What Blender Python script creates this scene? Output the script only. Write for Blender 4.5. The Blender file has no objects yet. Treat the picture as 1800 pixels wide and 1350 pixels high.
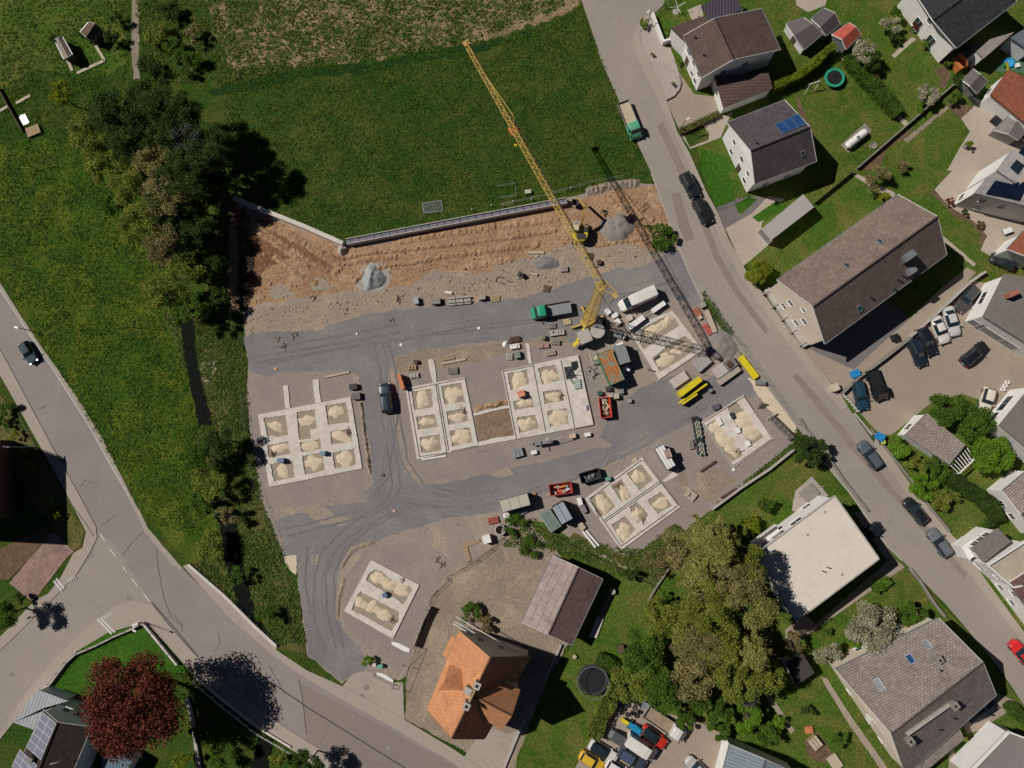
import bpy, math, random
import numpy as np
from mathutils import Vector, Matrix, noise
from mathutils.geometry import tessellate_polygon
R = math.radians
# ---------------------------------------------------------------- camera, sky, sun, exposure
SC = bpy.context.scene
COL = SC.collection
FPX, CH = 1248.0, 113.5               # focal length in photo pixels, flying height in metres
nad = Vector((60/FPX, -107/FPX, -1)).normalized()
ROT = nad.rotation_difference(Vector((0, 0, -1))).to_matrix()
cam = bpy.data.cameras.new('camera'); cam.sensor_width = 36; cam.lens = 36*FPX/1800
cam.clip_start = 1; cam.clip_end = 3000
camo = bpy.data.objects.new('camera', cam); COL.objects.link(camo)
camo.matrix_world = Matrix.Translation((0, 0, CH)) @ ROT.to_4x4()
SC.camera = camo
SUN_EL, SHADOW_DIR = 47.0, -18.0      # shadows fall to the right and slightly down
sd = Vector((math.cos(R(SHADOW_DIR))*math.cos(R(SUN_EL)), math.sin(R(SHADOW_DIR))*math.cos(R(SUN_EL)), -math.sin(R(SUN_EL))))
sl = bpy.data.lights.new('sun', 'SUN'); sl.energy = 5.0; sl.angle = R(0.5); sl.color = (1, .955, .89)
so = bpy.data.objects.new('sun', sl); COL.objects.link(so); so.location = (-100, 20, 200)
so.rotation_euler = sd.to_track_quat('-Z', 'Y').to_euler()
W = bpy.data.worlds.new('World'); SC.world = W; W.use_nodes = True
wn = W.node_tree.nodes; sky = wn.new('ShaderNodeTexSky'); sky.sky_type = 'NISHITA'; sky.sun_disc = False
sky.air_density = .3; sky.dust_density = .15; sky.ozone_density = 1.6; sky.sun_elevation = R(SUN_EL); sky.sun_rotation = math.atan2(-sd.x, -sd.y)
W.node_tree.links.new(sky.outputs[0], wn['Background'].inputs[0]); wn['Background'].inputs[1].default_value = 0.05
SC.view_settings.view_transform = 'Standard'; SC.view_settings.look = 'None'
SC.view_settings.exposure = -0.25; SC.view_settings.gamma = 1

# ---------------------------------------------------------------- helpers
rnd = random.Random(7)
def G(x, y, h=0.0):
    d = ROT @ Vector(((x-900)/FPX, (675-y)/FPX, -1)); t = (CH-h)/(-d.z)
    return Vector((d.x*t, d.y*t, h))
def Zm(ox, oy, s):
    def f(*p):
        p = p[0] if len(p) == 1 else p
        if isinstance(p[0], (int, float)): return (ox+p[0]/s, oy+p[1]/s)
        return [(ox+a/s, oy+b/s) for a, b in p]
    return f
zA, zB, zC, zD = Zm(1000, 0, 4.5), Zm(1400, 0, 4.5), Zm(1000, 300, 4.5), Zm(1400, 300, 4.5)
zE, zF, zG, zH = Zm(1000, 600, 4.5), Zm(1400, 600, 4.5), Zm(1000, 900, 3), Zm(1400, 900, 3)
zI, zJ, zK, zL = Zm(0, 0, 3.6), Zm(500, 0, 3.6), Zm(0, 375, 3.6), Zm(400, 330, 4.5)
zM, zN, zO, zP = Zm(700, 400, 4.5), Zm(400, 600, 4.5), Zm(700, 600, 4.5), Zm(0, 700, 3.6)
zQ, zR, zS, zT = Zm(0, 975, 3.6), Zm(450, 850, 5.143), Zm(450, 1088, 5.143), Zm(750, 850, 5.143)
zU, zV, zW, zX = Zm(750, 1088, 5.143), Zm(960, 1150, 5.143), Zm(980, 450, 6), Zm(800, 320, 6)

class MB:
    def __init__(s): s.v = []; s.f = []; s.uv = {}
    def face(s, pts, uv=None):
        i = len(s.v); s.v += [tuple(p) for p in pts]; s.f.append(list(range(i, i+len(pts))))
        if uv: s.uv[len(s.f)-1] = uv
        return s
    def prism(s, base, top):          # base, top: same-length rings
        n = len(base); i = len(s.v); s.v += [tuple(p) for p in base]+[tuple(p) for p in top]
        s.f.append(list(range(i+n-1, i-1, -1))); s.f.append(list(range(i+n, i+2*n)))
        for k in range(n): s.f.append([i+k, i+(k+1) % n, i+n+(k+1) % n, i+n+k])
        return s
    def box(s, c, sz, rz=0, rx=0):
        m = Matrix.Rotation(rz, 3, 'Z') @ Matrix.Rotation(rx, 3, 'X'); c = Vector(c)
        q = [(-.5, -.5), (.5, -.5), (.5, .5), (-.5, .5)]
        return s.prism([c+m @ Vector((a*sz[0], b*sz[1], -.5*sz[2])) for a, b in q], [c+m @ Vector((a*sz[0], b*sz[1], .5*sz[2])) for a, b in q])
    def bar(s, a, b, w, h=None, n=4):   # bar from a to b
        a, b = Vector(a), Vector(b); d = (b-a)
        if d.length < 1e-6: return s
        d.normalize(); h = h or w
        up = Vector((0, 0, 1)) if abs(d.z) < .95 else Vector((1, 0, 0))
        x = d.cross(up).normalized(); y = x.cross(d)
        ring = lambda p, k=1: [p+x*math.cos(t)*w*.5*k*(1.414 if n == 4 else 1)+y*math.sin(t)*h*.5*k*(1.414 if n == 4 else 1) for t in [(j+.5)*2*math.pi/n for j in range(n)]]
        return s.prism(ring(a), ring(b))
    def cone(s, a, b, ra, rb, n=8):
        a, b = Vector(a), Vector(b); d = (b-a).normalized()
        up = Vector((0, 0, 1)) if abs(d.z) < .95 else Vector((1, 0, 0))
        x = d.cross(up).normalized(); y = x.cross(d)
        ring = lambda p, r: [p+x*math.cos(t)*r+y*math.sin(t)*r for t in [j*2*math.pi/n for j in range(n)]]
        return s.prism(ring(a, ra), ring(b, rb))
    def ring(s, c, ro, ri, z0, z1, n=28):
        c = Vector(c); i = len(s.v)
        for k in range(n):
            t = 2*math.pi*k/n; u = Vector((math.cos(t), math.sin(t), 0))
            for r, z in ((ro, z0), (ro, z1), (ri, z1), (ri, z0)): s.v.append(tuple(c+u*r+Vector((0, 0, z))))
        for k in range(n):
            a = i+4*k; b = i+4*((k+1) % n)
            for j in range(4): s.f.append([a+j, b+j, b+(j+1) % 4, a+(j+1) % 4])
        return s
    def disc(s, c, r, z, n=24, sx=1, sy=1):
        c = Vector(c)
        return s.face([c+Vector((math.cos(2*math.pi*k/n)*r*sx, math.sin(2*math.pi*k/n)*r*sy, z)) for k in range(n)])
    def poly(s, outer, holes=(), z=0.0, h=None):   # flat polygon with holes (world xy), optional thickness downward h
        rings = [[Vector((p[0], p[1], 0)) for p in r] for r in [outer]+list(holes)]
        flat = [p for r in rings for p in r]; i = len(s.v)
        s.v += [(p.x, p.y, z) for p in flat]
        for t in tessellate_polygon(rings):
            a, b, c = (flat[k] for k in t)
            t = list(t)
            if (b-a).cross(c-a).z < 0: t.reverse()
            s.f.append([i+k for k in t])
        if h:
            i2 = len(s.v); s.v += [(p.x, p.y, z-h) for p in flat]; o = 0
            for ri, r in enumerate(rings):
                n = len(r); area = sum(r[k].x*r[(k+1) % n].y-r[(k+1) % n].x*r[k].y for k in range(n))
                for k in range(n):
                    a, b = o+k, o+(k+1) % n
                    q = [i+a, i2+a, i2+b, i+b]
                    if (area > 0) == (ri > 0): q.reverse()
                    s.f.append(q)
                o += n
        return s

def mesh_of(name, mb, mat, off=Vector((0, 0, 0)), smooth=False):
    me = bpy.data.meshes.new(name)
    me.from_pydata([(v[0]-off.x, v[1]-off.y, v[2]-off.z) for v in mb.v], [], mb.f)
    if mb.uv:
        ul = me.uv_layers.new(name='UVMap')
        for fi, uv in mb.uv.items():
            for li, c in zip(me.polygons[fi].loop_indices, uv): ul.data[li].uv = c
    if mat: me.materials.append(mat)
    if smooth:
        for p in me.polygons: p.use_smooth = True
    me.validate(); me.update(); return me
def tag(o, label=None, cat=None, group=None, kind=None):
    if label: o['label'] = label
    if cat: o['category'] = cat
    if group: o['group'] = group
    if kind: o['kind'] = kind
    return o
def empty(name, label, cat, loc, rz=0, group=None):
    o = bpy.data.objects.new(name, None); COL.objects.link(o); o.location = loc; o.rotation_euler = (0, 0, rz)
    o.empty_display_size = .3
    return tag(o, label, cat, group)
def part(name, mb, mat, parent, world=False, label=None, smooth=False):
    """a part; world=True: mb is in world coordinates and the root is unrotated"""
    root = parent
    off = Vector((0, 0, 0))
    if world:
        while root: off += root.location; root = root.parent
    o = bpy.data.objects.new(name, mesh_of(name, mb, mat, off, smooth)); COL.objects.link(o); o.parent = parent
    return tag(o, label)
def single(name, mb, mat, label, cat, group=None, smooth=False, kind=None):
    xs = np.array([v[:] for v in mb.v]); c = Vector(((xs[:, 0].min()+xs[:, 0].max())/2, (xs[:, 1].min()+xs[:, 1].max())/2, xs[:, 2].min()))
    o = bpy.data.objects.new(name, mesh_of(name, mb, mat, c, smooth)); COL.objects.link(o); o.location = c
    return tag(o, label, cat, group, kind)
def struct(name, mb, mat):
    o = bpy.data.objects.new(name, mesh_of(name, mb, mat)); COL.objects.link(o)
    o['kind'] = 'structure'; return o
def copy_tree(o, label=None, group=None, loc=None, rz=None):
    c = o.copy(); COL.objects.link(c)
    if label: c['label'] = label
    if group: c['group'] = group
    if loc is not None: c.location = loc
    if rz is not None: c.rotation_euler = (0, 0, rz)
    for ch in [k for k in bpy.data.objects if k.parent == o]:
        d = ch.copy(); COL.objects.link(d); d.parent = c
        for g in [k for k in bpy.data.objects if k.parent == ch]:
            e = g.copy(); COL.objects.link(e); e.parent = d
    return c
def fast_mesh(name, V, F, mat):        # V (n,3), F (m,k) numpy
    me = bpy.data.meshes.new(name); k = F.shape[1]
    me.vertices.add(len(V)); me.vertices.foreach_set('co', V.astype(np.float32).ravel())
    me.loops.add(F.size); me.loops.foreach_set('vertex_index', F.astype(np.int32).ravel())
    me.polygons.add(len(F)); me.polygons.foreach_set('loop_start', np.arange(0, F.size, k, dtype=np.int32))
    me.update(calc_edges=True); me.materials.append(mat); return me
def jit(p, step=5, amp=1.6, seed=1, scale=.06):  # uneven outline for a pixel polygon
    out = []; n = len(p)
    for i in range(n):
        a, b = Vector(p[i]), Vector(p[(i+1) % n]); m = max(1, int((b-a).length/step))
        for k in range(m):
            q = a.lerp(b, k/m)
            v = noise.noise_vector((q.x*scale, q.y*scale, seed))*amp*1.6+noise.noise_vector((q.x*scale*4, q.y*scale*4, seed+9))*amp*.8
            out.append((q.x+v.x, q.y+v.y))
    return out
LV = [0]
def sheet(name, p, mat, z, j=0, seed=1, step=5, thick=None, holes=()):
    LV[0] += 1; z += LV[0]*.0004
    if j: p = jit(p, step, j, seed)
    mb = MB().poly([G(*q) for q in p], [[G(*q) for q in h] for h in holes], z, thick)
    return struct(name, mb, mat)
def inpoly(P, poly):
    x, y = P[:, 0], P[:, 1]; r = np.zeros(len(P), bool); n = len(poly)
    for i in range(n):
        x1, y1 = poly[i][0], poly[i][1]; x2, y2 = poly[(i+1) % n][0], poly[(i+1) % n][1]
        c = ((y1 > y) != (y2 > y)) & (x < (x2-x1)*(y-y1)/((y2-y1) or 1e-9)+x1); r ^= c
    return r
def scatter(poly_px, n, seed):
    rs = np.random.RandomState(seed); p = np.array([G(*q)[:2] for q in poly_px]); out = []; c = 0
    while c < n:
        q = rs.uniform(p.min(0), p.max(0), (n*2, 2)); q = q[inpoly(q, p)]; out.append(q); c += len(q)
        if not len(q): break
    return np.concatenate(out)[:n], rs

# ---------------------------------------------------------------- materials
class NT:
    def __init__(s, name):
        s.m = bpy.data.materials.new(name); s.m.use_nodes = True; s.t = s.m.node_tree; s.b = s.t.nodes['Principled BSDF']
    def n(s, t, **k):
        o = s.t.nodes.new('ShaderNode'+t)
        for a, v in k.items():
            if a.startswith('i_'): o.inputs[a[2:].replace('_', ' ')].default_value = v
            else: setattr(o, a, v)
        return o
    def l(s, a, b): s.t.links.new(a, b)
    def coord(s, uv=False, sc=None):
        c = s.n('TexCoord').outputs['UV'] if uv else s.n('NewGeometry').outputs['Position']
        if sc:
            m = s.n('Mapping'); m.inputs['Scale'].default_value = sc; s.l(c, m.inputs[0]); c = m.outputs[0]
        return c
    def noise(s, scale, detail=4, rough=.6, co=None, dist=0):
        o = s.n('TexNoise'); o.inputs['Scale'].default_value = scale; o.inputs['Detail'].default_value = detail
        o.inputs['Roughness'].default_value = rough; o.inputs['Distortion'].default_value = dist
        s.l(co or s.coord(), o.inputs['Vector']); return o.outputs['Fac']
    def ramp(s, f, stops):
        r = s.n('ValToRGB'); e = r.color_ramp.elements
        e[0].position, e[0].color = stops[0][0], c4(stops[0][1]); e[1].position, e[1].color = stops[-1][0], c4(stops[-1][1])
        for p, c in stops[1:-1]: x = e.new(p); x.color = c4(c)
        s.l(f, r.inputs[0]); return r.outputs[0]
    def mix(s, f, a, b, mode='MIX'):
        m = s.n('Mix', data_type='RGBA', blend_type=mode)
        for sock, v in ((m.inputs[0], f), (m.inputs[6], a), (m.inputs[7], b)):
            if isinstance(v, (int, float)): sock.default_value = v
            elif isinstance(v, (tuple, list)): sock.default_value = c4(v)
            else: s.l(v, sock)
        return m.outputs[2]
    def bump(s, f, strength=.5, dist=.1):
        b = s.n('Bump'); b.inputs['Strength'].default_value = strength; b.inputs['Distance'].default_value = dist
        s.l(f, b.inputs['Height']); s.l(b.outputs[0], s.b.inputs['Normal'])
    def out(s, col=None, rough=.9, spec=.3, metal=0):
        if col is not None:
            if isinstance(col, (tuple, list)): s.b.inputs['Base Color'].default_value = c4(col)
            else: s.l(col, s.b.inputs['Base Color'])
        s.b.inputs['Roughness'].default_value = rough; s.b.inputs['Specular IOR Level'].default_value = spec; s.b.inputs['Metallic'].default_value = metal
        return s.m
def c4(c): return tuple(c)+((1,) if len(c) == 3 else ())
def mul(c, k): return tuple(x*k for x in c)

def m_grass(name, a, b, dry=None, dryamt=.5, flowers=0, bumps=1.0, fs=1.0):
    t = NT(name)
    big = t.noise(.07, 5, .65); mid = t.noise(.45, 5, .7, dist=.5); fine = t.noise(3.2*fs, 6, .75)
    c = t.mix(t.ramp(mid, [(.35, (0, 0, 0)), (.65, (1, 1, 1))]), a, b)
    c = t.mix(t.ramp(big, [(.35, (0, 0, 0)), (.7, (.7, .7, .7))]), c, mul(a, .62))
    if dry: c = t.mix(t.ramp(t.noise(.16, 7, .72, dist=1.2), [(.5-.14*dryamt-.02, (0, 0, 0)), (.72-.2*dryamt, (1, 1, 1))]), c, dry)
    c = t.mix(1.0, c, t.ramp(fine, [(.3, (.3, .32, .3)), (.5, (.95, .95, .95)), (.72, (2.1, 2.0, 1.7))]), 'MULTIPLY')
    if flowers:
        v = t.n('TexVoronoi'); v.inputs['Scale'].default_value = 1.7; t.l(t.coord(), v.inputs['Vector'])
        dots = t.ramp(v.outputs['Distance'], [(.1, (1, 1, 1)), (.17, (0, 0, 0))])
        area = t.ramp(t.noise(.09, 3, .6), [(.5, (0, 0, 0)), (.6, (flowers, flowers, flowers))])
        c = t.mix(t.mix(1.0, dots, area, 'MULTIPLY'), c, (.42, .34, .02))
    t.bump(t.noise(2.3*fs, 6, .8), .9*bumps, .35); return t.out(c, .95, .1)
def m_ground(name, a, b, c3=None, scale=.3, fine=4.0, bump=.4, bd=.12, contrast=1.0, rough=.95, c3amt=.5):
    t = NT(name)
    c = t.mix(t.ramp(t.noise(scale, 6, .65, dist=.8), [(.35, (0, 0, 0)), (.65, (1, 1, 1))]), a, b)
    if c3: c = t.mix(t.ramp(t.noise(scale*.6+.05, 6, .7, dist=1.5), [(.52, (0, 0, 0)), (.68, (c3amt, c3amt, c3amt))]), c, c3)
    k = .3*contrast
    c = t.mix(1.0, c, t.ramp(t.noise(fine, 6, .75), [(.3, (1-k*1.3,)*3), (.5, (1, 1, 1)), (.7, (1+k,)*3)]), 'MULTIPLY')
    t.bump(t.noise(fine*.6, 7, .75), bump, bd); return t.out(c, rough, .2)
def m_asphalt(name, a, b, cracks=.0):
    t = NT(name)
    c = t.mix(t.ramp(t.noise(.12, 6, .6, dist=.6), [(.35, (0, 0, 0)), (.68, (1, 1, 1))]), a, b)
    c = t.mix(t.ramp(t.noise(.5, 4, .6, dist=2), [(.58, (0, 0, 0)), (.75, (.35,)*3)]), c, mul(b, .6))
    c = t.mix(1.0, c, t.ramp(t.noise(7, 3, .7), [(.3, (.86,)*3), (.7, (1.12,)*3)]), 'MULTIPLY')
    if cracks:
        v = t.n('TexVoronoi', feature='DISTANCE_TO_EDGE'); v.inputs['Scale'].default_value = .22
        nz = t.n('TexNoise'); nz.inputs['Scale'].default_value = .8; t.l(t.coord(), nz.inputs['Vector'])
        ad = t.n('VectorMath', operation='ADD'); t.l(t.coord(), ad.inputs[0])
        sc = t.n('VectorMath', operation='SCALE'); sc.inputs['Scale'].default_value = 2.2; t.l(nz.outputs['Color'], sc.inputs[0]); t.l(sc.outputs[0], ad.inputs[1])
        t.l(ad.outputs[0], v.inputs['Vector'])
        crk = t.ramp(v.outputs['Distance'], [(.004, (cracks,)*3), (.016, (0, 0, 0))])
        area = t.ramp(t.noise(.12, 2, .5), [(.45, (0, 0, 0)), (.55, (1, 1, 1))])
        c = t.mix(t.mix(1.0, crk, area, 'MULTIPLY'), c, (.05, .045, .04))
    t.bump(t.noise(9, 3, .6), .15, .03); return t.out(c, .85, .25)
def m_plain(name, col, rough=.6, var=.25, scale=1.5, metal=0, spec=.4, bump=0, grime=None, gamt=.5):
    t = NT(name)
    c = t.mix(1.0, c4(col), t.ramp(t.noise(scale, 5, .65), [(.3, (1-var,)*3), (.7, (1+var*.6,)*3)]), 'MULTIPLY')
    if grime: c = t.mix(t.ramp(t.noise(scale*.8+.4, 6, .75, dist=1), [(.5, (0, 0, 0)), (.68, (gamt,)*3)]), c, grime)
    if bump: t.bump(t.noise(scale*6, 4, .7), bump, .05)
    return t.out(c, rough, spec, metal)
def m_tile(name, a, b, moss=None, w=.3, h=.34, mossamt=.6, bump=.8, rough=.85):
    t = NT(name); co = t.coord(uv=True)
    br = t.n('TexBrick'); br.inputs['Scale'].default_value = 1; br.inputs['Brick Width'].default_value = w; br.inputs['Row Height'].default_value = h
    br.inputs['Mortar Size'].default_value = .03; br.inputs['Mortar Smooth'].default_value = .6; br.inputs['Bias'].default_value = 0
    br.inputs['Color1'].default_value = c4(a); br.inputs['Color2'].default_value = c4(b); br.inputs['Mortar'].default_value = c4(mul(a, .35)); t.l(co, br.inputs['Vector'])
    c = br.outputs['Color']
    c = t.mix(1.0, c, t.ramp(t.noise(.35, 5, .7, co=co, dist=1), [(.3, (.75,)*3), (.7, (1.2,)*3)]), 'MULTIPLY')
    c = t.mix(1.0, c, t.ramp(t.noise(2.5, 5, .8, co=co), [(.3, (.8,)*3), (.7, (1.22,)*3)]), 'MULTIPLY')
    if moss: c = t.mix(t.ramp(t.noise(1.3, 7, .8, co=co, dist=.8), [(.52, (0, 0, 0)), (.66, (mossamt,)*3)]), c, moss)
    wv = t.n('TexWave', wave_type='BANDS', bands_direction='Y', wave_profile='SAW'); wv.inputs['Scale'].default_value = .314/h; t.l(co, wv.inputs['Vector'])
    t.bump(t.mix(.5, wv.outputs['Color'], br.outputs['Fac']), bump, .06)
    return t.out(c, rough, .3)
def m_sheet(name, col, pitch=.4, rough=.5, axis='X', col2=None, grime=None, bump=.6):
    t = NT(name); co = t.coord(uv=True)
    wv = t.n('TexWave', wave_type='BANDS', bands_direction=axis, wave_profile='SIN'); wv.inputs['Scale'].default_value = .314/pitch; t.l(co, wv.inputs['Vector'])
    c = t.mix(1.0, c4(col), t.ramp(wv.outputs['Color'], [(.0, (.62,)*3), (.35, (1.05,)*3)]), 'MULTIPLY')
    c = t.mix(1.0, c, t.ramp(t.noise(.8, 5, .7, co=co), [(.3, (.85,)*3), (.7, (1.12,)*3)]), 'MULTIPLY')
    if grime: c = t.mix(t.ramp(t.noise(.6, 6, .75, co=co, dist=1.5), [(.46, (0, 0, 0)), (.6, (.8,)*3)]), c, grime)
    t.bump(wv.outputs['Color'], bump, .05); return t.out(c, rough, .4)
def m_leaf(name, cols, rough=.8):
    t = NT(name)
    g = t.n('NewGeometry').outputs['Random Per Island']
    c = t.ramp(g, [(i/(len(cols)-1), x) for i, x in enumerate(cols)])
    c = t.mix(1.0, c, t.ramp(t.noise(.55, 3, .6), [(.3, (.75,)*3), (.7, (1.4,)*3)]), 'MULTIPLY')
    t.out(c, rough, .15)
    tr = t.n('BsdfTranslucent'); t.l(c, tr.inputs[0]); mx = t.n('MixShader'); mx.inputs[0].default_value = .4
    t.l(t.b.outputs[0], mx.inputs[1]); t.l(tr.outputs[0], mx.inputs[2]); t.l(mx.outputs[0], t.t.nodes['Material Output'].inputs[0])
    return t.m
M = {}
_pc = {}
def paint(col, rough=.35, var=.06, **k):
    key = (col, rough, var)+tuple(sorted(k.items()))
    if key not in _pc: _pc[key] = m_plain('paint', col, rough, var, 2.0, **k)
    return _pc[key]
def carpaint(col):
    key = ('car',)+col
    if key not in _pc:
        t = NT('car_paint'); t.out(col, .42, .4)
        c = t.mix(1.0, c4(col), t.ramp(t.noise(1.1, 4, .7), [(.3, (.9,)*3), (.7, (1.08,)*3)]), 'MULTIPLY'); t.l(c, t.b.inputs['Base Color'])
        t.b.inputs['Coat Weight'].default_value = .25 if col != (.06,.085,.10) else 0
        if col == (.06,.085,.10): t.b.inputs['Roughness'].default_value = .85; t.b.inputs['Specular IOR Level'].default_value = .1
        t.b.inputs['Coat Roughness'].default_value = .25; _pc[key] = t.m
    return _pc[key]
M['glass'] = m_plain('dark_glass', (.016, .026, .034), .08, .1, 1, spec=.7)
M['glass_lt'] = m_plain('window_glass', (.03, .04, .05), .1, .3, .7, spec=.7)
M['rubber'] = m_plain('rubber', (.012, .012, .012), .8)
M['chrome'] = m_plain('bright_metal', (.5, .5, .5), .3, metal=.8)
M['white'] = m_plain('white_render', (.72, .70, .67), .85, .08, .7, bump=.1, grime=(.5, .48, .44), gamt=.35)
M['cream'] = m_plain('cream_render', (.62, .53, .43), .85, .06, .7, bump=.1, grime=(.48, .42, .35), gamt=.3)
M['concrete'] = m_plain('concrete', (.40, .365, .33), .9, .16, .9, bump=.3, grime=(.27, .235, .2), gamt=.5)
M['fconcrete'] = m_plain('fresh_concrete', (.57, .515, .46), .9, .14, .7, bump=.4, grime=(.32, .27, .22), gamt=.6)
M['dconcrete'] = m_plain('old_concrete', (.24, .215, .19), .9, .2, 1.2, bump=.4, grime=(.12, .12, .08), gamt=.5)
M['wood'] = m_plain('timber', (.32, .22, .13), .8, .25, 3)
M['pwood'] = m_plain('pale_timber', (.45, .37, .27), .8, .2, 3)
M['dwood'] = m_plain('dark_timber', (.1, .065, .04), .85, .3, 3)
M['steel'] = m_plain('galvanised_steel', (.30, .31, .32), .45, .2, 2, metal=.5)
M['dsteel'] = m_plain('dark_steel', (.04, .04, .045), .5, .2, 2)
M['black'] = m_plain('black_plastic', (.015, .015, .016), .5)
M['whitep'] = m_plain('white_plastic', (.70, .68, .65), .4, .06)
M['yellow'] = m_plain('yellow_paint', (.48, .33, .09), .45, .18, 1.2, grime=(.35, .2, .04), gamt=.5)
M['yellow2'] = m_plain('bright_yellow_paint', (.62, .5, .02), .4, .12, 1.2)
M['rebar'] = m_plain('rusty_rebar', (.08, .045, .03), .8, .3, 3)
M['bark'] = m_plain('bark', (.10, .075, .05), .95, .3, 3, bump=.5)
M['sand'] = m_ground('sand', (.60, .50, .37), (.53, .43, .31), scale=.8, fine=6, bump=.5, bd=.08, contrast=.6)
M['wetsand'] = m_ground('damp_sand', (.27, .225, .17), (.32, .265, .2), scale=.9, fine=5, bump=.3, bd=.05, contrast=.7)
# ---------------------------------------------------------------- ground sheets
g_meadow = m_grass('meadow_grass', (.032, .082, .010), (.052, .10, .014), dry=(.095, .10, .018), dryamt=.25, flowers=0)
g_field = m_grass('field_grass', (.024, .073, .010), (.044, .092, .014), dry=(.085, .10, .02), dryamt=.6, fs=1.15)
g_flower = m_grass('flower_meadow', (.036, .098, .009), (.066, .122, .012), dry=(.115, .14, .016), dryamt=.5, flowers=.9)
g_dry = m_grass('dry_grass', (.055, .09, .022), (.11, .11, .04), dry=(.33, .235, .145), dryamt=.72)
g_lawn = m_grass('lawn', (.052, .115, .012), (.078, .135, .016), dry=(.125, .13, .03), dryamt=.4, bumps=.6, fs=1.3)
g_lawn2 = m_grass('mown_lawn', (.036, .115, .009), (.055, .13, .013), bumps=.5, fs=1.5)
g_rough = m_grass('rough_grass', (.045, .085, .014), (.078, .112, .022), dry=(.16, .135, .05), dryamt=.6)
g_soil = m_ground('bare_soil', (.38, .235, .135), (.27, .16, .088), (.46, .34, .22), scale=.16, fine=2.6, bump=.7, bd=.28, contrast=1.2, c3amt=.85)
g_earth = m_ground('compacted_earth', (0.252, 0.213, 0.185), (0.298, 0.243, 0.199), (0.404, 0.316, 0.228), scale=.14, fine=3.5, bump=.5, bd=.15, contrast=.8, c3amt=.6)
g_pad = m_ground('earth_pad', (0.234, 0.200, 0.182), (0.266, 0.224, 0.198), (0.324, 0.266, 0.216), scale=.18, fine=4.5, bump=.35, bd=.1, contrast=.6, c3amt=.5)
g_gravel = m_ground('crushed_stone', (0.168, 0.159, 0.160), (0.205, 0.192, 0.185), (0.268, 0.242, 0.220), scale=.11, fine=3.8, bump=.35, bd=.1, contrast=.65, c3amt=.5)
g_asph = m_asphalt('road_asphalt', (0.302, 0.260, 0.224), (0.263, 0.230, 0.202), .0)
g_asph2 = m_asphalt('old_asphalt', (0.259, 0.226, 0.207), (0.226, 0.196, 0.182), 0)
g_asph3 = m_asphalt('new_asphalt', (.225, .188, .165), (.205, .172, .152), 0)
g_pave = m_asphalt('pavement', (0.347, 0.297, 0.251), (0.314, 0.270, 0.228), 0)
g_court = m_asphalt('car_park', (0.286, 0.230, 0.185), (0.319, 0.258, 0.202), .2)
g_beige = m_asphalt('terrace_paving', (0.407, 0.336, 0.270), (0.363, 0.303, 0.248), 0)
g_dark = m_asphalt('grey_paving', (.17, .15, .145), (.145, .13, .125), 0)
g_lightgravel = m_ground('pale_gravel', (.37, .325, .29), (.33, .29, .26), (.42, .345, .27), scale=.3, fine=6, bump=.4, bd=.05, contrast=.5)
g_mulch = m_ground('garden_soil', (.16, .10, .06), (.11, .075, .045), (.22, .15, .09), scale=.8, fine=4, bump=.8, bd=.2, contrast=1.5)
g_yard = m_ground('dirt_yard', (0.275, 0.220, 0.165), (0.220, 0.176, 0.138), (0.363, 0.297, 0.209), scale=.16, fine=3, bump=.5, bd=.15, contrast=.9, c3amt=.8)
mbg = MB().face([(-900, -900, 0), (900, -900, 0), (900, 900, 0), (-900, 900, 0)])
struct('ground', mbg, g_meadow)
e = .004
# upper field, flower meadow, dry strips
sheet('meadow', [(395,120),(640,112),(820,78),(985,35),(1020,0),(1045,70),(1070,140),(1100,215),(1140,295),(1140,312),(1060,325),(1000,345),(900,372),(760,398),(610,425),(520,392),(415,350),(380,250)], g_field, 1*e, 3, 3)
sheet('meadow', [(0,250),(160,240),(260,330),(300,560),(345,700),(350,830),(395,960),(340,995),(262,915),(180,765),(80,612),(0,490)], g_flower, 1*e, 3, 5)
sheet('meadow', [(-60,-60),(210,-60),(225,110),(180,140),(60,120),(0,160),(-60,160)], g_lawn, 1*e, 3, 6)
sheet('path', [(385,-30),(1030,-30),(1018,8),(940,42),(850,72),(740,85),(640,108),(560,112),(430,138),(400,110),(372,60)], g_dry, 2*e, 7, 9)
sheet('path', [(232,-20),(246,-20),(243,90),(246,140),(234,140),(230,70)], g_yard, 2*e, 2, 4)
sheet('path', [(360,0),(392,0),(400,35),(412,78),(455,95),(470,105),(430,125),(408,130),(400,80),(375,40)], g_dry, 3*e, 4, 14)
g_dkg = m_grass('shade_band_grass', (.014, .045, .010), (.024, .06, .012))  # shading along the dry strip's edge, painted in as dark grass
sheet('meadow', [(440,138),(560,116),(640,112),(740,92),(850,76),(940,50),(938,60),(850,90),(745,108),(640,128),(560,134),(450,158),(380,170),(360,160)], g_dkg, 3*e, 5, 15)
# undergrowth strip beside the stream
sheet('ground_cover', [(290,555),(420,548),(430,640),(438,760),(462,890),(500,985),(525,1050),(540,1150),(487,1140),(330,995),(395,960),(350,830),(345,700)], g_rough, 2*e, 3, 21)
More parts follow.
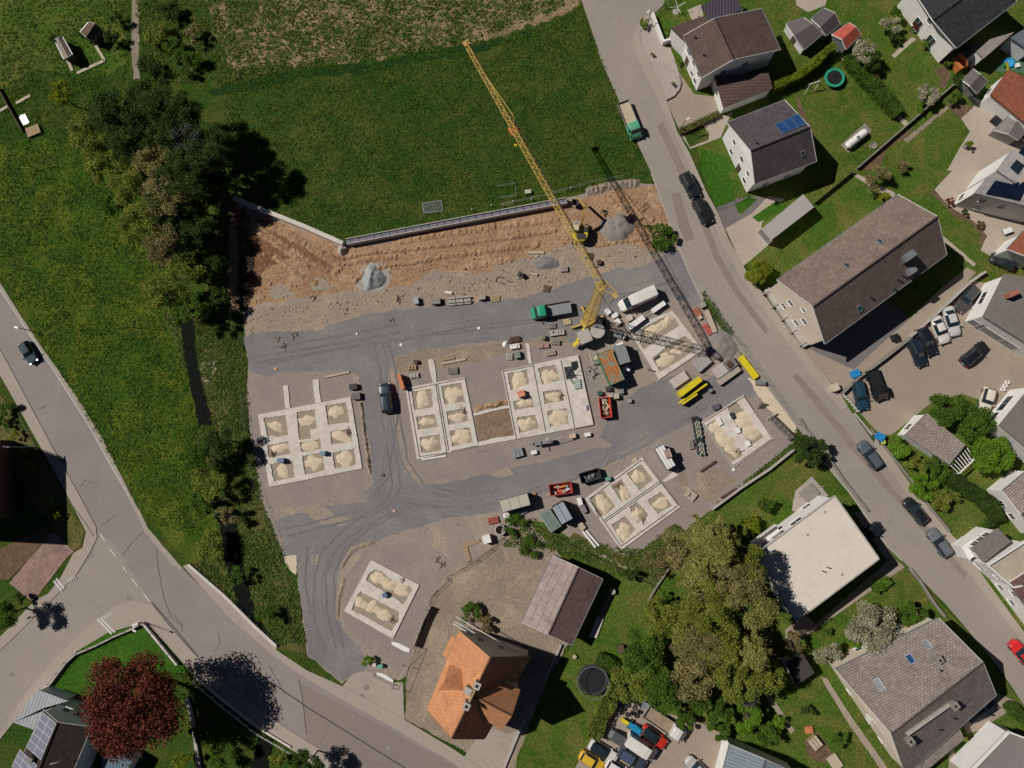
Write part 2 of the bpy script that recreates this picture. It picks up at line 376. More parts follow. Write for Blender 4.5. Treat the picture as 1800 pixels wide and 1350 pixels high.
# construction site
SITE = [(427,545),(430,600),(437,640),(432,700),(440,760),(450,830),(463,890),(487,945),(500,985),(522,1010),(527,1050),(535,1110),(540,1150),(575,1180),(600,1202),(640,1180),(700,1195),(714,1190),(735,1130),(760,1050),(800,1005),(860,965),(925,915),(960,920),(1000,945),(1060,985),(1100,1000),(1180,950),(1260,890),(1330,840),(1400,790),(1396,755),(1345,700),(1330,660),(1270,580),(1235,520),(1195,435),(1180,400),(1150,325),(1110,322),(1010,345),(900,372),(610,428),(415,352),(403,400),(405,550)]
sheet('building_site_ground', SITE, g_earth, 3*e, 1.6, 2)
sheet('bare_soil', [(416,362),(520,402),(610,436),(700,424),(880,384),(1000,358),(1090,330),(1150,330),(1178,390),(1192,425),(1150,440),(1080,425),(1000,432),(920,452),(840,482),(760,476),(720,502),(640,512),(560,518),(500,528),(440,538),(406,550),(400,450),(404,400)], g_soil, 4*e, 4, 31)
g_tan = m_ground('tan_earth', (0.310, 0.241, 0.184), (0.270, 0.218, 0.175), (0.414, 0.305, 0.207), scale=.2, fine=3.2, bump=.6, bd=.15, contrast=1.1, c3amt=.8)
sheet('bare_soil', [(432,548),(560,520),(640,514),(720,500),(840,480),(1000,436),(1090,424),(1192,424),(1195,440),(1100,470),(1000,500),(930,524),(760,540),(640,556),(560,582),(455,590),(430,594)], g_tan, 3*e, 3, 35)
sheet('gravel_lane', [(427,592),(455,584),(560,580),(640,552),(760,538),(930,522),(1000,498),(1100,468),(1190,440),(1236,525),(1225,540),(1180,520),(1140,562),(1110,545),(1060,560),(1000,620),(900,598),(830,602),(700,626),(686,650),(690,720),(712,830),(740,856),(800,846),(1000,800),(1130,770),(1200,718),(1270,655),(1330,640),(1345,690),(1200,752),(1100,800),(1000,850),(900,893),(800,908),(700,936),(636,962),(596,1000),(588,1060),(600,1100),(640,1150),(645,1172),(602,1198),(570,1172),(542,1150),(532,1080),(524,1010),(500,985),(486,912),(560,893),(640,880),(658,855),(648,780),(636,700),(630,655),(560,655),(470,665),(440,650)], g_gravel, 4*e, 2.6, 33)
for i, p in enumerate([[(436,668),(500,655),(610,650),(632,690),(656,850),(640,878),(560,890),(470,892),(444,780)], [(688,640),(760,625),(1010,600),(1060,690),(1070,770),(1000,795),(800,842),(742,848),(716,800),(700,700)],
                       [(612,1010),(650,955),(740,945),(800,990),(760,1040),(720,1150),(700,1180),(650,1150),(605,1090)], [(1000,870),(1130,780),(1230,740),(1330,690),(1395,755),(1398,788),(1260,885),(1100,990),(1000,935)]]):
    sheet('earth_pad', p, g_pad, 5*e, 2, 40+i)
sheet('bare_soil', zO([(600,575),(880,525),(925,745),(640,790)]), m_ground('brown_soil', (.25, .175, .12), (.19, .13, .085), (.33, .24, .17), scale=.4, fine=3, bump=.8, bd=.2, contrast=1.2), 6*e, 1.2, 44)
sheet('bare_soil', zE([(1000,1050),(1200,990),(1330,1100),(1200,1180),(1140,1290),(1010,1200)]), g_yard, 6*e, 3, 46)
sheet('bare_soil', zE([(850,960),(900,1000),(960,1140),(1010,1200),(980,1240),(880,1150)]), g_yard, 6*e, 2, 47)
sheet('bare_soil', [(690,632),(760,612),(860,606),(990,590),(1000,604),(930,612),(830,640),(700,655)], g_yard, 6*e, 3, 48)
sheet('bare_soil', [(412,365),(470,388),(560,440),(600,452),(575,480),(520,452),(470,470),(450,500),(440,440),(415,420)], m_ground('red_soil', (.24, .115, .055), (.17, .085, .045), (.33, .2, .11), scale=.3, fine=2.6, bump=1, bd=.35, contrast=1.6), 5*e, 4, 51)
g_dust = m_ground('dusty_ground', (.27, .225, .18), (.31, .255, .20), scale=.6, fine=4, bump=.4, bd=.1)
sheet('clay_spill', [(636,470),(650,462),(676,464),(688,480),(684,502),(664,512),(634,510),(618,500),(628,485)], m_ground('clay_dust', (.34, .31, .28), (.30, .27, .24), scale=.5, fine=4), 7*e, 2, 55)
# spilled sand patches
for i, p in enumerate([zE([(1400,290),(1470,310),(1560,350),(1660,440),(1790,620),(1790,730),(1720,690),(1640,590),(1560,520),(1500,430),(1470,400),(1450,340)]), [(528,895),(560,885),(590,905),(625,912),(600,925),(565,920)],
                       [(548,975),(565,972),(560,995),(546,990)], [(498,978),(521,977),(522,1012),(505,1000)], [(352,640),(385,632),(378,655),(362,678),(350,665)], [(1080,470),(1130,450),(1150,440),(1190,425),(1160,455),(1110,475)], [(860,835),(890,820),(905,832),(880,840)],
                       [(470,505),(500,500),(520,520),(480,528)], [(540,490),(570,490),(585,508),(550,512)]]):
    sheet('spilled_sand', p, M['sand'] if i in (0, 3) else g_dust, 7*e, 2.2, 60+i)
sheet('gravel_patch', [(1072,735),(1095,705),(1125,680),(1165,668),(1205,650),(1235,668),(1275,655),(1225,715),(1150,765),(1080,785),(1052,770)], g_gravel, 6*e, 2, 71)
# left-hand roads
sheet('road', [(-60,410),(0,497),(40,560),(80,620),(130,690),(180,770),(230,870),(260,930),(300,975),(322,1000),(400,1078),(480,1150),(540,1188),(600,1215),(700,1280),(820,1345),(860,1400),(640,1400),(520,1320),(440,1270),(350,1195),(320,1160),(265,1100),(255,1096),(190,1110),(130,1145),(100,1170),(70,1190),(30,1250),(0,1300),(-60,1380),(-60,1190),(0,1138),(20,1120),(75,1055),(145,965),(152,935),(140,880),(90,800),(40,720),(0,640),(-60,540)], g_asph2, 5*e, .3, 81)
sheet('road', [(172,935),(200,955),(240,1015),(262,1057),(250,1063),(205,1062),(160,1100),(100,1160),(50,1215),(0,1290),(-60,1370),(-60,1195),(0,1140),(25,1120),(80,1065),(135,1010),(165,975)], g_asph, 6*e, 0)
sheet('road', [(527,1200),(600,1238),(700,1292),(800,1348),(860,1400),(690,1400),(540,1302),(537,1270)], g_asph3, 6*e, 0)
sheet('road_verge', [(0,508),(0,497),(40,560),(80,620),(130,690),(180,770),(230,870),(262,930),(320,998),(312,1004),(255,935),(222,868),(158,752),(95,652),(45,577)], g_pave, 7*e, .8, 82)
def kerbed(name, p, mat, h=.11): return sheet(name, p, mat, h, 0, thick=h)
PV = g_pave
kerbed('pavement', [(-60,560),(-60,520),(0,612),(47,700),(95,790),(140,870),(169,925),(171,945),(158,972),(135,1010),(110,1035),(80,1066),(60,1085),(20,1125),(-60,1200),(-60,1180),(15,1105),(62,1055),(92,1040),(110,1010),(130,972),(146,962),(152,935),(115,862),(70,782),(25,702),(0,658)], PV)
kerbed('pavement', [(322,995),(334,990),(395,1045),(450,1100),(488,1134),(486,1142),(540,1178),(600,1205),(690,1252),(712,1265),(800,1318),(860,1360),(860,1398),(800,1342),(700,1284),(600,1228),(535,1190),(478,1150),(400,1082)], PV)
kerbed('pavement', [(-60,1370),(0,1290),(48,1215),(100,1155),(160,1098),(205,1063),(240,1056),(268,1062),(300,1102),(350,1158),(400,1205),(460,1248),(500,1277),(560,1315),(640,1370),(620,1400),(560,1350),(520,1322),(440,1272),(350,1197),(320,1162),(262,1098),(255,1093),(190,1112),(135,1145),(112,1180),(95,1205),(60,1225),(20,1275),(0,1300),(-60,1385)], PV)
# tyre tracks pressed into the gravel
g_track = m_ground('packed_gravel', (.148, .141, .143), (.172, .162, .16), (.21, .19, .175), scale=.3, fine=3, bump=.3, bd=.08, contrast=.8)
g_track2 = m_ground('pale_gravel_track', (.21, .195, .187), (.192, .18, .172), scale=.3, fine=3, bump=.3, bd=.08, contrast=.8)
TR = [[(445,625),(560,605),(690,585),(830,560),(960,545),(1060,520),(1160,485)],[(470,640),(600,612),(720,595),(850,578),(980,560)],[(655,600),(668,650),(672,740),(684,810),(690,850),(680,880),(640,905)],[(665,592),(682,650),(690,740),(702,810),(730,850),(790,868),(860,862)],[(640,905),(600,935),(565,970),(550,1020),(552,1090),(570,1150)],[(690,900),(640,925),(590,965),(572,1010),(574,1080),(590,1140)],[(700,870),(800,880),(900,868),(1000,832),(1080,795),(1160,755),(1240,700)],[(720,890),(820,892),(920,875),(1010,842)],[(500,930),(560,915),(640,895)],[(690,700),(676,780),(668,840),(640,870)],[(540,960),(536,1020),(545,1080)],[(480,610),(600,590),(700,570)],[(1180,480),(1120,500),(1050,510)]]
for i_, t_ in enumerate(TR):
    for o_ in (0, 14):
        pts = [(x+o_*.25, y+o_*.9) if abs(t_[0][0]-t_[-1][0]) > abs(t_[0][1]-t_[-1][1]) else (x+o_, y) for x, y in t_]
        L_, R_ = [], []
        for k_ in range(len(pts)):
            a_ = Vector(pts[max(0, k_-1)]); b_ = Vector(pts[min(len(pts)-1, k_+1)]); d_ = (b_-a_).normalized(); s_ = Vector((-d_.y, d_.x))*1.7; p_ = Vector(pts[k_]); L_.append(tuple(p_+s_)); R_.append(tuple(p_-s_))
        sheet('tyre_track', L_+R_[::-1], g_track if (i_+o_) % 3 else g_track2, .026, 1.1, i_*3+o_, 4)
# centre and edge lines
wl = m_plain('road_marking', (.55, .53, .5), .8, .2, 3, grime=(.25, .22, .2), gamt=.6)
def line(pts, w, z, n='road_marking', mat=None):
    mb = MB(); P = [G(*p) for p in pts]
    L, Rr = [], []
    for i, p in enumerate(P):
        d = (P[min(i+1, len(P)-1)]-P[max(i-1, 0)]).normalized(); s = Vector((-d.y, d.x, 0))*w/2
        L.append(p+s); Rr.append(p-s)
    z += .014+LV[0]*.0004; LV[0] += 1
    for i in range(len(P)-1): mb.face([(Rr[i].x, Rr[i].y, z), (Rr[i+1].x, Rr[i+1].y, z), (L[i+1].x, L[i+1].y, z), (L[i].x, L[i].y, z)])
    return struct(n, mb, mat or wl)
line([(-20,478),(0,508),(45,577),(95,651),(158,751),(192,812),(228,873)], .14, 8*e)
for a, b in [((635,855),(665,905)), ((698,955),(735,1000)), ((780,1065),(802,1102)), ((838,1143),(873,1192)), ((910,1233),(950,1288))]: line([zP(a), zP(b)], .2, 8*e)
line([zK(10,895), zK(38,938)], .2, 8*e)
for a, b in [((360,150),(410,215)), ((345,165),(395,230))]: line([zQ(a), zQ(b)], .35, .12)
for a, b in [((620,405),(710,500)), ((640,398),(730,490))]: line([zQ(a), zQ(b)], .35, .12)
for i in range(4):
    line([zQ(430+i*14,150+i*(-6)), zQ(445+i*14,172+i*(-6))], .18, .12); line([zQ(660+i*15,385-i*7), zQ(674+i*15,405-i*7)], .18, .12)
crack = m_plain('crack_sealer', (.125, .108, .098), .8)
line([(25,712),(60,780),(100,850),(150,918),(166,942)], .09, .118, 'gutter', crack)
None and line([zP(310,10),zP(400,190),zP(455,240),zP(470,290),zP(500,330),zP(560,440),zP(610,540),zP(680,660),zP(740,770),zP(800,830)], .11, 8*e, 'road_crack', crack)
for pts in [[(610,540),(540,515),(510,560)], [(230,75),(270,60),(300,40)], [(905,850),(830,920),(780,990)], [(990,950),(1000,1060),(1030,1230),(1060,1330)], [(730,740),(680,780),(640,800)]]:
    line([zP(p) for p in pts], .06, 8*e, 'road_crack', crack)
for pts in [[(1100,380),(1150,440),(1155,490)], [(1380,480),(1390,560),(1360,610)], [(1060,330),(1090,400),(1160,460)], [(1700,700),(1760,800),(1800,880)]]: line([zQ(p) for p in pts], .055, 8*e, 'road_crack', crack)
line([zS(385,545),zS(420,720),zS(440,900),zS(455,1040)], .09, 8*e, 'road_crack', crack)
line([zQ(960,300),zQ(1100,460),zQ(1250,640)], .1, .118, 'gutter', crack)
line([(472,1196),(540,1243),(640,1305),(720,1355)], .1, .118, 'gutter', crack)
# right-hand street
sheet('road', [(1010,-60),(1022,0),(1040,55),(1058,110),(1085,170),(1100,215),(1122,255),(1145,305),(1170,370),(1185,420),(1210,480),(1232,525),(1265,575),(1310,630),(1355,690),(1400,750),(1440,800),(1490,860),(1530,915),(1560,960),(1600,1000),(1660,1060),(1720,1130),(1760,1180),(1800,1240),(1900,1380),(1960,1330),(1860,1200),(1800,1118),(1740,1035),(1680,960),(1640,920),(1600,870),(1560,810),(1530,770),(1490,715),(1440,650),(1400,600),(1340,515),(1310,475),(1280,420),(1262,375),(1240,335),(1212,270),(1190,230),(1165,175),(1130,110),(1122,62),(1140,35),(1165,10),(1190,-60)], g_asph, 5*e, .3, 91)
kerbed('pavement', [(1148,28),(1124,58),(1128,80),(1140,105),(1170,172),(1190,230),(1212,270),(1240,335),(1262,375),(1280,420),(1310,475),(1340,515),(1400,600),(1440,650),(1475,690),(1490,715),(1480,722),(1430,665),(1388,607),(1325,520),(1298,480),(1268,427),(1248,375),(1228,322),(1203,272),(1180,225),(1158,180),(1134,130),(1113,85),(1111,72),(1122,45),(1140,22)], g_pave)
kerbed('pavement', [(1540,762),(1560,795),(1600,852),(1650,915),(1682,950),(1740,1030),(1800,1112),(1870,1205),(1862,1212),(1792,1122),(1730,1044),(1668,966),(1625,915),(1580,850),(1535,785)], g_pave, .1)
gutter = m_plain('granite_kerb', (.38, .34, .3), .9, .3, 4)
line([(1145,305),(1170,372),(1188,420),(1212,482),(1234,527)], .22, 7*e, 'kerb', gutter)
line([(1440,803),(1490,862),(1530,917),(1560,960),(1585,985)], .22, 7*e, 'kerb', gutter)
patch = m_asphalt('asphalt_patch', (.215, .175, .15), (.235, .19, .16))
sheet('road_patch', [(1165,215),(1185,255),(1215,320),(1240,385),(1268,455),(1300,510),(1352,580),(1345,588),(1290,515),(1255,455),(1228,385),(1200,320),(1172,258),(1155,222)], patch, 6*e, .6, 5)
sheet('road_patch', [(1180,340),(1195,338),(1212,395),(1222,420),(1205,425),(1192,395)], patch, 7*e, .5, 6)
sheet('road_patch', [(1400,655),(1440,700),(1500,775),(1560,845),(1620,915),(1700,1010),(1692,1016),(1612,922),(1550,852),(1490,782),(1430,708),(1392,662)], patch, 6*e, .6, 7)
# garden lawns east of the street and south of the site
sheet('lawn', [(1190,-60),(1165,10),(1148,28),(1140,60),(1165,120),(1190,180),(1212,230),(1225,262),(1262,372),(1340,515),(1400,600),(1440,650),(1490,715),(1540,765),(1600,850),(1682,950),(1800,1110),(1960,1330),(2000,-60)], g_lawn, 2*e, 0)
sheet('lawn', [(1400,790),(1430,790),(1490,862),(1530,918),(1560,962),(1600,1002),(1720,1132),(1800,1240),(1900,1400),(880,1400),(908,1330),(965,1190),(1010,1130),(1062,1010),(980,965),(925,918),(960,918),(1030,965),(1100,1000),(1180,950),(1260,890)], g_lawn, 2*e, 1, 97)
sheet('rough_verge', zG([(380,200),(560,60),(640,120),(560,280),(440,400),(330,300),(200,240),(60,170),(0,140),(20,110),(160,170),(310,240)]), g_rough, 6*e, 3, 99)
sheet('dirt_yard', [(714,1190),(735,1130),(760,1050),(800,1005),(860,965),(925,915),(975,965),(1010,1000),(1045,1040),(1000,1130),(965,1190),(908,1330),(900,1370),(860,1345),(800,1312),(712,1263)], g_yard, 4*e, 1.5, 101)
sheet('forecourt', zS([(640,545),(775,620),(880,490),(1020,470),(1240,575),(1330,570),(1345,995),(1100,880),(820,700)]), g_pave, 8*e, .8, 102)
sheet('driveway', zU([(330,1260),(430,1110),(560,975),(740,1040),(840,1000),(870,880),(915,895),(690,1370),(600,1400)]), g_pave, 6*e, 0)
sheet('driveway', zU([(640,0),(860,0),(1100,140),(1220,220),(1070,560),(930,500),(900,200),(650,100)]), g_yard, 6*e, 1, 3)
sheet('driveway', zA([(770,795),(880,700),(860,560),(990,745),(1180,770),(1215,880),(870,1025)]), g_court, 6*e, 0)
sheet('gravel_bed', zA([(555,205),(640,130),(740,360),(800,380),(850,500),(880,650),(880,700),(840,760),(770,795),(700,680),(600,490),(520,370),(510,300)]), g_lightgravel, 7*e, .3, 4)
sheet('driveway', zA([(865,1040),(1180,930),(1290,890),(1250,970),(1200,1090),(960,1180)]), g_beige, 6*e, .3, 5)
sheet('lawn', zA([(900,1050),(1060,990),(1110,1060),(1100,1110),(955,1165)]), g_rough, 7*e, .6, 6)
sheet('driveway', [(1259,364),(1292,350),(1330,345),(1372,352),(1345,372),(1322,398),(1290,410),(1275,405)], g_dark, 6*e, 0)
sheet('driveway', [(1275,402),(1322,375),(1350,345),(1378,350),(1340,390),(1335,410),(1358,425),(1304,470),(1292,440)], g_beige, 7*e, 0)
sheet('driveway', [(1405,560),(1500,560),(1560,530),(1600,560),(1500,665),(1440,640),(1400,600)], g_dark, 5*e, 0)
sheet('driveway', [(1352,580),(1415,610),(1500,650),(1560,595),(1600,560),(1650,510),(1700,470),(1715,480),(1690,505),(1590,598),(1500,668),(1478,688),(1440,652)], g_court, 6*e, 0)
sheet('car_park', [(1478,690),(1500,668),(1590,600),(1680,522),(1705,492),(1740,500),(1800,560),(1900,640),(1900,720),(1800,700),(1750,735),(1720,702),(1690,692),(1640,705),(1600,738),(1565,765),(1545,762)], g_court, 6*e, .4, 8)
sheet('terrace', zB([(1460,790),(1800,940),(1960,1040),(1960,1500),(1500,1350),(1190,1350),(1290,1170),(1370,1040),(1300,940),(1400,840)]), g_beige, 6*e, 0)
sheet('terrace', zD([(1230,0),(1960,-100),(1960,760),(1570,700),(1455,630),(1500,520),(1400,400),(1280,340),(1190,270),(1090,150)]), g_beige, 6*e, 0)
sheet('path', zB([(340,455),(360,455),(885,975),(855,1000)]), g_beige, 6*e, .4, 3)
sheet('path', zB([(750,440),(910,295),(945,310),(775,460)]), g_beige, 6*e, .3, 3)
sheet('path', zB([(1040,280),(1240,440),(1210,480),(1170,470),(1050,310)]), g_beige, 6*e, .3, 3)
sheet('path', zB([(845,1105),(1190,835),(1200,860),(880,1130)]), g_yard, 6*e, 1.2, 3)
sheet('path', zD([(445,10),(780,180),(760,210),(640,170),(430,30)]), g_beige, 6*e, .8, 3)
sheet('path', zD([(1160,520),(1420,740),(1400,760),(1160,560)]), g_beige, 6*e, .8, 3)
sheet('terrace', [(1395,-20),(1460,-20),(1450,10),(1420,22),(1400,10)], g_beige, 6*e, 0)
sheet('terrace', [(1208,18),(1232,8),(1240,45),(1218,40)], g_beige, 6*e, 0)
sheet('play_mat', zB([(1550,540),(1690,430),(1960,560),(1960,640),(1690,555),(1620,580)]), m_plain('green_rubber', (.06, .14, .08), .9, .15), 7*e, 0)
sheet('flower_bed', zB([(1080,560),(1170,520),(1220,600),(1180,700),(1120,700),(1140,620)]), g_mulch, 6*e, 1, 3)
sheet('flower_bed', zD([(1080,150),(1190,270),(1400,400),(1510,520),(1440,610),(1450,500),(1380,420),(1230,350),(1180,290),(1060,180)]), g_mulch, 8*e, 1, 3)
sheet('flower_bed', zB([(0,740),(50,860),(110,1000),(150,1080),(110,1090),(60,960),(0,850)]), g_mulch, 6*e, 1, 3)
sheet('flower_bed', zB([(460,1340),(700,1150),(880,1010),(930,1000),(850,1100),(700,1180),(690,1250),(650,1350)]), g_mulch, 6*e, 1, 3)
sheet('flower_bed', zB([(1190,820),(1330,830),(1400,840),(1300,940),(1240,900)]), g_mulch, 6*e, 1, 3)
sheet('flower_bed', zB([(850,0),(930,0),(900,110),(930,170),(880,160)]), g_mulch, 6*e, 1, 3)
sheet('driveway', zH([(360,0),(520,250),(570,290),(0,690),(-60,740),(-60,620),(40,540),(100,590),(480,260),(300,0)]), g_court, 6*e, 0)
sheet('path', zH([(125,870),(160,880),(290,1080),(480,1350),(440,1350),(270,1110)]), g_court, 6*e, .5, 3)
sheet('path', zG([(1010,930),(1040,930),(1190,1150),(1170,1170)]), g_court, 6*e, .5, 3)
sheet('driveway', zH([(1050,950),(1180,1010),(960,1150),(900,1170),(880,1130)]), g_court, 6*e, 0)
sheet('path', zH([(805,1270),(830,1250),(850,1350),(800,1350)]), g_court, 6*e, .5, 3)
sheet('car_park', [(985,1400),(1045,1285),(1060,1240),(1088,1225),(1110,1235),(1235,1272),(1290,1300),(1260,1400)], g_court, 6*e, .4, 8)
sheet('vegetable_plot', zH([(40,1200),(110,1160),(190,1270),(150,1330),(60,1290)]), g_mulch, 6*e, 1, 3)
sheet('terrace', zF([(-10,1180),(120,1070),(250,1220),(0,1350),(-40,1340)]), g_lightgravel, 6*e, .8, 3)
pvp = [G(*q) for q in zP([(60,1170),(290,890),(340,840),(470,970),(430,1000),(210,1290)])]; cs_, sn_ = math.cos(R(40)), math.sin(R(40))
struct('paved_drive', MB().face([(p.x, p.y, .075) for p in pvp[::-1]], [(p.x*cs_+p.y*sn_, -p.x*sn_+p.y*cs_) for p in pvp[::-1]]), m_tile('red_pavers', (.33, .21, .175), (.25, .155, .13), w=.5, h=.34, bump=.4))
sheet('lawn', [(28,740),(60,780),(95,830),(118,870),(150,932),(143,962),(128,968),(100,935),(70,900),(20,820),(-60,700),(-60,660),(0,690)], g_rough, 3*e, 1, 3)
sheet('garden_soil', [(0,965),(80,925),(90,940),(50,985),(15,1020),(-40,1010)], g_mulch, 8*e, 1, 3)
sheet('lawn', [(255,1096),(190,1112),(140,1143),(118,1170),(95,1205),(150,1232),(240,1190),(330,1180),(300,1140)], g_lawn2, 9*e, 0)
sheet('lawn', zC([(1035,-170),(1240,-120),(1315,235),(1165,290),(1045,0)]), g_lawn2, 7*e, .3, 4)
sheet('lawn', zC([(1310,270),(1420,210),(1490,225),(1370,340),(1340,335)]), g_lawn2, 8*e, .3, 4)
sheet('lawn', zC([(1450,370),(1640,240),(1740,290),(1500,410)]), g_lawn2, 8*e, .3, 4)
# the roads run on beyond the picture
for q_ in ([(1010,-60),(1190,-60),(1060,-420),(880,-420)], [(1900,1380),(1960,1330),(2330,1800),(2240,1870)], [(-60,410),(-60,600),(-420,20),(-420,-170)], [(640,1400),(860,1400),(1200,1600),(1000,1640)], [(-60,1190),(-60,1385),(-420,1800),(-420,1560)]): sheet('road', q_, g_asph, 5*e, 0)
# the stream
water = m_plain('bank_shaded_water', (.007, .009, .007), .7, .5, 1.5, spec=.03)  # near-black water colour carries the shade of the deep banks
WAT = []
def stream(pts, n): WAT.append([tuple(G(*q)[:2]) for q in pts]); sheet(n, jit(pts, 4, .8, 3), water, 10*e, 0)
stream([(316,560),(341,560),(348,640),(360,690),(374,748),(350,748),(335,680),(325,630)], 'water')
stream([(385,905),(408,880),(418,930),(430,1010),(448,1070),(484,1140),(466,1140),(420,1070),(396,990)], 'water')
stream([(455,1290),(480,1300),(470,1360),(440,1360)], 'water')
# worn tyre ruts in the soil, raised ridges of loose earth
rs = np.random.RandomState(5)
def ridge(pts, w, h, name, mat, seed=0):
    rr = random.Random(seed); P = [G(*p) for p in pts]; Q = []
    for i in range(len(P)-1):
        m = max(1, int((P[i+1]-P[i]).length/.35))
        for k in range(m): Q.append(P[i].lerp(P[i+1], k/m))
    Q.append(P[-1]); V = []; F = []
    for i, p in enumerate(Q):
        d = (Q[min(i+1, len(Q)-1)]-Q[max(i-1, 0)]).normalized(); s = Vector((-d.y, d.x, 0))
        hh = h*(.5+rr.random()) if 0 < i < len(Q)-1 else 0
        for u, z in ((-.5, 0), (-.25, .6), (0, 1), (.25, .6), (.5, 0)):
            q = p+s*w*(u+rr.uniform(-.1, .1)); V.append((q.x, q.y, .018+hh*z*(.7+.6*rr.random())))
    for i in range(len(Q)-1):
        for j in range(4): F.append([i*5+j, i*5+j+1, i*5+5+j+1, i*5+5+j])
    mb = MB(); mb.v = V; mb.f = F; return mb
mb = MB()
for k, pts in enumerate([[(440,385),(500,430),(560,470),(580,478)], [(430,390),(480,425),(545,470)], [(470,395),(540,430),(600,470)], [(600,455),(640,446),(700,440),(800,430),(900,418),(980,405)], [(585,485),(605,465),(650,455),(700,452)], [(700,425),(800,408),(900,395),(985,385)], [(620,500),(640,480),(680,468),(760,458)], [(720,462),(800,448),(870,440),(950,430)],
                         [(820,470),(862,462),(905,455)], [(500,410),(560,440),(590,452)], [(1070,350),(1120,390),(1150,430)], [(1100,345),(1150,390)], [(1045,432),(1090,425),(1140,420)], [(480,450),(520,480),(560,500)]]):
    q = ridge(pts, .8+.3*(k % 3), .22, '', None, k); o = len(mb.v); mb.v += q.v; mb.f += [[i+o for i in f] for f in q.f]
struct('soil_ruts', mb, g_soil)
darkpeat = m_ground('dark_earth', (.05, .035, .025), (.10, .06, .035), (.2, .12, .07), scale=.8, fine=3, bump=1, bd=.3, contrast=1.5)
mb = MB()
for k, pts in enumerate([[(432,420),(434,470),(432,530),(428,545)], [(438,425),(440,480),(437,525)], [(426,400),(427,460),(424,540)]]):
    q = ridge(pts, 1.5, .45, '', None, 30+k); o = len(mb.v); mb.v += q.v; mb.f += [[i+o for i in f] for f in q.f]
struct('earth_bank', mb, darkpeat)
q = ridge([(412,405),(415,460),(412,520),(415,548)], 1.6, .4, '', None, 40); struct('earth_bank', q, g_soil)
q = ridge([(634,705),(640,760),(646,800),(651,835)], .7, .25, '', None, 41); struct('earth_ridge', q, g_yard)
q = ridge(zO([(600,540),(700,515),(780,500),(880,480)]), 1.0, .3, '', None, 42); struct('earth_ridge', q, g_soil)
q = ridge([(1030,338),(1080,325),(1125,322)], 1.6, .35, '', None, 43); struct('earth_bank', q, g_yard)
for nm, pts, s_ in (('earth_ridge', [(606,1015),(596,1050),(592,1090)], 44), ('earth_ridge', [(598,1000),(620,965),(660,952)], 45)):
    struct(nm, ridge(pts, .7, .12, '', None, s_), g_yard)
# loose stones and clods over the site, weeds over rough ground: nobody could count them
def pebbles(name, polys, mat, smin, smax, seed):
    Vs, Fs, o = [], [], 0
    base = np.array([[1,0,0],[-.5,.86,0],[-.5,-.86,0],[0,0,.8]]); fb = np.array([[0,1,3],[1,2,3],[2,0,3]])
    for poly, n in polys:
        q, rs_ = scatter(poly, n, seed+n); s = rs_.uniform(smin, smax, len(q))**1.0*rs_.choice([.5, .7, 1, 1.6], len(q)); a = rs_.uniform(0, 6.28, len(q)); el = rs_.uniform(.5, 1.6, len(q))
        B = base[None]*s[:, None, None]; B[:, :, 0] *= el[:, None]; B += rs_.uniform(-.15, .15, B.shape)*s[:, None, None]
        x = B[:, :, 0]*np.cos(a)[:, None]-B[:, :, 1]*np.sin(a)[:, None]; y = B[:, :, 0]*np.sin(a)[:, None]+B[:, :, 1]*np.cos(a)[:, None]
        V = np.stack([x+q[:, :1], y+q[:, 1:], np.maximum(B[:, :, 2], 0)+.025], -1).reshape(-1, 3)
        Vs.append(V); Fs.append((np.arange(len(q))[:, None, None]*4+fb[None]).reshape(-1, 3)+o); o += len(V)
    ob = bpy.data.objects.new(name, fast_mesh(name, np.concatenate(Vs), np.concatenate(Fs), mat)); COL.objects.link(ob); ob['kind'] = 'stuff'; ob['label'] = 'loose stones and clods lying about the building site'; ob['category'] = 'rubble'; return ob
SOILP = [(420,365),(610,440),(880,390),(1090,335),(1150,335),(1190,425),(1000,440),(820,482),(640,512),(440,538),(408,545)]
t_ = NT('clods'); t_.out(t_.ramp(t_.n('NewGeometry').outputs['Random Per Island'], [(0, (.08, .05, .035)), (.4, (.26, .16, .1)), (1, (.42, .33, .25))]), .95, .1)
pebbles('clods', [(SOILP, 3600), ([(430,545),(640,515),(900,465),(1180,430),(1000,500),(640,550),(440,590)], 1100)], t_.m, .05, .17, 3)
t_ = NT('stones'); t_.out(t_.ramp(t_.n('NewGeometry').outputs['Random Per Island'], [(0, (.07, .06, .055)), (.5, (.2, .17, .15)), (1, (.4, .36, .31))]), .95, .1)
o_ = pebbles('stones', [(SITE, 5000), ([(714,1190),(760,1050),(860,965),(975,965),(1045,1040),(965,1190),(860,1345)], 2500)], t_.m, .03, .1, 5); o_['label'] = 'small scattered stones on the compacted gravel of the site'; o_['category'] = 'stones'
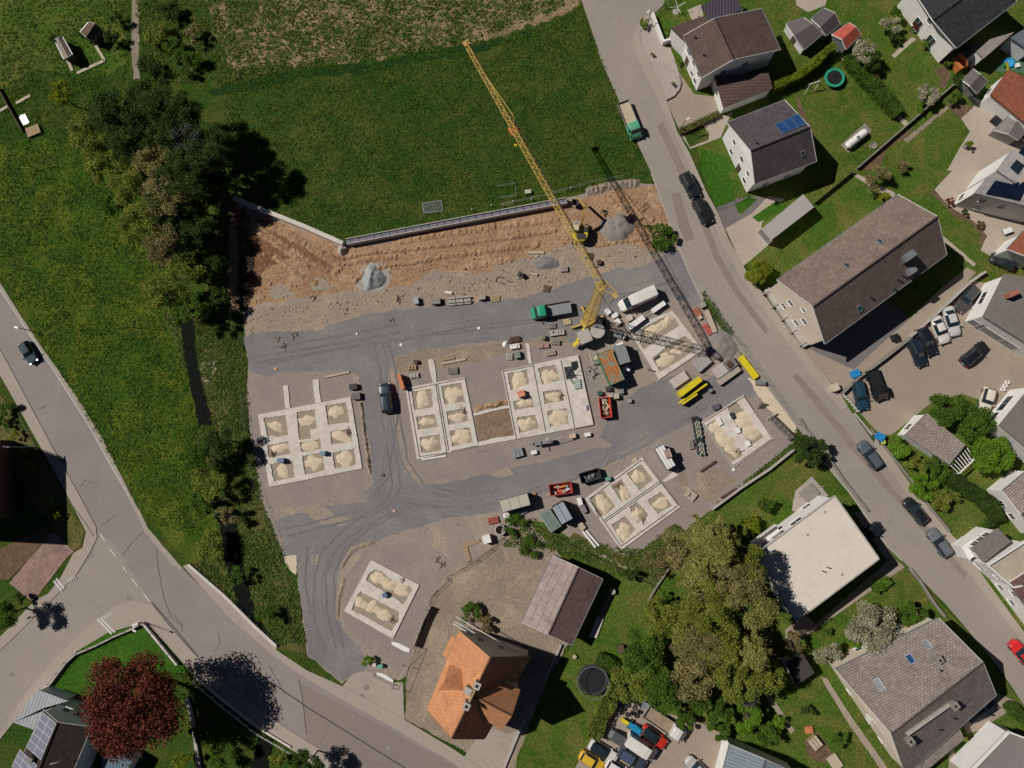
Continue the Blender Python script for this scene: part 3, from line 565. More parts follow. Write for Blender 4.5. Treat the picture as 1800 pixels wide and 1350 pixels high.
def tufts(name, polys, mat, smin, smax, seed, label, hgt=1.0):
    Vs, Fs, o = [], [], 0
    for poly, n in polys:
        q, rs_ = scatter(poly, n, seed+n)
        for w in WAT: q = q[~inpoly(q, w)]
        N = len(q)
        keep = np.array([noise.noise((a*.25, b*.25, seed)) for a, b in q]) > rs_.uniform(-.7, .25, N); q = q[keep]; N = len(q)
        for b in range(2):
            s = rs_.uniform(smin, smax, N); a = rs_.uniform(0, 6.28, N); l = rs_.uniform(.2, .9, N)*hgt; a2 = a+rs_.uniform(1.2, 2.6, N)
            c = np.c_[q+rs_.uniform(-.1, .1, q.shape), np.full(N, .02)]
            d1 = np.c_[np.cos(a)*s, np.sin(a)*s, np.zeros(N)]*.5; tip = np.c_[np.cos(a2)*s, np.sin(a2)*s, l*s]
            V = np.stack([c-d1*.6, c+d1*.6, c+tip], 1).reshape(-1, 3); Vs.append(V)
            Fs.append(np.arange(len(V)).reshape(-1, 3)+o); o += len(V)
    ob = bpy.data.objects.new(name, fast_mesh(name, np.concatenate(Vs), np.concatenate(Fs), mat)); COL.objects.link(ob)
    return tag(ob, label, 'grass', None, 'stuff')
lf_weed = m_leaf('weed_leaf', [(.04, .09, .012), (.065, .13, .018), (.105, .155, .03), (.21, .19, .075)])
lf_grass = m_leaf('grass_blade', [(.030, .085, .010), (.050, .125, .014), (.082, .16, .018), (.14, .19, .025)])
tufts('field_grass', [([(395,120),(640,112),(820,78),(985,35),(1020,0),(1045,70),(1100,215),(1140,300),(1000,342),(760,395),(610,422),(520,388),(400,340)], 26000), ([(0,250),(160,240),(260,330),(300,560),(345,700),(350,830),(395,960),(262,915),(80,612),(0,490)], 22000), ([(0,0),(230,0),(225,110),(200,240),(0,250)], 7000)], lf_grass, .18, .4, 11, 'long uneven meadow grass of the fields around the site')
tufts('weeds', [([(290,555),(420,548),(430,640),(438,760),(462,890),(500,985),(525,1050),(535,1130),(487,1130),(395,1040),(345,990),(395,960),(350,830),(345,700)], 14000), ([(240,0),(400,0),(420,120),(640,100),(380,150),(250,140)], 3500), ([(400,0),(1020,0),(820,75),(640,105),(420,130)], 7000), (zG([(380,200),(560,60),(640,120),(560,280),(440,400),(330,300),(200,240),(60,170),(0,140)]), 1300),
      (zE([(1100,1345),(1790,800),(1795,700),(1800,860),(1300,1180)]), 900), (zC([(560,440),(780,420),(860,560),(720,640),(640,560)]), 900), (zC([(1060,960),(1300,1290),(1240,1290),(1090,1080)]), 700), (zT([(700,560),(930,300),(1100,420),(1300,520),(1700,700),(1800,840),(1600,780),(1250,620),(900,560)]), 1600)], lf_weed, .25, .55, 12, 'tangled weeds along the stream and the field edges', .9)
def on_plane(p, q0, q1, q2):   # photo pixel to the plane through three points
    n = (q1-q0).cross(q2-q0); d = G(*p, 0)-Vector((0, 0, CH)); s = n.dot(q0-Vector((0, 0, CH)))/n.dot(d); return Vector((0, 0, CH))+d*s
# ---------------------------------------------------------------- buildings
def wallwin(parent, a, b, n, spec, zbase=0):
    """windows on the wall from a to b (xy at ground), n outward normal; spec: (t, z, w, h, kind)"""
    d = (b-a); L = d.length; d.normalize()
    for s in spec:
        t, z, w, h = s[:4]; kind = s[4] if len(s) > 4 else 'window'
        c = a+d*(t*L); c = Vector((c.x, c.y, zbase+z+h/2)); mb = MB(); u = Vector((0, 0, 1))
        def slab(o, hw, hh, d0, d1, cc=c):
            q = [(-1, -1), (1, -1), (1, 1), (-1, 1)]
            f = lambda dd: [cc+d*x*hw+u*y*hh+n*dd for x, y in q]
            o.prism(f(d0), f(d1))
        # frame of four bars standing proud of the wall, sill below
        for cc, hw, hh in ((c+u*(h/2-.04), w/2, .04), (c-u*(h/2-.04), w/2, .04), (c+d*(w/2-.04), .04, h/2-.08), (c-d*(w/2-.04), .04, h/2-.08)): slab(mb, hw, hh, -.05, .05, cc)
        if kind == 'window': slab(mb, .025, h/2-.08, -.04, .04); slab(mb, w/2+.08, .03, -.05, .16, c-u*(h/2+.032))
        f = part(kind, mb, M['whitep'] if kind != 'door' else M['dwood'], parent, True)
        pn = MB(); slab(pn, w/2-.08, h/2-.08, -.03, .022)
        if kind == 'window': part('pane', pn, M['glass_lt'], f, True)
        elif kind == 'garage_door': part('door_panel', pn, M['steel'], f, True)
        else: part('door_panel', pn, M['dwood'], f, True)

def quad_uv(e0, e1, r1, r0):
    u = (e1-e0).normalized(); v = (r0-e0); v = (v-u*v.dot(u)).normalized()
    return [((p-e0).dot(u), (p-e0).dot(v)) for p in (e0, e1, r1, r0)]
def roof_slab(pts, th=.16, uvf=None):
    mb = MB(); top = [Vector(p) for p in pts]; bot = [p-Vector((0, 0, th)) for p in top]
    uv = quad_uv(*top[:4]) if len(top) == 4 else None
    nrm = (top[1]-top[0]).cross(top[2]-top[0])
    if nrm.z < 0: top.reverse(); bot.reverse(); uv = uv and uv[::-1]
    if uv is None:
        u = (top[1]-top[0]).normalized(); v = Vector((0, 0, 1)).cross(u).normalized()
        v = (v-u*v.dot(u)); uv = [((p-top[0]).dot(u), (p-top[0]).dot(v)) for p in top]
    n = len(top)
    for k in range(1, n-1): mb.face([top[0], top[k], top[k+1]], [uv[0], uv[k], uv[k+1]]); mb.face([bot[0], bot[k+1], bot[k]])
    for i in range(n): mb.face([top[i], bot[i], bot[(i+1) % n], top[(i+1) % n]], [(0, 0), (0, .1), (.1, .1), (.1, 0)])
    return mb
def gable(name, label, E1, RG, E2, he, roof, wall, over=.4, hr=None, cat='house', wins={}, fascia=None, ridge=True, th=.16, base=0, group=None):
    e10, e11 = G(*E1[0], he), G(*E1[1], he); e20, e21 = G(*E2[0], he), G(*E2[1], he)
    if hr is None:
        best = None
        for k in range(8, 70):
            z = he+k*.1; q0, q1 = G(*RG[0], z), G(*RG[1], z); dd = 0
            for q, a, b in ((q0, e10, e20), (q1, e11, e21)):
                ab = (b-a).xy.normalized(); dd += abs(ab.cross((q-a).xy)) if hasattr(ab, 'cross') else 0
            if best is None or dd < best[0]: best = (dd, z)
        hr = min(best[1], he+5.0)
    r0, r1 = G(*RG[0], hr), G(*RG[1], hr)
    m1, m2 = (e10+e11)/2, (e20+e21)/2      # keep each roof face plane
    e10, e11 = on_plane(E1[0], r0, r1, m1), on_plane(E1[1], r0, r1, m1); e20, e21 = on_plane(E2[0], r0, r1, m2), on_plane(E2[1], r0, r1, m2)
    base_c = (e10+e11+e20+e21)/4; loc = Vector((base_c.x, base_c.y, base))
    t = empty(name, label, cat, loc, 0, group)
    u = (r1-r0).normalized()
    rf = part('roof', roof_slab([e10, e11, r1, r0], th), roof, t, True)
    rf2 = part('roof', roof_slab([e20, e21, r1, r0], th), roof, t, True)
    if ridge:
        mb = MB().cone(r0+Vector((0, 0, .03)), r1+Vector((0, 0, .03)), .13, .13, 6); part('ridge_cap', mb, ridge if ridge is not True else roof, t, True)
    # gutters along the eaves, verge boards up the gables
    gm = fascia or M['steel']
    for a, b in ((e10, e11), (e20, e21)):
        out = ((a-r0)-(u*(a-r0).dot(u))); out.z = 0; out.normalize()
        part('gutter', MB().bar(a+out*.08-Vector((0, 0, .1)), b+out*.08-Vector((0, 0, .1)), .12), gm, t, True)
    for r, a, b, s in ((r0, e10, e20, -1), (r1, e11, e21, 1)):
        for c in (a, b): part('verge_board', MB().bar(c+u*s*.05-Vector((0, 0, .06)), r+u*s*.05-Vector((0, 0, .06)), .05, .2), fascia or M['whitep'], t, True)
    # wall block under the roof
    ends = []
    for r, a, b, s in ((r0, e10, e20, 1), (r1, e11, e21, -1)):
        def on(q, far):    # move in along the eave and in from the eave
            d = (r-q); d.z = 0; w = d.length; k = over/w; p = q.lerp(r, k)+u*s*over
            return Vector((p.x, p.y, q.z+(r.z-q.z)*k-th-.04))
        A, B, C = on(a, r), r+u*s*over-Vector((0, 0, th+.04)), on(b, r)
        ends.append([Vector((A.x, A.y, base)), A, B, C, Vector((C.x, C.y, base))])
    part('wall', MB().prism(ends[0], ends[1]), wall, t, True)
    g = {'g0': (ends[0][0], ends[0][4]), 'g1': (ends[1][0], ends[1][4]), 's1': (ends[0][0], ends[1][0]), 's2': (ends[0][4], ends[1][4])}
    cc = Vector((base_c.x, base_c.y, base))
    for k, sp in wins.items():
        a, b = g[k]; n = Vector((-(b-a).y, (b-a).x, 0)).normalized()
        if n.dot((a+b)/2-cc) < 0: n = -n
        wallwin(t, a, b, n, sp, base)
    return t, dict(e10=e10, e11=e11, e20=e20, e21=e21, r0=r0, r1=r1, hr=hr, u=u)
def flat(name, label, P, h, roof, wall, over=.25, cat='house', wins={}, parapet=0, th=.25, group=None, slope=None, pmat=None):
    hs = slope or [h]*len(P)
    top = [G(*p, z) for p, z in zip(P, hs)]; c = sum(top, Vector())/len(top); loc = Vector((c.x, c.y, 0))
    t = empty(name, label, cat, loc, 0, group)
    part('roof', roof_slab(top, th), roof, t, True)
    n = len(top); ins = []
    area = sum(top[i].x*top[(i+1) % n].y-top[(i+1) % n].x*top[i].y for i in range(n))
    sg = 1 if area > 0 else -1
    for i in range(n):
        a, b, d = top[i-1], top[i], top[(i+1) % n]
        n1 = Vector((-(b-a).y, (b-a).x)).normalized()*sg; n2 = Vector((-(d-b).y, (d-b).x)).normalized()*sg
        m = (n1+n2); m = m/max(.3, m.length_squared)*2*over; ins.append(Vector((b.x+m.x, b.y+m.y, b.z-th-.01)))
    part('wall', MB().prism([Vector((p.x, p.y, 0)) for p in ins], ins), wall, t, True)
    if parapet:
        mb = MB()
        for i in range(n):
            a, b = top[i], top[(i+1) % n]; d = (b-a).normalized()*.1
            mb.bar(a+Vector((0, 0, parapet/2))-d*0, b+Vector((0, 0, parapet/2))-d*1.2, .2, parapet)
        part('parapet', mb, pmat or wall, t, True)
    for k, sp in wins.items():
        a, b = ins[k], ins[(k+1) % n]; a = Vector((a.x, a.y, 0)); b = Vector((b.x, b.y, 0)); nn = Vector((-(b-a).y, (b-a).x, 0)).normalized()*-sg
        wallwin(t, a, b, nn, sp)
    return t, top
def plate(parent, name, P, plane, mat, th=.06, lift=.08, cells=None, frame=None, label=None):
    pts = [on_plane(p, *plane) for p in P]; n = (plane[1]-plane[0]).cross(plane[2]-plane[0]).normalized(); n = n if n.z > 0 else -n
    lo = [p+n*lift for p in pts]; hi = [p+n*(lift+th) for p in pts]
    o = part(name, MB().prism(lo, hi), mat, parent, True, label)
    if cells and len(pts) == 4:
        mb = MB(); a, b, c, d = [p+n*(lift+th+.004) for p in pts]
        for i in range(cells[0]+1):
            k = i/cells[0]; mb.bar(a.lerp(b, k), d.lerp(c, k), .045, .02)
        for j in range(cells[1]+1):
            k = j/cells[1]; mb.bar(a.lerp(d, k), b.lerp(c, k), .045, .026)
        part('panel_frame', mb, frame or M['steel'], o, True)
    return o
def skylight(parent, px, plane, w=.8, h=1.1, u=None, glass=None):
    c = on_plane(px, *plane); n = (plane[1]-plane[0]).cross(plane[2]-plane[0]).normalized(); n = n if n.z > 0 else -n
    u = (plane[1]-plane[0]).normalized(); v = n.cross(u)
    q = [(-1, -1), (1, -1), (1, 1), (-1, 1)]
    f = lambda k, dd: [c+u*x*w/2*k+v*y*h/2*k+n*dd for x, y in q]
    mb = MB(); s = f(1, 0), f(1, .14), f(.8, .14), f(.8, .05)
    for i in range(4):
        j = (i+1) % 4
        for a, b in ((0, 1), (1, 2), (2, 3)): mb.face([s[a][i], s[a][j], s[b][j], s[b][i]])
    o = part('skylight', mb, M['steel'], parent, True); part('pane', MB().face(f(.82, .08)), glass or M['glass_lt'], o, True); return o
def chimney(parent, px, h0, h1, w=.7, mat=None, d=None, rz=0):
    c = G(*px, h1); mb = MB().box((c.x, c.y, (h0+h1)/2), (w, d or w, h1-h0), rz).box((c.x, c.y, h1+.05), (w+.16, (d or w)+.16, .1), rz)
    o = part('chimney', mb, mat or M['dconcrete'], parent, True)
    f = MB().ring((c.x, c.y, h1+.1), .2, .12, 0, .22, 12); part('flue', f, M['dwood'], o, True); return o
def vent(parent, px, plane):
    c = on_plane(px, *plane); part('vent_pipe', MB().cone(c-Vector((0, 0, .1)), c+Vector((0, 0, .45)), .1, .1, 8).cone(c+Vector((0, 0, .45)), c+Vector((0, 0, .55)), .17, .14, 8), M['dsteel'], parent, True)

t_brown = m_tile('brown_tiles', (.105, .070, .058), (.125, .085, .07), None, bump=.4)
t_grey = m_tile('charcoal_tiles', (.075, .068, .07), (.095, .085, .085), None, w=.35, h=.45, bump=1.0)
t_dark = m_tile('black_tiles', (.028, .03, .035), (.04, .042, .046), (.09, .1, .11), w=.4, h=.4, mossamt=.5, bump=1.2)
t_old = m_tile('old_red_brown_tiles', (.20, .145, .12), (.24, .175, .145), (.34, .28, .22), w=.26, h=.3, mossamt=.5)
t_orange = m_tile('orange_clay_tiles', (.62, .275, .125), (.68, .31, .15), (.44, .21, .11), w=.2, h=.2, mossamt=.3, bump=.5)
t_greyold = m_tile('weathered_grey_tiles', (.20, .165, .145), (.25, .21, .185), (.33, .29, .24), w=.5, h=.35, mossamt=.6)
t_red = m_tile('red_tiles', (.27, .085, .045), (.31, .10, .055), (.2, .07, .05), w=.3, h=.3)
t_pinkgrey = m_tile('mauve_tiles', (.26, .215, .19), (.31, .26, .23), (.12, .09, .08), w=.5, h=.34, mossamt=.6, bump=1.2)
t_barn = m_tile('fibre_cement', (.30, .235, .215), (.33, .26, .235), (.14, .10, .09), w=2.2, h=1.2, mossamt=.45, bump=.6)
felt = m_plain('roof_felt', (.165, .15, .135), .95, .15, .9, bump=.5, grime=(.24, .21, .18), gamt=.5)
membrane = m_plain('white_roof_membrane', (.62, .56, .485), .8, .05, .4, grime=(.49, .42, .36), gamt=.5)
lightroof = m_plain('pale_metal_roof', (.36, .33, .315), .5, .06, .5)
seam = m_sheet('standing_seam', (.20, .235, .26), .5, .4)
solar = m_plain('solar_cells', (.008, .014, .035), .12, .2, .6, spec=.6)
solar2 = m_plain('blue_solar_cells', (.02, .06, .16), .12, .2, .6, spec=.6)
solar3 = m_plain('reflecting_solar_cells', (.17, .17, .215), .3, .1, .6, spec=.6)

# brown-roofed villa at the top
vil, g = gable('house', 'white villa with plain brown roof opposite the top of the field', [(1202,63),(1234,136)], [(1257,32),(1290,104)], [(1339,15.5),(1371.5,87)], 5.2, t_brown, M['white'], .35,
    wins={'s1': [(.82,.5,.8,1.3),(.62,.6,.8,1.2),(.3,.3,1.0,2.0,'door'),(.85,3.0,.9,1.2),(.55,3.0,.9,1.2),(.25,3.0,1.2,1.3)], 'g1': [(.3,3.0,1.0,1.2),(.6,3.0,1.0,1.2)]})
P1 = (g['e10'], g['e11'], g['r0']); vent(vil, (1221,67), P1); vent(vil, (1236,98), P1)
roof2 = [zA(805,215), zA(1075,122), zA(1160,172), zA(935,345)]
part('lower_roof', roof_slab([G(*p, 4.3) for p in [zA(803,216), zA(1072,124), zA(1128,168), zA(912,282), zA(935,345)]], .2), t_brown, vil, True)
wl_ = [G(*p, 4.0) for p in [zA(815,222), zA(1065,135), zA(1130,185), zA(925,338)]]
part('wall', MB().prism([Vector((p.x, p.y, 0)) for p in wl_], wl_), M['white'], vil, True)
cg = empty('garage', 'brown-tiled garage with white walls in the shade of the villa', 'garage', G(1308,150))
gr = [G(*p, z) for p, z in zip([zA(1150,600), zA(1580,578), zA(1612,698), zA(1222,850)], (3.4, 3.4, 2.8, 2.8))]
part('roof', roof_slab(gr, .2), m_tile('ribbed_brown_tiles', (.105, .065, .055), (.12, .075, .065), None, bump=1, w=.4, h=.5), cg, True)
gi = [p.lerp(sum(gr, Vector())/4, .05)-Vector((0, 0, .22)) for p in gr]; part('wall', MB().prism([Vector((p.x, p.y, 0)) for p in gi], gi), M['white'], cg, True)
pg = empty('pergola', 'violet-grey slatted terrace canopy behind the villa', 'pergola', G(1268,16)); pp = [G(*p, 2.7) for p in [zA(1042,52), zA(1180,-30), zA(1330,-40), zA(1372,75), zA(1150,165), zA(1115,165)]]
part('roof', roof_slab(pp, .1), m_sheet('dark_canopy', (.06, .05, .07), .5), pg, True)
for p in pp[:5]: part('post', MB().bar(Vector((p.x, p.y, 0)), p-Vector((0, 0, .1)), .12), M['whitep'], pg, True)

# white house with charcoal tiles
h2, g = gable('house', 'white house with charcoal tiled roof and one blue solar panel', [(1278,215.5),(1379,176)], [(1320,265.5),(1424,224)], [(1327,323),(1435,283)], 5.4, t_grey, M['white'], .4,
    wins={'g0': [(.25,3.2,.8,1.2),(.55,3.1,.9,1.3),(.8,3.1,.8,1.1),(.3,.6,.9,1.2),(.6,.1,1.0,2.0,'door'),(.82,.6,.9,1.2)], 's2': [(.3,.5,1.0,1.2),(.7,.5,1.0,1.2)]})
P2 = (g['e10'], g['e11'], g['r0']); plate(h2, 'solar_panel', [zA(1628,990), zB(10,905), zB(80,985), zA(1690,1062)], P2, solar2, cells=(3, 1), label='blue solar panel')
skylight(h2, zB(50,1215), (g['e20'], g['e21'], g['r0']), .7, .9)
vent(h2, zA(1480,1135), P2)
mb = MB(); d_ = [G(*p, z) for p, z in zip([zC(1350,160), zC(1470,100), zC(1440,30), zC(1330,30)], (0, 0, 0, 0))]
# ochre gable-ended long house with mossy tiles
h3, g = gable('house', 'long cream house with mossy red-brown tiled roof beside the street', [(1366,492),(1578,342)], [(1429,539),(1648,381)], [(1450,604),(1664,447)], 6.9, t_old, M['cream'], .45,
    wins={'g0': [(.32,1.0,1.1,1.2),(.62,1.0,1.1,1.2),(.33,3.9,1.1,1.2),(.65,3.9,1.1,1.2),(.5,6.4,.8,1.0)], 's2': [(.2,1,1,1.2),(.5,1,1,1.2),(.8,1,1,1.2)]})
P31 = (g['e10'], g['e11'], g['r0']); P32 = (g['e20'], g['e21'], g['r0'])
for p in (zD(660,560), zD(400,748)): skylight(h3, p, P31, .5, .9)
skylight(h3, zD(500,1090), P32, .8, 1.2, glass=m_plain('teal_glass', (.01, .09, .08), .1))
for p in (zD(580,1000), zD(800,862), zD(765,935), zD(836,830)): vent(h3, p, P32)
for (p, s_, zz) in ((zD(865,690), 1.6, 1.0), (zD(890,800), 1.2, .6)):
    c = on_plane(p, *P32); r_ = math.atan2(g['u'].y, g['u'].x)
    o = part('chimney', MB().box((c.x, c.y, c.z+zz*.5), (s_, .9, zz+1.0), r_).box((c.x, c.y, c.z+zz+.05), (s_+.15, 1.05, .1), r_), M['steel'], h3, True)
mb = MB(); a_, b_ = G(*zC(1530,965)), G(*zC(1880,1350))
# row of pale retaining bays along the gable
for i in range(5):
    p = G(1345+i*17.2, 514+i*22.6+4); q = G(1345+(i+1)*17.2, 514+(i+1)*22.6+4); out = Vector((-.8, -.55, 0))
rt = [G(1341,512), G(1349,506), G(1420,606), G(1409,612)]
single('retaining_wall', MB().prism([Vector((p.x, p.y, 0)) for p in rt], [Vector((p.x, p.y, .9)) for p in rt]), M['concrete'], 'low pale retaining wall at the foot of the cream gable', 'wall')
for i in range(5):
    p = G(1345+i*16, 517+i*22.3)
    single('buttress', MB().box((p.x, p.y, .5), (1.1, .12, 1.0), R(30)), M['dsteel'] if 0 else M['dconcrete'], 'short dark step rib on the wall below the cream gable', 'buttress', 'ribs on the retaining wall below the cream gable')
sh, tp = flat('garage', 'long white flat-roofed garage with open front north of the cream house', [(1340,401),(1412,341),(1431,364),(1357,421)], 2.9, lightroof, M['whitep'], .12, cat='garage', wins={3: [(.5,.1,2.6,2.3,'garage_door')]})
# flat white building
h4, tp = flat('building', 'large flat-roofed white building with pale roof beside the tall conifers', [(1466.7,871),(1545,982),(1398.7,1092),(1332,971)], 6.4, membrane, M['white'], .3, cat='building',
    wins={2: [(.12,.9,1.0,1.3),(.3,.9,1.6,1.3),(.5,.9,1.0,1.3),(.15,3.7,1.6,1.3),(.35,3.7,1.6,1.3),(.6,3.7,1.6,1.3)], 3: [(.1,3.5,2.2,1.6),(.3,3.5,2.2,1.6),(.55,3.5,2,1.6),(.2,.5,2,2),(.8,.5,1.4,1.6)]}, parapet=.12, th=.35, pmat=M['concrete'])
c = G(1352,955,3.2); part('balcony', MB().box((c.x-.6, c.y+1, 3.2), (4.6, 1.3, .18), R(36)).box((c.x-1.0, c.y+1.5, 3.8), (4.6, .06, 1.0), R(36)), M['whitep'], h4, True)
for p in ((1420,940), (1480,1010), (1380,1040), (1450,900)): c = G(*p, 6.4); part('roof_drain', MB().ring((c.x, c.y, 6.4), .18, .1, 0, .06, 12), M['steel'], h4, True)
for p in (zH(135,310), zH(160,290)): c = G(*p, 6.4); part('vent_pipe', MB().cone(c, c+Vector((.25, -.1, .5)), .08, .08), M['dsteel'], h4, True)
# grey weathered house lower right
h5, g = gable('house', 'big weathered grey-tiled house with three rooflights beside the street', [(1468.3,1176.7),(1650,1086.7)], [(1566.7,1290),(1728,1165)], [(1592,1363),(1751,1222)], 5.0, t_greyold, M['cream'], .4, wins={'g0': [(.3,.8,1,1.2),(.6,.8,1,1.2),(.8,.8,1,1.2),(.5,3.4,1,1.2)], 's1': [(.3,.8,1,1.2),(.7,.8,1,1.2)]})
P51 = (g['e10'], g['e11'], g['r0']); P52 = (g['e20'], g['e21'], g['r0'])
skylight(h5, zH(435,910), P51, 1.1, 1.7, glass=M['chrome']); skylight(h5, zH(600,775), P51, .9, 1.4, glass=solar2); skylight(h5, zH(690,700), P51, .9, 1.3, glass=M['chrome'])
for p, w_ in ((zH(735,770), .8), (zH(815,1010), .9), (zH(582,1195), .9)):
    c = on_plane(p, *(P51 if p[1] < 1170 else P52)); r_ = math.atan2(g['u'].y, g['u'].x)
    o = part('chimney', MB().box((c.x, c.y, c.z+.3), (w_, w_, 1.5), r_).box((c.x, c.y, c.z+1.08), (w_+.14, w_+.14, .1), r_), M['dconcrete'], h5, True)
    part('flue', MB().box((c.x, c.y, c.z+1.16), (.3, .3, .12), r_), M['black'], o, True)
for p in (zH(755,832), zH(825,1085), zH(750,1145)): vent(h5, p, P51 if p[1] < 1178 else P52)
d0, d1 = on_plane(zH(575,1168), *P52), on_plane(zH(800,1010), *P52)
part('ridge_box', MB().bar(d0+Vector((0, 0, .3)), d1+Vector((0, 0, .3)), .3, .6), M['concrete'], h5, True)
ex = [G(*p, 4.3) for p in [zH(560,1350), zH(850,1120), zH(888,1198), zH(640,1400)]]
part('porch_roof', roof_slab([ex[0], ex[1], ex[2], ex[3]], .15), t_greyold, h5, True)
flat('shed', 'dark flat-roofed shed with red end between the conifers and the grey house', [(1380,1165),(1412,1150),(1432,1183),(1400,1205)], 2.6, m_plain('dark_felt', (.05, .045, .045), .9), M['cream'], .12, cat='shed')

# orange house with cross gable
h6, g = gable('house', 'old house with bright orange clay tiles and a cross wing', [zU(292,105),zU(0,820)], [zU(575,350),zU(225,1080)], [zU(945,340),zU(520,1082)], 5.2, t_orange, M['cream'], .4, hr=12.6, fascia=M['wood'],
    wins={'g1': [(.3,1,1,1.4),(.6,1,1,1.4),(.3,3.6,1,1.4),(.6,3.6,1,1.4),(.5,7,.8,1.1)], 's1': [(.2,1,1,1.4),(.5,1,1,1.4),(.8,1,1,1.4)], 'g0': [(.3,3.6,1,1.4),(.6,3.6,1,1.4)]})
P61 = (g['e10'], g['e11'], g['r0']); P62 = (g['e20'], g['e21'], g['r0'])
part('roof', roof_slab([on_plane(q, *P61)-Vector((0, 0, .03)) for q in zU([(140,322),(190,367),(300,190),(228,150)])], .14), t_orange, h6, True, 'low roof extension at the north-west corner')
# east cross wing
rz0 = on_plane(zU(425,700), *P62); rz1 = G(*zU(770,880), rz0.z-.1)
s1 = [G(*zU(848,640), rz0.z-4.0), on_plane(zU(655,548), *P62)]; s2 = [G(*zU(682,1000), rz0.z-4.0), on_plane(zU(500,905), *P62)]
part('roof', roof_slab([s1[0], s1[1], rz0, rz1], .16), t_orange, h6, True, 'roof of the east cross wing'); part('roof', roof_slab([s2[0], s2[1], rz0, rz1], .16), t_orange, h6, True, 'roof of the east cross wing')
part('ridge_cap', MB().cone(rz0, rz1, .12, .12, 6), t_orange, h6, True)
cdir = (rz0-rz1).normalized()*.4; cdir.z = 0; cx_ = (s1[0]+s2[0])/2
pin = lambda p: Vector((p.x+(cx_.x-p.x)*.08, p.y+(cx_.y-p.y)*.08, p.z))
fr = [pin(s1[0])*1, pin(s1[0]), rz1, pin(s2[0]), pin(s2[0])*1]; fr = [p+cdir-Vector((0, 0, .32)) for p in fr]; fr[0].z = fr[4].z = 0
back = (rz0-rz1); back.z = 0; bk = [p+back*.9 for p in fr]
part('wall', MB().prism(fr, bk), M['cream'], h6, True)
# dormer on the west slope
dr0, dr1 = on_plane(zU(335,645), *P61), G(*zU(160,562), on_plane(zU(335,645), *P61).z-.1)
a1, a2 = on_plane(zU(205,415), *P61), on_plane(zU(312,452), *P61); b1, b2 = on_plane(zU(112,640), *P61), on_plane(zU(200,690), *P61)
a1.z += .3; b1.z += .3
dm = part('dormer', roof_slab([dr1, dr0, a2, a1], .12), t_orange, h6, True); part('dormer_roof', roof_slab([dr1, dr0, b2, b1], .12), t_orange, dm, True)
fa = [a1-Vector((0, 0, .1)), dr1-Vector((0, 0, .1)), b1-Vector((0, 0, .1))]; lo_ = [Vector((p.x+.25, p.y-.15, p.z-.05)) for p in fa]
part('dormer_front', MB().face(lo_+[lo_[2]-Vector((0, 0, 1.2)), lo_[0]-Vector((0, 0, 1.2))]), M['cream'], dm, True)
for p in (zU(455,605), zU(360,790)):
    c = G(*p, 13.6); o = part('chimney', MB().box((c.x, c.y, 12.6), (.8, .8, 2.2), R(-25)).box((c.x, c.y, 13.7), (.95, .95, .1), R(-25)), M['concrete'], h6, True); part('flue', MB().box((c.x, c.y, 13.77), (.4, .4, .08), R(-25)), M['black'], o, True)
a_, b_ = G(*zU(440,630), 13.2), G(*zU(375,765), 13.2); part('chimney_beam', MB().bar(a_, b_, .3, .4), M['wood'], h6, True)
c = G(*zU(375,650), 12.2); part('roof_hatch', MB().box((c.x, c.y, 12.0), (1.0, 1.0, 1.1), R(-25)), M['concrete'], h6, True)
# timber balcony and clutter at its north side
sc_ = empty('scaffold', 'timber and white balcony frame along the shaded side of the orange house', 'scaffold', G(*zU(450,140)))
mb = MB()
for k in range(9):
    p = G(*zU(270+k*62, 60+k*33), 0); mb.bar(p, p+Vector((0, 0, 3.2)), .1)
p, q = G(*zU(235,40), 3.2), G(*zU(810,372), 3.2); mb.bar(p, q, .12); mb.bar(p-Vector((0, 0, 1.5)), q-Vector((0, 0, 1.5)), .1); mb.bar(p+Vector((.5, 1.0, 0)), q+Vector((.5, 1.0, 0)), .1); part('rail', mb, M['whitep'], sc_, True)
part('plank', MB().prism([G(*zU(a), 3.0) for a in [(230,35),(330,100),(400,140),(300,85)]], [G(*zU(a), 3.15) for a in [(230,35),(330,100),(400,140),(300,85)]]), M['pwood'], sc_, True)

# barn
h7, g = gable('barn', 'open-sided barn with two-tone mauve fibre cement roof', [(970.7,976.4),(917,1093)], [(1017,997.8),(964,1115)], [(1059,1018),(1004.7,1133.7)], 3.6, t_barn, M['dconcrete'], .3, hr=4.9, cat='barn')
for c_ in [k for k in bpy.data.objects if k.parent == h7 and k.name.startswith('roof')][1:2]: c_.data.materials[0] = m_tile('dark_fibre_cement', (.12, .075, .07), (.14, .09, .085), (.24, .18, .17), w=2.2, h=1.2, mossamt=.35, bump=.6)
# top right
h8, g = gable('house', 'dark tiled house in the top right corner with glazed conservatory', [(1600,-25),(1705,-95)], [(1640,36),(1745,-40)], [(1681,84),(1787,2)], 5.2, t_dark, M['white'], .3, wins={'g0': [(.4,.5,1.6,2),(.7,.5,1.6,2),(.5,3.3,1,1.2)]})
cv = empty('conservatory', 'white glazed lean-to beside the dark tiled house', 'conservatory', G(1636,18)); q_ = [G(*p, z) for p, z in zip([zB(940,28), zB(1075,168), zB(1182,74), zB(1060,-40)], (2.4, 2.4, 3.0, 3.0))]
part('roof', roof_slab(q_, .08), m_sheet('milky_glazing', (.42, .42, .42), 1.0, .3), cv, True)
mb = MB()
for p in q_: mb.bar(Vector((p.x, p.y, 0)), p-Vector((0, 0, .1)), .12)
for k in range(7):
    t1 = k/6; mb.bar(q_[0].lerp(q_[1], t1)+Vector((0, 0, .03)), q_[3].lerp(q_[2], t1)+Vector((0, 0, .03)), .09)
part('frame', mb, M['whitep'], cv, True)
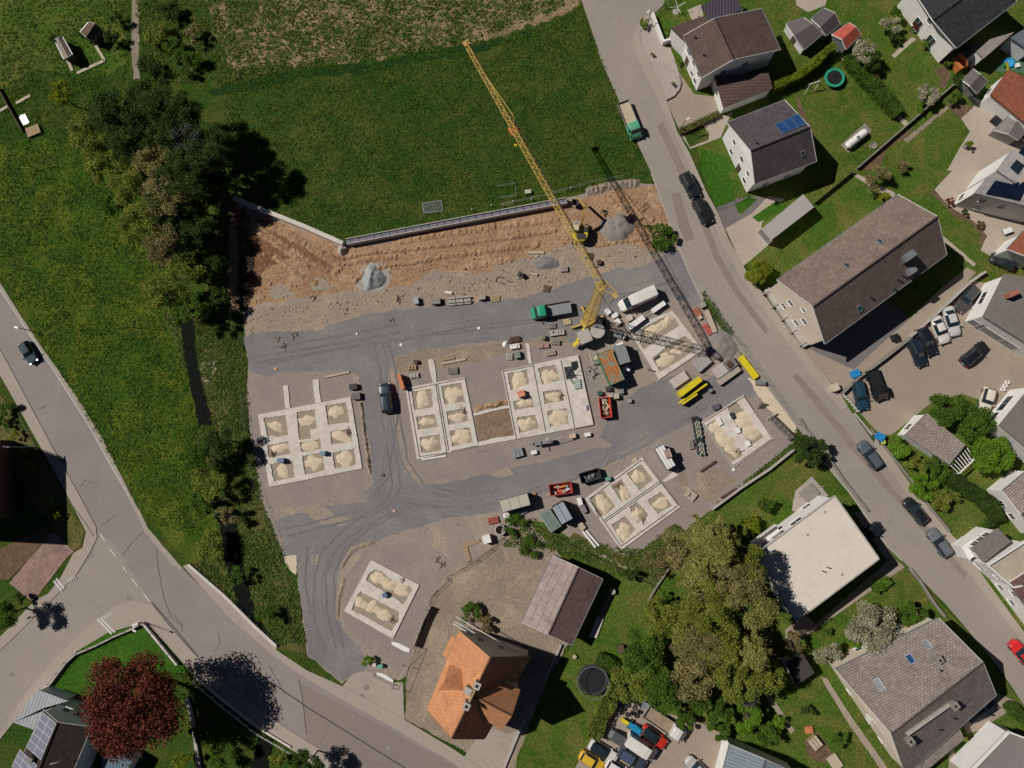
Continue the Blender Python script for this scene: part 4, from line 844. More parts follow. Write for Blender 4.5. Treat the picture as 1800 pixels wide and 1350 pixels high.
flat('outbuilding', 'mauve-roofed lean-to next to the paddling pool', [(1717,90),(1740,69),(1783,56),(1729,103)], 3.4, m_plain('mauve_roof', (.27, .225, .21), .8), M['white'], .1, cat='shed')
flat('outbuilding', 'slate-blue roofed outbuilding at the right edge above the paddling pool', [(1776,66),(1802,50),(1850,72),(1812,90)], 3.2, m_plain('slate_roof', (.12, .14, .15), .7), M['white'], .15, cat='shed')
def hut(label, P, RGp, he, hr, roof, wall, cat='shed', front=None):
    """small gabled garden shed: P = four eave corners px (a,b on side 1; d,c on side 2), RGp ridge px"""
    return gable('shed', label, P[:2], RGp, P[2:], he, roof, wall, .12, hr=hr, cat=cat, ridge=False, th=.08, fascia=M['whitep'])
hut('grey garden shed left of its twin above the yellow hedge', [zB(-60,190), zB(55,145)], [zB(-10,255), zB(140,200)], 2.1, 3.0, m_plain('shed_felt', (.10, .085, .085), .9), M['whitep']) if 0 else None
shed_f = m_plain('grey_shed_felt', (.12, .10, .10), .9, .08)
gable('shed', 'grey garden shed with white front, left of the two by the yellow hedge', [zB(-80,190), zB(55,140)], [zB(-20,280), zB(130,190)], [zB(60,390), zB(205,265)], 2.0, shed_f, M['whitep'], .12, hr=3.0, cat='shed', ridge=False, th=.08, wins={'g0': [(.5,.1,1.0,1.8,'door')]})
gable('shed', 'dark grey garden shed between its twin and the red shed', [zB(118,148), zB(215,65)], [zB(190,215), zB(305,105)], [zB(235,280), zB(345,190)], 2.0, m_plain('dark_shed_felt', (.085, .075, .078), .9, .08), M['steel'], .12, hr=3.0, cat='shed', ridge=False, th=.08)
gable('shed', 'garden shed with red tin roof beside the blossoming conifers', [zB(280,272), zB(412,182)], [zB(362,312), zB(470,212)], [zB(392,388), zB(508,270)], 2.1, m_plain('red_tin', (.40, .085, .05), .6), M['steel'], .12, hr=3.0, cat='shed', ridge=False, th=.08)
gable('shed', 'grey-brown garden shed beside the barbecue corner', [zB(1320,638), zB(1398,548)], [zB(1375,680), zB(1455,590)], [zB(1428,738), zB(1510,640)], 2.1, shed_f, M['steel'], .12, hr=3.0, cat='shed', ridge=False, th=.08)
gable('shed', 'pale grey folded-roof pavilion on the terrace right of the lawn', [zB(1565,1030), zB(1678,918)], [zB(1680,1060), zB(1740,960)], [zB(1750,1108), zB(1840,1010)], 2.2, m_plain('pale_felt', (.2, .175, .165), .9), M['steel'], .12, hr=3.0, cat='shed', ridge=False, th=.08)
bh = empty('garden_house', 'garden house with rounded slate roof and orange timber front', 'shed', G(*zB(1320,510))); a0, a1 = G(*zB(1265,520), 0), G(*zB(1400,430), 0); dd = (a1-a0).normalized(); pr = Vector((-dd.y, dd.x, 0)); mb = MB(); rings = []
for c_ in (a0, a1): rings.append([c_+pr*math.cos(t)*1.25+Vector((0, 0, 1.6+.9*math.sin(t))) for t in [math.pi*k/8 for k in range(9)]])
for k in range(8): mb.face([rings[0][k], rings[0][k+1], rings[1][k+1], rings[1][k]])
part('roof', mb, M['dsteel'], bh, True); part('wall', MB().prism([c_+pr*s*1.15 for c_, s in ((a0, 1), (a1, 1), (a1, -1), (a0, -1))], [c_+pr*s*1.15+Vector((0, 0, 1.65)) for c_, s in ((a0, 1), (a1, 1), (a1, -1), (a0, -1))]), m_plain('orange_timber', (.5, .16, .04), .7, .2, 3), bh, True)
part('gable_front', MB().face(rings[0]), m_plain('orange_boards', (.5, .17, .05), .7, .2, 3), bh, True); fr_ = a0-dd*.9; part('deck', MB().prism([a0+pr*1.1, a0-pr*1.1, fr_-pr*1.0, fr_+pr*1.0], [p+Vector((0, 0, 1.5)) for p in (a0+pr*1.1, a0-pr*1.1, fr_-pr*1.0, fr_+pr*1.0)]), m_plain('orange_panel', (.5, .16, .04), .7, .15, 3), bh, True)
h9, tp = flat('house', 'white house with plain red roof by the grey pavilion', [(1741,165.6),(1773,122),(1900,185),(1850,255)], 4.2, t_red, M['white'], .25, slope=[3.8, 4.4, 4.4, 3.8], wins={3: [(.3,.6,1.2,1.2)], 0: [(.5,.6,1.2,1.2)]})
# modern white house with solar roof
h10, tp = flat('house', 'modern white house with three dark solar panels and a raised dormer', [(1713,339.5),(1737,309),(1850,332),(1845,372)], 6.4, m_plain('pale_grey_roof', (.33, .31, .305), .8), M['white'], .15, slope=[6.0, 7.6, 7.6, 6.0], wins={3: [(.8,3.6,.9,1.0),(.72,1.0,.9,1.0),(.5,3.2,.9,1.0)], 0: [(.5,.6,1.2,1.6)]})
z9 = Zm(1680, 250, 9)
PL = (tp[0], tp[3], tp[1])
for P in ([(470,815),(625,600),(800,640),(645,850)], [(655,850),(810,640),(975,680),(830,885)], [(840,885),(1000,670),(1160,560),(1010,925)]): plate(h10, 'solar_panel', [z9(a) for a in P], PL, solar)
wb_ = [G(*z9(a), 5.2) for a in [(190+120,925-140),(1100,960),(1300,1500),(760,1330)]]
_, t2 = flat('house', 'white raised flat-roofed block with square dark rooflight', [z9(650,440), z9(895,115), z9(1180,300), z9(960,645)], 8.2, m_plain('pale_grey_membrane', (.34, .315, .305), .8), M['white'], .1)
plate(_, 'rooflight', [z9(855,405), z9(950,280), z9(1080,370), z9(975,515)], (t2[0], t2[1], t2[2]), M['glass'])
plate(_, 'solar_panel', [z9(985,170), z9(1070,60), z9(1200,150), z9(1090,240)], (t2[0], t2[1], t2[2]), solar)
cn = flat('canopy', 'brown flat canopy on the terrace beside the solar house', [z9(160,825), z9(265,695), z9(355,745), z9(215,880)], 2.4, m_plain('brown_canopy', (.19, .15, .135), .7), M['steel'], .45, cat='canopy', th=.08)
# grey-roofed house by the car park
h11, tp = flat('house', 'white house with speckled grey roof at the top of the car park', [(1728.5,555.6),(1765.6,481),(1900,500),(1850,632)], 5.3, felt, M['white'], .25, wins={0: [(.55,1.2,2.2,1.4)], 3: [(.9,.1,2.2,2.2,'garage_door'),(.68,.1,4.2,2.2,'garage_door'),(.38,.1,2.6,2.2,'garage_door')]})
c = G(1781,516,6.4); part('chimney', MB().box((c.x, c.y, 5.9), (1.5, .7, 1.6), R(25)), m_plain('brick', (.34, .13, .08), .9, .3, 4), h11, True)
gable('house', 'white house with orange-red roof behind the garden by the grey-roofed house', [(1771,438),(1800,406)], [(1800,449),(1829,417)], [(1829,461),(1858,428)], 4.6, t_red, M['white'], .2, hr=6.0)
h12, tp = flat('house', 'white house with speckled grey roof on the lower side of the car park', [(1757,747),(1815,676),(1900,740),(1850,826)], 5.3, felt, M['white'], .25, wins={0: [(.25,1,1.6,1.4),(.6,.8,3.0,1.8)]})
# small house with pergola
h13, tp = flat('cottage', 'small white cottage with mauve tiles between bright bushes and the street', [(1591,764.5),(1629,726),(1697,782),(1669,817)], 3.4, t_pinkgrey, M['white'], .15, slope=[3.0, 3.8, 3.8, 3.0], wins={0: [(.4,.6,1.2,1.6)]}, cat='cottage')
pg = empty('pergola', 'white open-raftered pergola at the end of the cottage', 'pergola', G(1690,815)); mb = MB()
A0, A1, B0, B1 = G(*zF(1212,975), 2.6), G(*zF(1340,828), 2.6), G(*zF(1288,1045), 2.5), G(*zF(1405,935), 2.5)
for k in range(8): mb.bar(A0.lerp(A1, k/7), B0.lerp(B1, k/7), .1, .14)
mb.bar(A0, A1, .14, .2); mb.bar(B0, B1, .14, .2)
part('rafters', mb, M['whitep'], pg, True)
for p in (A0, A1, B0, B1): part('post', MB().bar(Vector((p.x, p.y, 0)), p, .12), M['whitep'], pg, True)
gable('house', 'white house with mauve ribbed tiles below the cottage garden', [(1763,863),(1812,823)], [(1795,905),(1850,860)], [(1830,948),(1885,905)], 4.6, t_pinkgrey, M['white'], .3, hr=6.4, wins={'g0': [(.3,.6,1.1,1.3),(.6,.6,1.1,1.3)]})
# long white row lower right
h14, tp = flat('terraced_house', 'white street-side house with flat grey roof, upper end of the row', [(1709,963),(1754.4,928),(1777,952),(1729.5,989)], 5.4, felt, M['white'], .3, wins={3: [(.3,1,.7,1.1),(.75,3.6,.9,1.0)], 0: [(.2,3.4,1.0,1.3),(.45,3.4,1.0,1.3),(.7,3.4,1.0,1.3)], 2: [(.3,3.4,1.2,1.3),(.7,3.4,1.2,1.3)]})
h15, tp = flat('terraced_house', 'white street-side house with pale roof terrace and stepped parapet', [(1733,993),(1800,950),(1860,1010),(1778,1032)], 5.4, m_plain('sandy_terrace', (.38, .33, .26), .9, .2, .6), M['white'], .2, parapet=.6, pmat=M['white'], wins={3: [(.3,3.3,.9,1.0),(.7,1.2,1.4,1.2)]})
h16, g = gable('terraced_house', 'white street-side house with ribbed brown tiled roof, lower end of the row', [(1773,1025),(1860,1140)], [(1812,1000),(1900,1115)], [(1850,975),(1940,1090)], 5.4, m_tile('ribbed_tiles', (.19, .105, .085), (.15, .08, .07), None, w=.3, h=.4, bump=1.5), M['white'], .2, hr=7.0, wins={'s1': [(.15,1.0,1,1.2),(.4,1.0,1,1.2),(.2,3.5,1,1.2)]})
ent = [G(1678,959), G(1713,953), G(1760,1020), G(1735,1030)]
flat('porch', 'low white front extension at the upper end of the white row', [(1690,962),(1712,946),(1726,966),(1704,985)], 3.0, M['white'], M['white'], .05, cat='porch')
flat('building', 'pale building with white upper terrace at the bottom right corner', [(1697,1362),(1771,1285),(1800,1296),(1860,1345),(1790,1430)], 4.6, m_plain('mid_grey_roof', (.2, .18, .17), .9, .15, 2), M['white'], .2, cat='building', parapet=.5, pmat=M['white'])
# bottom centre metal roof
gable('warehouse', 'metal-roofed hall with white end wall below the hedge', [(1283,1309),(1262,1392)], [(1345,1335),(1320,1430)], [(1403,1362),(1380,1450)], 4.4, seam, M['white'], .2, hr=5.4, cat='hall')
# bottom left house
h17, g = gable('house', 'white house with pale solar panels and dark ribbed tiles under the copper beech', [(77,1248),(36,1338)], [(102,1270),(62,1372)], [(160,1278),(115,1385)], 6.2, m_tile('dark_ribbed_tiles', (.05, .036, .03), (.035, .027, .024), (.12, .10, .08), w=.35, h=.4, mossamt=.25, bump=1.6), M['white'], .25, hr=7.6, wins={'g0': [(.25,3.2,1.2,1.2),(.55,3.2,1.2,1.2),(.4,.6,1.2,1.3),(.75,.6,1.2,1.3)]})
z20 = Zm(20, 1200, 9); PLh = (g['e10'], g['e11'], g['r0'])
plate(h17, 'solar_panel', [z20(515,470), z20(722,640), z20(480,1215), z20(255,1010)], PLh, solar3, cells=(2, 5), frame=M['whitep'], label='pale reflecting solar panels')
plate(h17, 'solar_panel', [z20(150,1055), z20(425,1310), z20(300,1560), z20(20,1320)], PLh, solar3, cells=(3, 3), frame=M['whitep'], label='pale reflecting solar panels')
c = on_plane(z20(355,1190), *PLh); part('chimney', MB().box((c.x, c.y, c.z+.3), (.7, .7, 1.1), R(-25)), M['dconcrete'], h17, True)
P2_ = (g['e20'], g['e21'], g['r0']); c = on_plane(z20(810,1200), *P2_); part('aerial', MB().bar(c, c+Vector((0, 0, 2.2)), .05).bar(c+Vector((-.7, 0, 1.8)), c+Vector((.7, .3, 1.8)), .04).bar(c+Vector((-.5, 0, 2.1)), c+Vector((.5, .3, 2.1)), .04), M['pwood'], h17, True)
flat('garage', 'garage with pale blue-grey ribbed roof beside the beech house', [z20(425,112), z20(905,290), z20(512,400), z20(355,745), z20(28,632)], 2.9, m_sheet('pale_ribbed_roof', (.30, .32, .33), .5, .6), M['white'], .15, cat='garage')
flat('annex', 'blue-roofed annex half under the copper beech', [(178,1330),(205,1322),(232,1338),(215,1370),(180,1365)], 3.0, m_sheet('blue_roof', (.10, .15, .19), .5, .5), M['white'], .1, cat='annex')
# large house left of the frame: its shadow falls over the garden
gable('house', 'dark-roofed house at the left edge whose shadow fills the garden', [(-62,770),(-62,925)], [(-140,765),(-140,930)], [(-215,765),(-215,930)], 10, t_dark, M['dwood'], .3, hr=14)  # dark timber colour stands in for shade on the garden-side wall
# allotment huts top left
gable('hut', 'narrow timber hut with weathered pale roof in the top left allotment', [zI(345,252), zI(405,372)], [zI(368,240), zI(430,358)], [zI(392,232), zI(455,345)], 2.0, m_plain('weathered_boards', (.24, .2, .15), .9, .3, 3), M['dwood'], .08, hr=2.5, cat='hut', ridge=False, th=.07)
gable('hut', 'small dark timber hut beside the top left path', [zI(508,200), zI(560,140)], [zI(545,235), zI(600,150)], [zI(580,262), zI(640,180)], 2.0, M['dwood'], M['dwood'], .08, hr=2.8, cat='hut', ridge=False, th=.07)
# ---------------------------------------------------------------- foundations with sand-filled cells
def heap(p, rx, ry, h, seed, mat, label, cat='sand heap', group=None, rz=0, rough=.35, name='sand_heap', z=.03, flat=.0):
    n, m = 26, 8; mb = MB(); c = Vector(p); V = []
    for j in range(m+1):
        r = j/m
        for k in range(n):
            a = 2*math.pi*k/n; q = Vector((math.cos(a)*1.2, math.sin(a)*1.2, seed)); w = 1+rough*noise.noise(q)+rough*.5*noise.noise(q*2.7)
            x, y = math.cos(a)*rx*r*w, math.sin(a)*ry*r*w
            hh = h*(max(0, 1-r**1.4)**.9); hh = min(hh, h*(1-flat)); hh *= 1+.45*noise.noise(Vector((x*1.1, y*1.1, seed)))+.2*noise.noise(Vector((x*3.1, y*3.1, seed)))
            xr, yr = x*math.cos(rz)-y*math.sin(rz), x*math.sin(rz)+y*math.cos(rz)
            V.append((c.x+xr, c.y+yr, z+max(0, hh) if j < m else z-.02))
    mb.v = V
    for j in range(m):
        for k in range(n): a, b = j*n+k, j*n+(k+1) % n; mb.f.append([a, a+n, b+n, b])
    return single(name, mb, mat, label, cat, group, smooth=True)
jnt = m_plain('groove', (.10, .085, .07), .9)
def foundation(label, outer, cells, joints=(), heaps=(), sandlabel='', h=.16, wet=True, group=None):
    O = jit(outer, 4, .25, len(cells), .2) if not joints else outer
    Cs = [jit(c, 2.5, .8, i+3, .25) for i, c in enumerate(cells)]
    ow = [G(*q) for q in O]; cw = [[G(*q) for q in c] for c in Cs]; mid = sum(ow, Vector())/len(ow)
    t = empty('foundation', label, 'foundation', Vector((mid.x, mid.y, 0)))
    part('footing', MB().poly(ow, cw, .045+h, h+.03), M['fconcrete'], t, True)
    mb = MB()
    for a, b in joints: a, b = G(*a), G(*b); part('formwork_strip', MB().bar(Vector((a.x, a.y, .045+h+.03)), Vector((b.x, b.y, .045+h+.03)), .09, .08), jnt, t, True)
    for c in cw: part('sand_bed', MB().poly(c, (), .07), M['wetsand'], t, True)
    for i, (p, rx, ry, rz) in enumerate(heaps):
        hs_ = random.Random(i*7+len(cells)*3); heap(G(*p), rx*hs_.uniform(.8, 1.0), ry*hs_.uniform(.8, 1.0), hs_.choice([.13, .18, .26]), i*1.7+len(cells), M['sand'], 'low mound of pale sand '+sandlabel, 'sand heap', 'sand mounds '+sandlabel, R(rz), z=.072, rough=.5)
    return t
def cen(c): return (sum(p[0] for p in c)/len(c), sum(p[1] for p in c)/len(c))
F1 = [zN(c) for c in [[(288,608),(465,583),(482,740),(400,758),(345,745),(322,765)], [(547,562),(690,540),(705,640),(712,690),(655,700),(665,770),(570,780)], [(775,510),(942,485),(968,640),(800,662)], [(315,825),(485,792),(500,890),(330,920)], [(575,800),(680,790),(735,770),(745,850),(590,880)], [(815,715),(975,690),(990,790),(825,818)], [(340,970),(520,945),(535,1075),(370,1108)], [(592,905),(755,880),(775,1020),(615,1055)], [(832,880),(1005,850),(1020,975),(850,1005)]]]
foundation('pale concrete foundation grid with nine sand-filled cells, farthest left on the site', zN([(245,580),(975,440),(1068,1005),(332,1152)]), F1, (),
   [(zN(385,675),.8,1.5,65),(zN(625,630),1.5,.95,5),(zN(862,560),1.25,1.35,0),(zN(420,845),1.7,.85,10),(zN(650,825),1.7,.95,5),(zN(900,745),1.7,1.0,-20),(zN(440,1030),1.0,1.4,40),(zN(685,955),1.7,1.2,0),(zN(920,930),1.6,1.25,0),(zN(715,760),.6,.5,0)], 'inside the nine-cell foundation')
for k, (a, b, w) in enumerate([((462,350),(478,530),38), ((698,303),(718,488),46)]):
    pl = zN([(a[0]-w/2,a[1]),(a[0]+w/2,a[1]),(b[0]+w/2,b[1]),(b[0]-w/2,b[1])]); P_ = [G(*q) for q in jit(pl, 3, .7, k)]
    single('footing_strip', MB().poly(P_, (), .15, .12), M['fconcrete'], ['left one of two concrete strips running up from the nine-cell foundation', 'right one of two concrete strips running up from the nine-cell foundation'][k], 'footing')
F2 = [zO(c) for c in [[(108,400),(262,375),(278,520),(130,545)], [(342,355),(500,330),(528,480),(370,500)], [(140,600),(295,575),(312,675),(160,700)], [(380,555),(535,530),(555,630),(398,660)], [(170,760),(330,735),(345,865),(185,885)], [(410,710),(570,680),(588,800),(430,832)]]]
foundation('pale concrete foundation with six sand cells and formwork strips, right of the parked dark car', zO([(60,370),(525,285),(635,830),(150,935)]), F2,
   [(zO(80,385), zO(170,915)), (zO(298,345), zO(385,880)), (zO(312,343), zO(400,865)), (zO(80,385), zO(520,295)), (zO(165,912), zO(385,880)), (zO(420,868), zO(625,826))],
   [(zO(195,455),1.35,1.5,0),(zO(430,415),1.7,1.6,30),(zO(230,635),1.6,.85,5),(zO(460,600),1.6,.9,5),(zO(255,810),1.4,1.3,0),(zO(500,755),1.6,1.1,10)], 'inside the six-cell foundation right of the dark car')
F3 = [zO(c) for c in [[(865,255),(1020,225),(1035,340),(890,390)], [(1105,210),(1245,190),(1275,310),(1140,345)], [(912,475),(1060,440),(1075,520),(925,545)], [(1145,400),(1290,380),(1310,470),(1160,495)], [(940,605),(1085,580),(1115,690),(960,725)], [(1175,555),(1330,530),(1350,650),(1200,675)]]]
foundation('largest pale foundation with six sand cells and a solid slab at its right side', zO([(820,235),(1425,108),(1545,660),(925,775)]), F3,
   [(zO(830,240), zO(935,770)), (zO(1065,180), zO(1165,715)), (zO(1285,150), zO(1395,685)), (zO(1425,115), zO(1545,655)), (zO(830,240), zO(1060,195)), (zO(1398,688), zO(1540,662))],
   [(zO(960,310),1.6,1.5,0),(zO(1190,275),1.5,1.5,20),(zO(1000,485),1.5,.9,10),(zO(1225,435),1.5,.95,5),(zO(1020,655),1.5,1.3,0),(zO(1265,610),1.6,1.4,0)], 'inside the largest foundation')
pitp = [G(*q) for q in zO([(1310,205),(1385,195),(1395,285),(1330,305)])]
single('shaft_shade', MB().poly(pitp, (), .26, .05), M['dsteel'], 'dark open service shaft in the solid slab of the largest foundation', 'shaft')  # dark plate laid on the slab as the shade down the open shaft
pitp = [G(*q) for q in zO([(1365,165),(1415,155),(1425,205),(1400,235),(1375,215)])]
single('tarpaulin', MB().poly(pitp, (), .27, .05), M['black'], 'small black sheet at the upper right corner of the largest foundation', 'sheet')
for k, (pl, lb) in enumerate([(zO([(240,150),(265,140),(285,155),(305,325),(275,328),(250,230)]), 'flared concrete strip running up from the foundation beside the orange toolbox'), (zO([(1005,20),(1020,12),(1035,22),(1058,178),(1035,183)]), 'narrow concrete strip running up from the largest foundation'),
       (zO([(598,570),(700,540),(880,505),(885,525),(760,550),(600,590)]), 'upper rough concrete strip linking the two middle foundations'), (zO([(632,800),(760,765),(920,745),(925,775),(780,800),(640,830)]), 'lower rough concrete strip linking the two middle foundations')]):
    single('footing_strip', MB().poly([G(*q) for q in jit(pl, 3, .6, k+7)], (), .15, .1), M['fconcrete'], lb, 'footing')
F4 = [zR(c) for c in [[(1075,775),(1140,790),(1240,880),(1330,910),(1405,930),(1410,965),(1335,1090),(1230,1010),(1100,940),(1000,870),(1020,820)], [(950,970),(1000,1005),(1100,1055),(1290,1155),(1292,1230),(1230,1330),(1150,1290),(1000,1200),(865,1140),(900,1050)]]]
foundation('tilted pale foundation with two long sand-filled trenches, nearest the lower road', zR([(1045,690),(1478,915),(1240,1400),(800,1150)]), F4, (),
   [(zR(1110,860),1.6,1.0,-25),(zR(1210,920),1.5,.9,-30),(zR(1320,960),1.6,1.0,-20),(zR(950,1075),1.6,.9,-25),(zR(1060,1120),1.5,1.0,-30),(zR(1150,1190),1.5,.95,-25)], 'in the two-trench foundation')
F5 = [zE(c) for c in [[(172,1240),(270,1180),(370,1310),(235,1400)], [(330,1140),(420,1090),(495,1230),(425,1280)], [(455,1045),(575,975),(665,1095),(560,1180)], [(620,1255),(730,1190),(820,1300),(700,1365)]]]+[[(1106,891),(1120,882),(1140,905),(1120,921)], [(1075,922),(1099,907),(1117,930),(1095,955)]]
foundation('tilted pale foundation with six sand cells right of the black skip', [(1027.8,876.7),(1128.9,803.3),(1195.6,891),(1091.7,966.7)], F5, [((1035,877),(1128,808)), ((1062,918),(1162,848)), ((1060,915),(1160,845)), ((1035,877),(1091,960)), ((1130,808),(1192,888)), ((1091,960),(1190,889))],
   [(zE(270,1280),1.3,1.5,30),(zE(430,1190),.8,1.9,-75+90),(zE(550,1070),1.3,1.35,0),(zE(720,1280),1.5,1.1,30),((1120,905),1.1,1.3,20),((1096,935),1.1,1.3,0)], 'in the tilted six-cell foundation')
F6 = [zE(c) for c in [[(1085,665),(1160,620),(1240,740),(1340,865),(1375,905),(1285,955),(1230,880)], [(1250,520),(1320,475),(1400,570),(1540,755),(1440,820),(1330,680)]]]
foundation('tilted pale foundation with two long sand trenches at the right site corner', zE([(1045,640),(1380,425),(1620,770),(1295,1000)]), F6, [(zE(1060,640), zE(1385,435)), (zE(1055,645), zE(1290,985)), (zE(1385,440), zE(1605,765)), (zE(1295,985), zE(1605,770))],
   [(zE(1160,690),1.3,1.1,-40),(zE(1240,780),2.2,1.5,-50),(zE(1400,620),2.0,1.3,10),(zE(1450,710),2.0,1.4,30),(zE(1290,850),1.4,1.1,-50)], 'in the foundation at the right site corner')
F7 = [zW(c) for c in [[(900,760),(1040,690),(1180,612),(1250,670),(1285,740),(1100,850),(910,990),(865,920)], [(1000,1080),(1150,960),(1340,840),(1400,890),(1460,980),(1280,1110),(1080,1225)]]]
foundation('pale foundation slab with two sand trenches under the crane shadow', zW([(740,770),(1210,578),(1530,995),(1072,1305)]), F7, (),
   [(zW(1020,790),2.3,1.0,32),(zW(1160,690),1.5,.9,32),(zW(1140,1090),1.8,1.0,32),(zW(1300,970),1.8,.9,30)], 'in the foundation under the crane shadow')
# other heaps
g_pheap = m_ground('grey_ballast', (.21, .185, .17), (.24, .21, .19), scale=.5, fine=4.5, bump=.5, bd=.1, contrast=.7)
heap(G(1084,400), 3.1, 2.5, 1.0, 3.3, g_pheap, 'wide heap of grey gravel beside the excavator', 'gravel heap', name='gravel_heap', flat=.35)
heap(G(656,488), 2.0, 2.1, 1.2, 8.1, m_ground('wet_clay', (.27, .285, .285), (.35, .36, .35), (.18, .2, .21), scale=.8, fine=4, bump=.8, bd=.15), 'blue-grey heap of wet clay on the brown soil', 'clay heap', name='clay_heap', rough=.5)
heap(G(603,440), .9, .9, .9, 2.2, M['concrete'], 'small grey-white heap at the bend of the retaining wall', 'heap', name='rubble_heap')
heap(G(1268,607), 2.8, 2.3, .7, 5.2, g_pheap, 'grey gravel heap next to the street hedge at the right of the crane', 'gravel heap', name='gravel_heap')
heap(zX and G(*zX(960,850)), 2.4, 1.0, .5, 6.2, g_gravel, 'low grey spoil heap by the small timber frames', 'spoil heap', name='spoil_heap')
# ---------------------------------------------------------------- retaining walls of the site
def wallrun(name, label, pts, h, w, mat, cat='wall', base=0, posts=None, cap=None):
    P = [G(*p, base) for p in pts]; mb = MB(); L, Rr = [], []
    for i, p in enumerate(P):
        d1 = (P[i]-P[i-1]).normalized() if i else (P[1]-P[0]).normalized(); d2 = (P[i+1]-P[i]).normalized() if i < len(P)-1 else d1
        d = (d1+d2).normalized(); s = Vector((-d.y, d.x, 0))*w/2/max(.5, d.dot(d1)); L.append(p+s); Rr.append(p-s)
    n = len(P); i0 = 0
    for q in (Rr, L):
        for p in q: mb.v.append(tuple(p)); 
    for q in (Rr, L):
        for p in q: mb.v.append((p.x, p.y, p.z+h))
    a, b, c, d = 0, n, 2*n, 3*n
    for i in range(n-1): mb.f += [[a+i, a+i+1, c+i+1, c+i], [b+i+1, b+i, d+i, d+i+1], [c+i, c+i+1, d+i+1, d+i]]
    mb.f += [[a, c, d, b], [a+n-1, b+n-1, d+n-1, c+n-1]]
    return single(name, mb, mat, label, cat)
wallrun('retaining_wall', 'pale precast retaining wall on the left, sloping down to the bend', [(416,352),(470,374),(540,402),(606,431)], 1.3, .7, M['fconcrete'])
rw = empty('retaining_wall', 'long double-skin retaining wall with dark void between field and soil', 'wall', G(800,392))
a0, a1 = G(612,428), G(996,356); dd = (a1-a0).normalized(); nn = Vector((-dd.y, dd.x, 0))
for s, nm in ((.42, 'wall_skin'), (-.42, 'wall_skin')): part(nm, MB().bar(a0+nn*s+Vector((0, 0, .65)), a1+nn*s+Vector((0, 0, .65)), .09, 1.3), M['fconcrete'], rw, True)
part('infill', MB().bar(a0+Vector((0, 0, .52)), a1+Vector((0, 0, .52)), .72, 1.0), m_plain('blue_grey_infill', (.17, .165, .2), .9, .3, 1), rw, True)
for k in range(28):
    p = a0.lerp(a1, (k+.5)/28); part('tie', MB().bar(p+nn*.4+Vector((0, 0, 1.1)), p-nn*.4+Vector((0, 0, 1.1)), .045), M['dsteel'], rw, True)
# ---------------------------------------------------------------- tower crane
CHT = 21.0
cb = G(1033,567); ct = G(1057,503, CHT); cr = empty('tower_crane', 'yellow lattice tower crane with long jib over the field', 'crane', Vector((cb.x, cb.y, 0)))
def lattice(mb, a, b, w0, w1, n, t, faces=4, up=None):
    a, b = Vector(a), Vector(b); d = (b-a).normalized(); up = up or (Vector((0, 0, 1)) if abs(d.z) < .9 else Vector((.45, -.9, 0)).normalized()); x = d.cross(up).normalized(); y = x.cross(d)
    cs = [(-.5, -.5), (.5, -.5), (.5, .5), (-.5, .5)] if faces == 4 else [(-.5, -.35), (.5, -.35), (0, .6)]
    pt = lambda k, i: a.lerp(b, k)+(x*cs[i][0]+y*cs[i][1])*(w0+(w1-w0)*k)
    m = len(cs)
    for i in range(m): mb.bar(pt(0, i), pt(1, i), t)
    for k in range(n):
        for i in range(m):
            j = (i+1) % m; mb.bar(pt(k/n, i), pt((k+1)/n, j) if k % 2 else pt((k+1)/n, j), t*.6)
            if k % 2 == 0: mb.bar(pt(k/n, i), pt(k/n, j), t*.6)
            mb.bar(pt(k/n, j), pt((k+1)/n, i), t*.45)
    return mb
low = cb+Vector((0, 0, 1.6)); mid_ = low.lerp(ct, .52)
part('lower_mast', lattice(MB(), low, mid_, 1.4, 1.3, 8, .085), M['yellow'], cr, True)
part('upper_mast', lattice(MB(), mid_, ct, 1.05, 1.0, 8, .075), M['yellow'], cr, True)
tip = G(820,76, CHT+.3); jr = ct+Vector((0, 0, .9)); elb = jr.lerp(tip, .66)
part('inner_jib', lattice(MB(), jr, elb, 1.0, .9, 30, .085, 3), M['yellow'], cr, True)
part('outer_jib', lattice(MB(), elb, tip, .85, .7, 15, .08, 3), M['yellow'], cr, True)
part('jib_head', MB().box(tip, (.9, .7, .25), R(30)).bar(tip+Vector((-.4, .2, 0)), tip+Vector((.4, .2, .5)), .09), M['yellow'], cr, True)
tr = jr.lerp(tip, .64)-Vector((0, 0, .8)); tro = part('trolley', MB().box(tr, (1.3, 1.2, .35), R(30)).bar(tr, tr+Vector((0, 0, -1.2)), .3), m_plain('orange_paint', (.5, .15, .04), .5), cr, True)
part('hoist_rope', MB().bar(tr, Vector((tr.x, tr.y, CHT-5)), .04), M['dsteel'], tro, True); part('hook_block', MB().box((tr.x, tr.y, CHT-5.3), (.4, .3, .6)).bar((tr.x, tr.y, CHT-5.5), (tr.x+.1, tr.y, CHT-6), .1), M['yellow2'], tro, True)
gp = G(902,203, CHT+2.0); part('jib_strut', MB().bar(gp, jr.lerp(tip, .64)+Vector((0, 0, .3)), .16), M['yellow'], cr, True)
part('tie_bar', MB().bar(gp, elb.lerp(tip, .55)+Vector((0, 0, .5)), .09), M['yellow'], cr, True)
be = G(1081,520, CHT+.2); part('rear_strut', MB().bar(ct+Vector((-.4, -.3, .6)), be, .15), M['yellow'], cr, True); part('rear_strut', MB().bar(ct+Vector((.5, .5, .6)), be+Vector((.3, .3, 0)), .15), M['yellow'], cr, True)
part('rear_sheave', MB().box(be, (.7, .5, .35), R(-45)), M['yellow'], cr, True)
be2 = G(1066,533, CHT-3); part('rear_brace', MB().bar(ct+Vector((-.3, -.6, -.4)), be2, .1).bar(be2, be, .08), M['yellow'], cr, True)
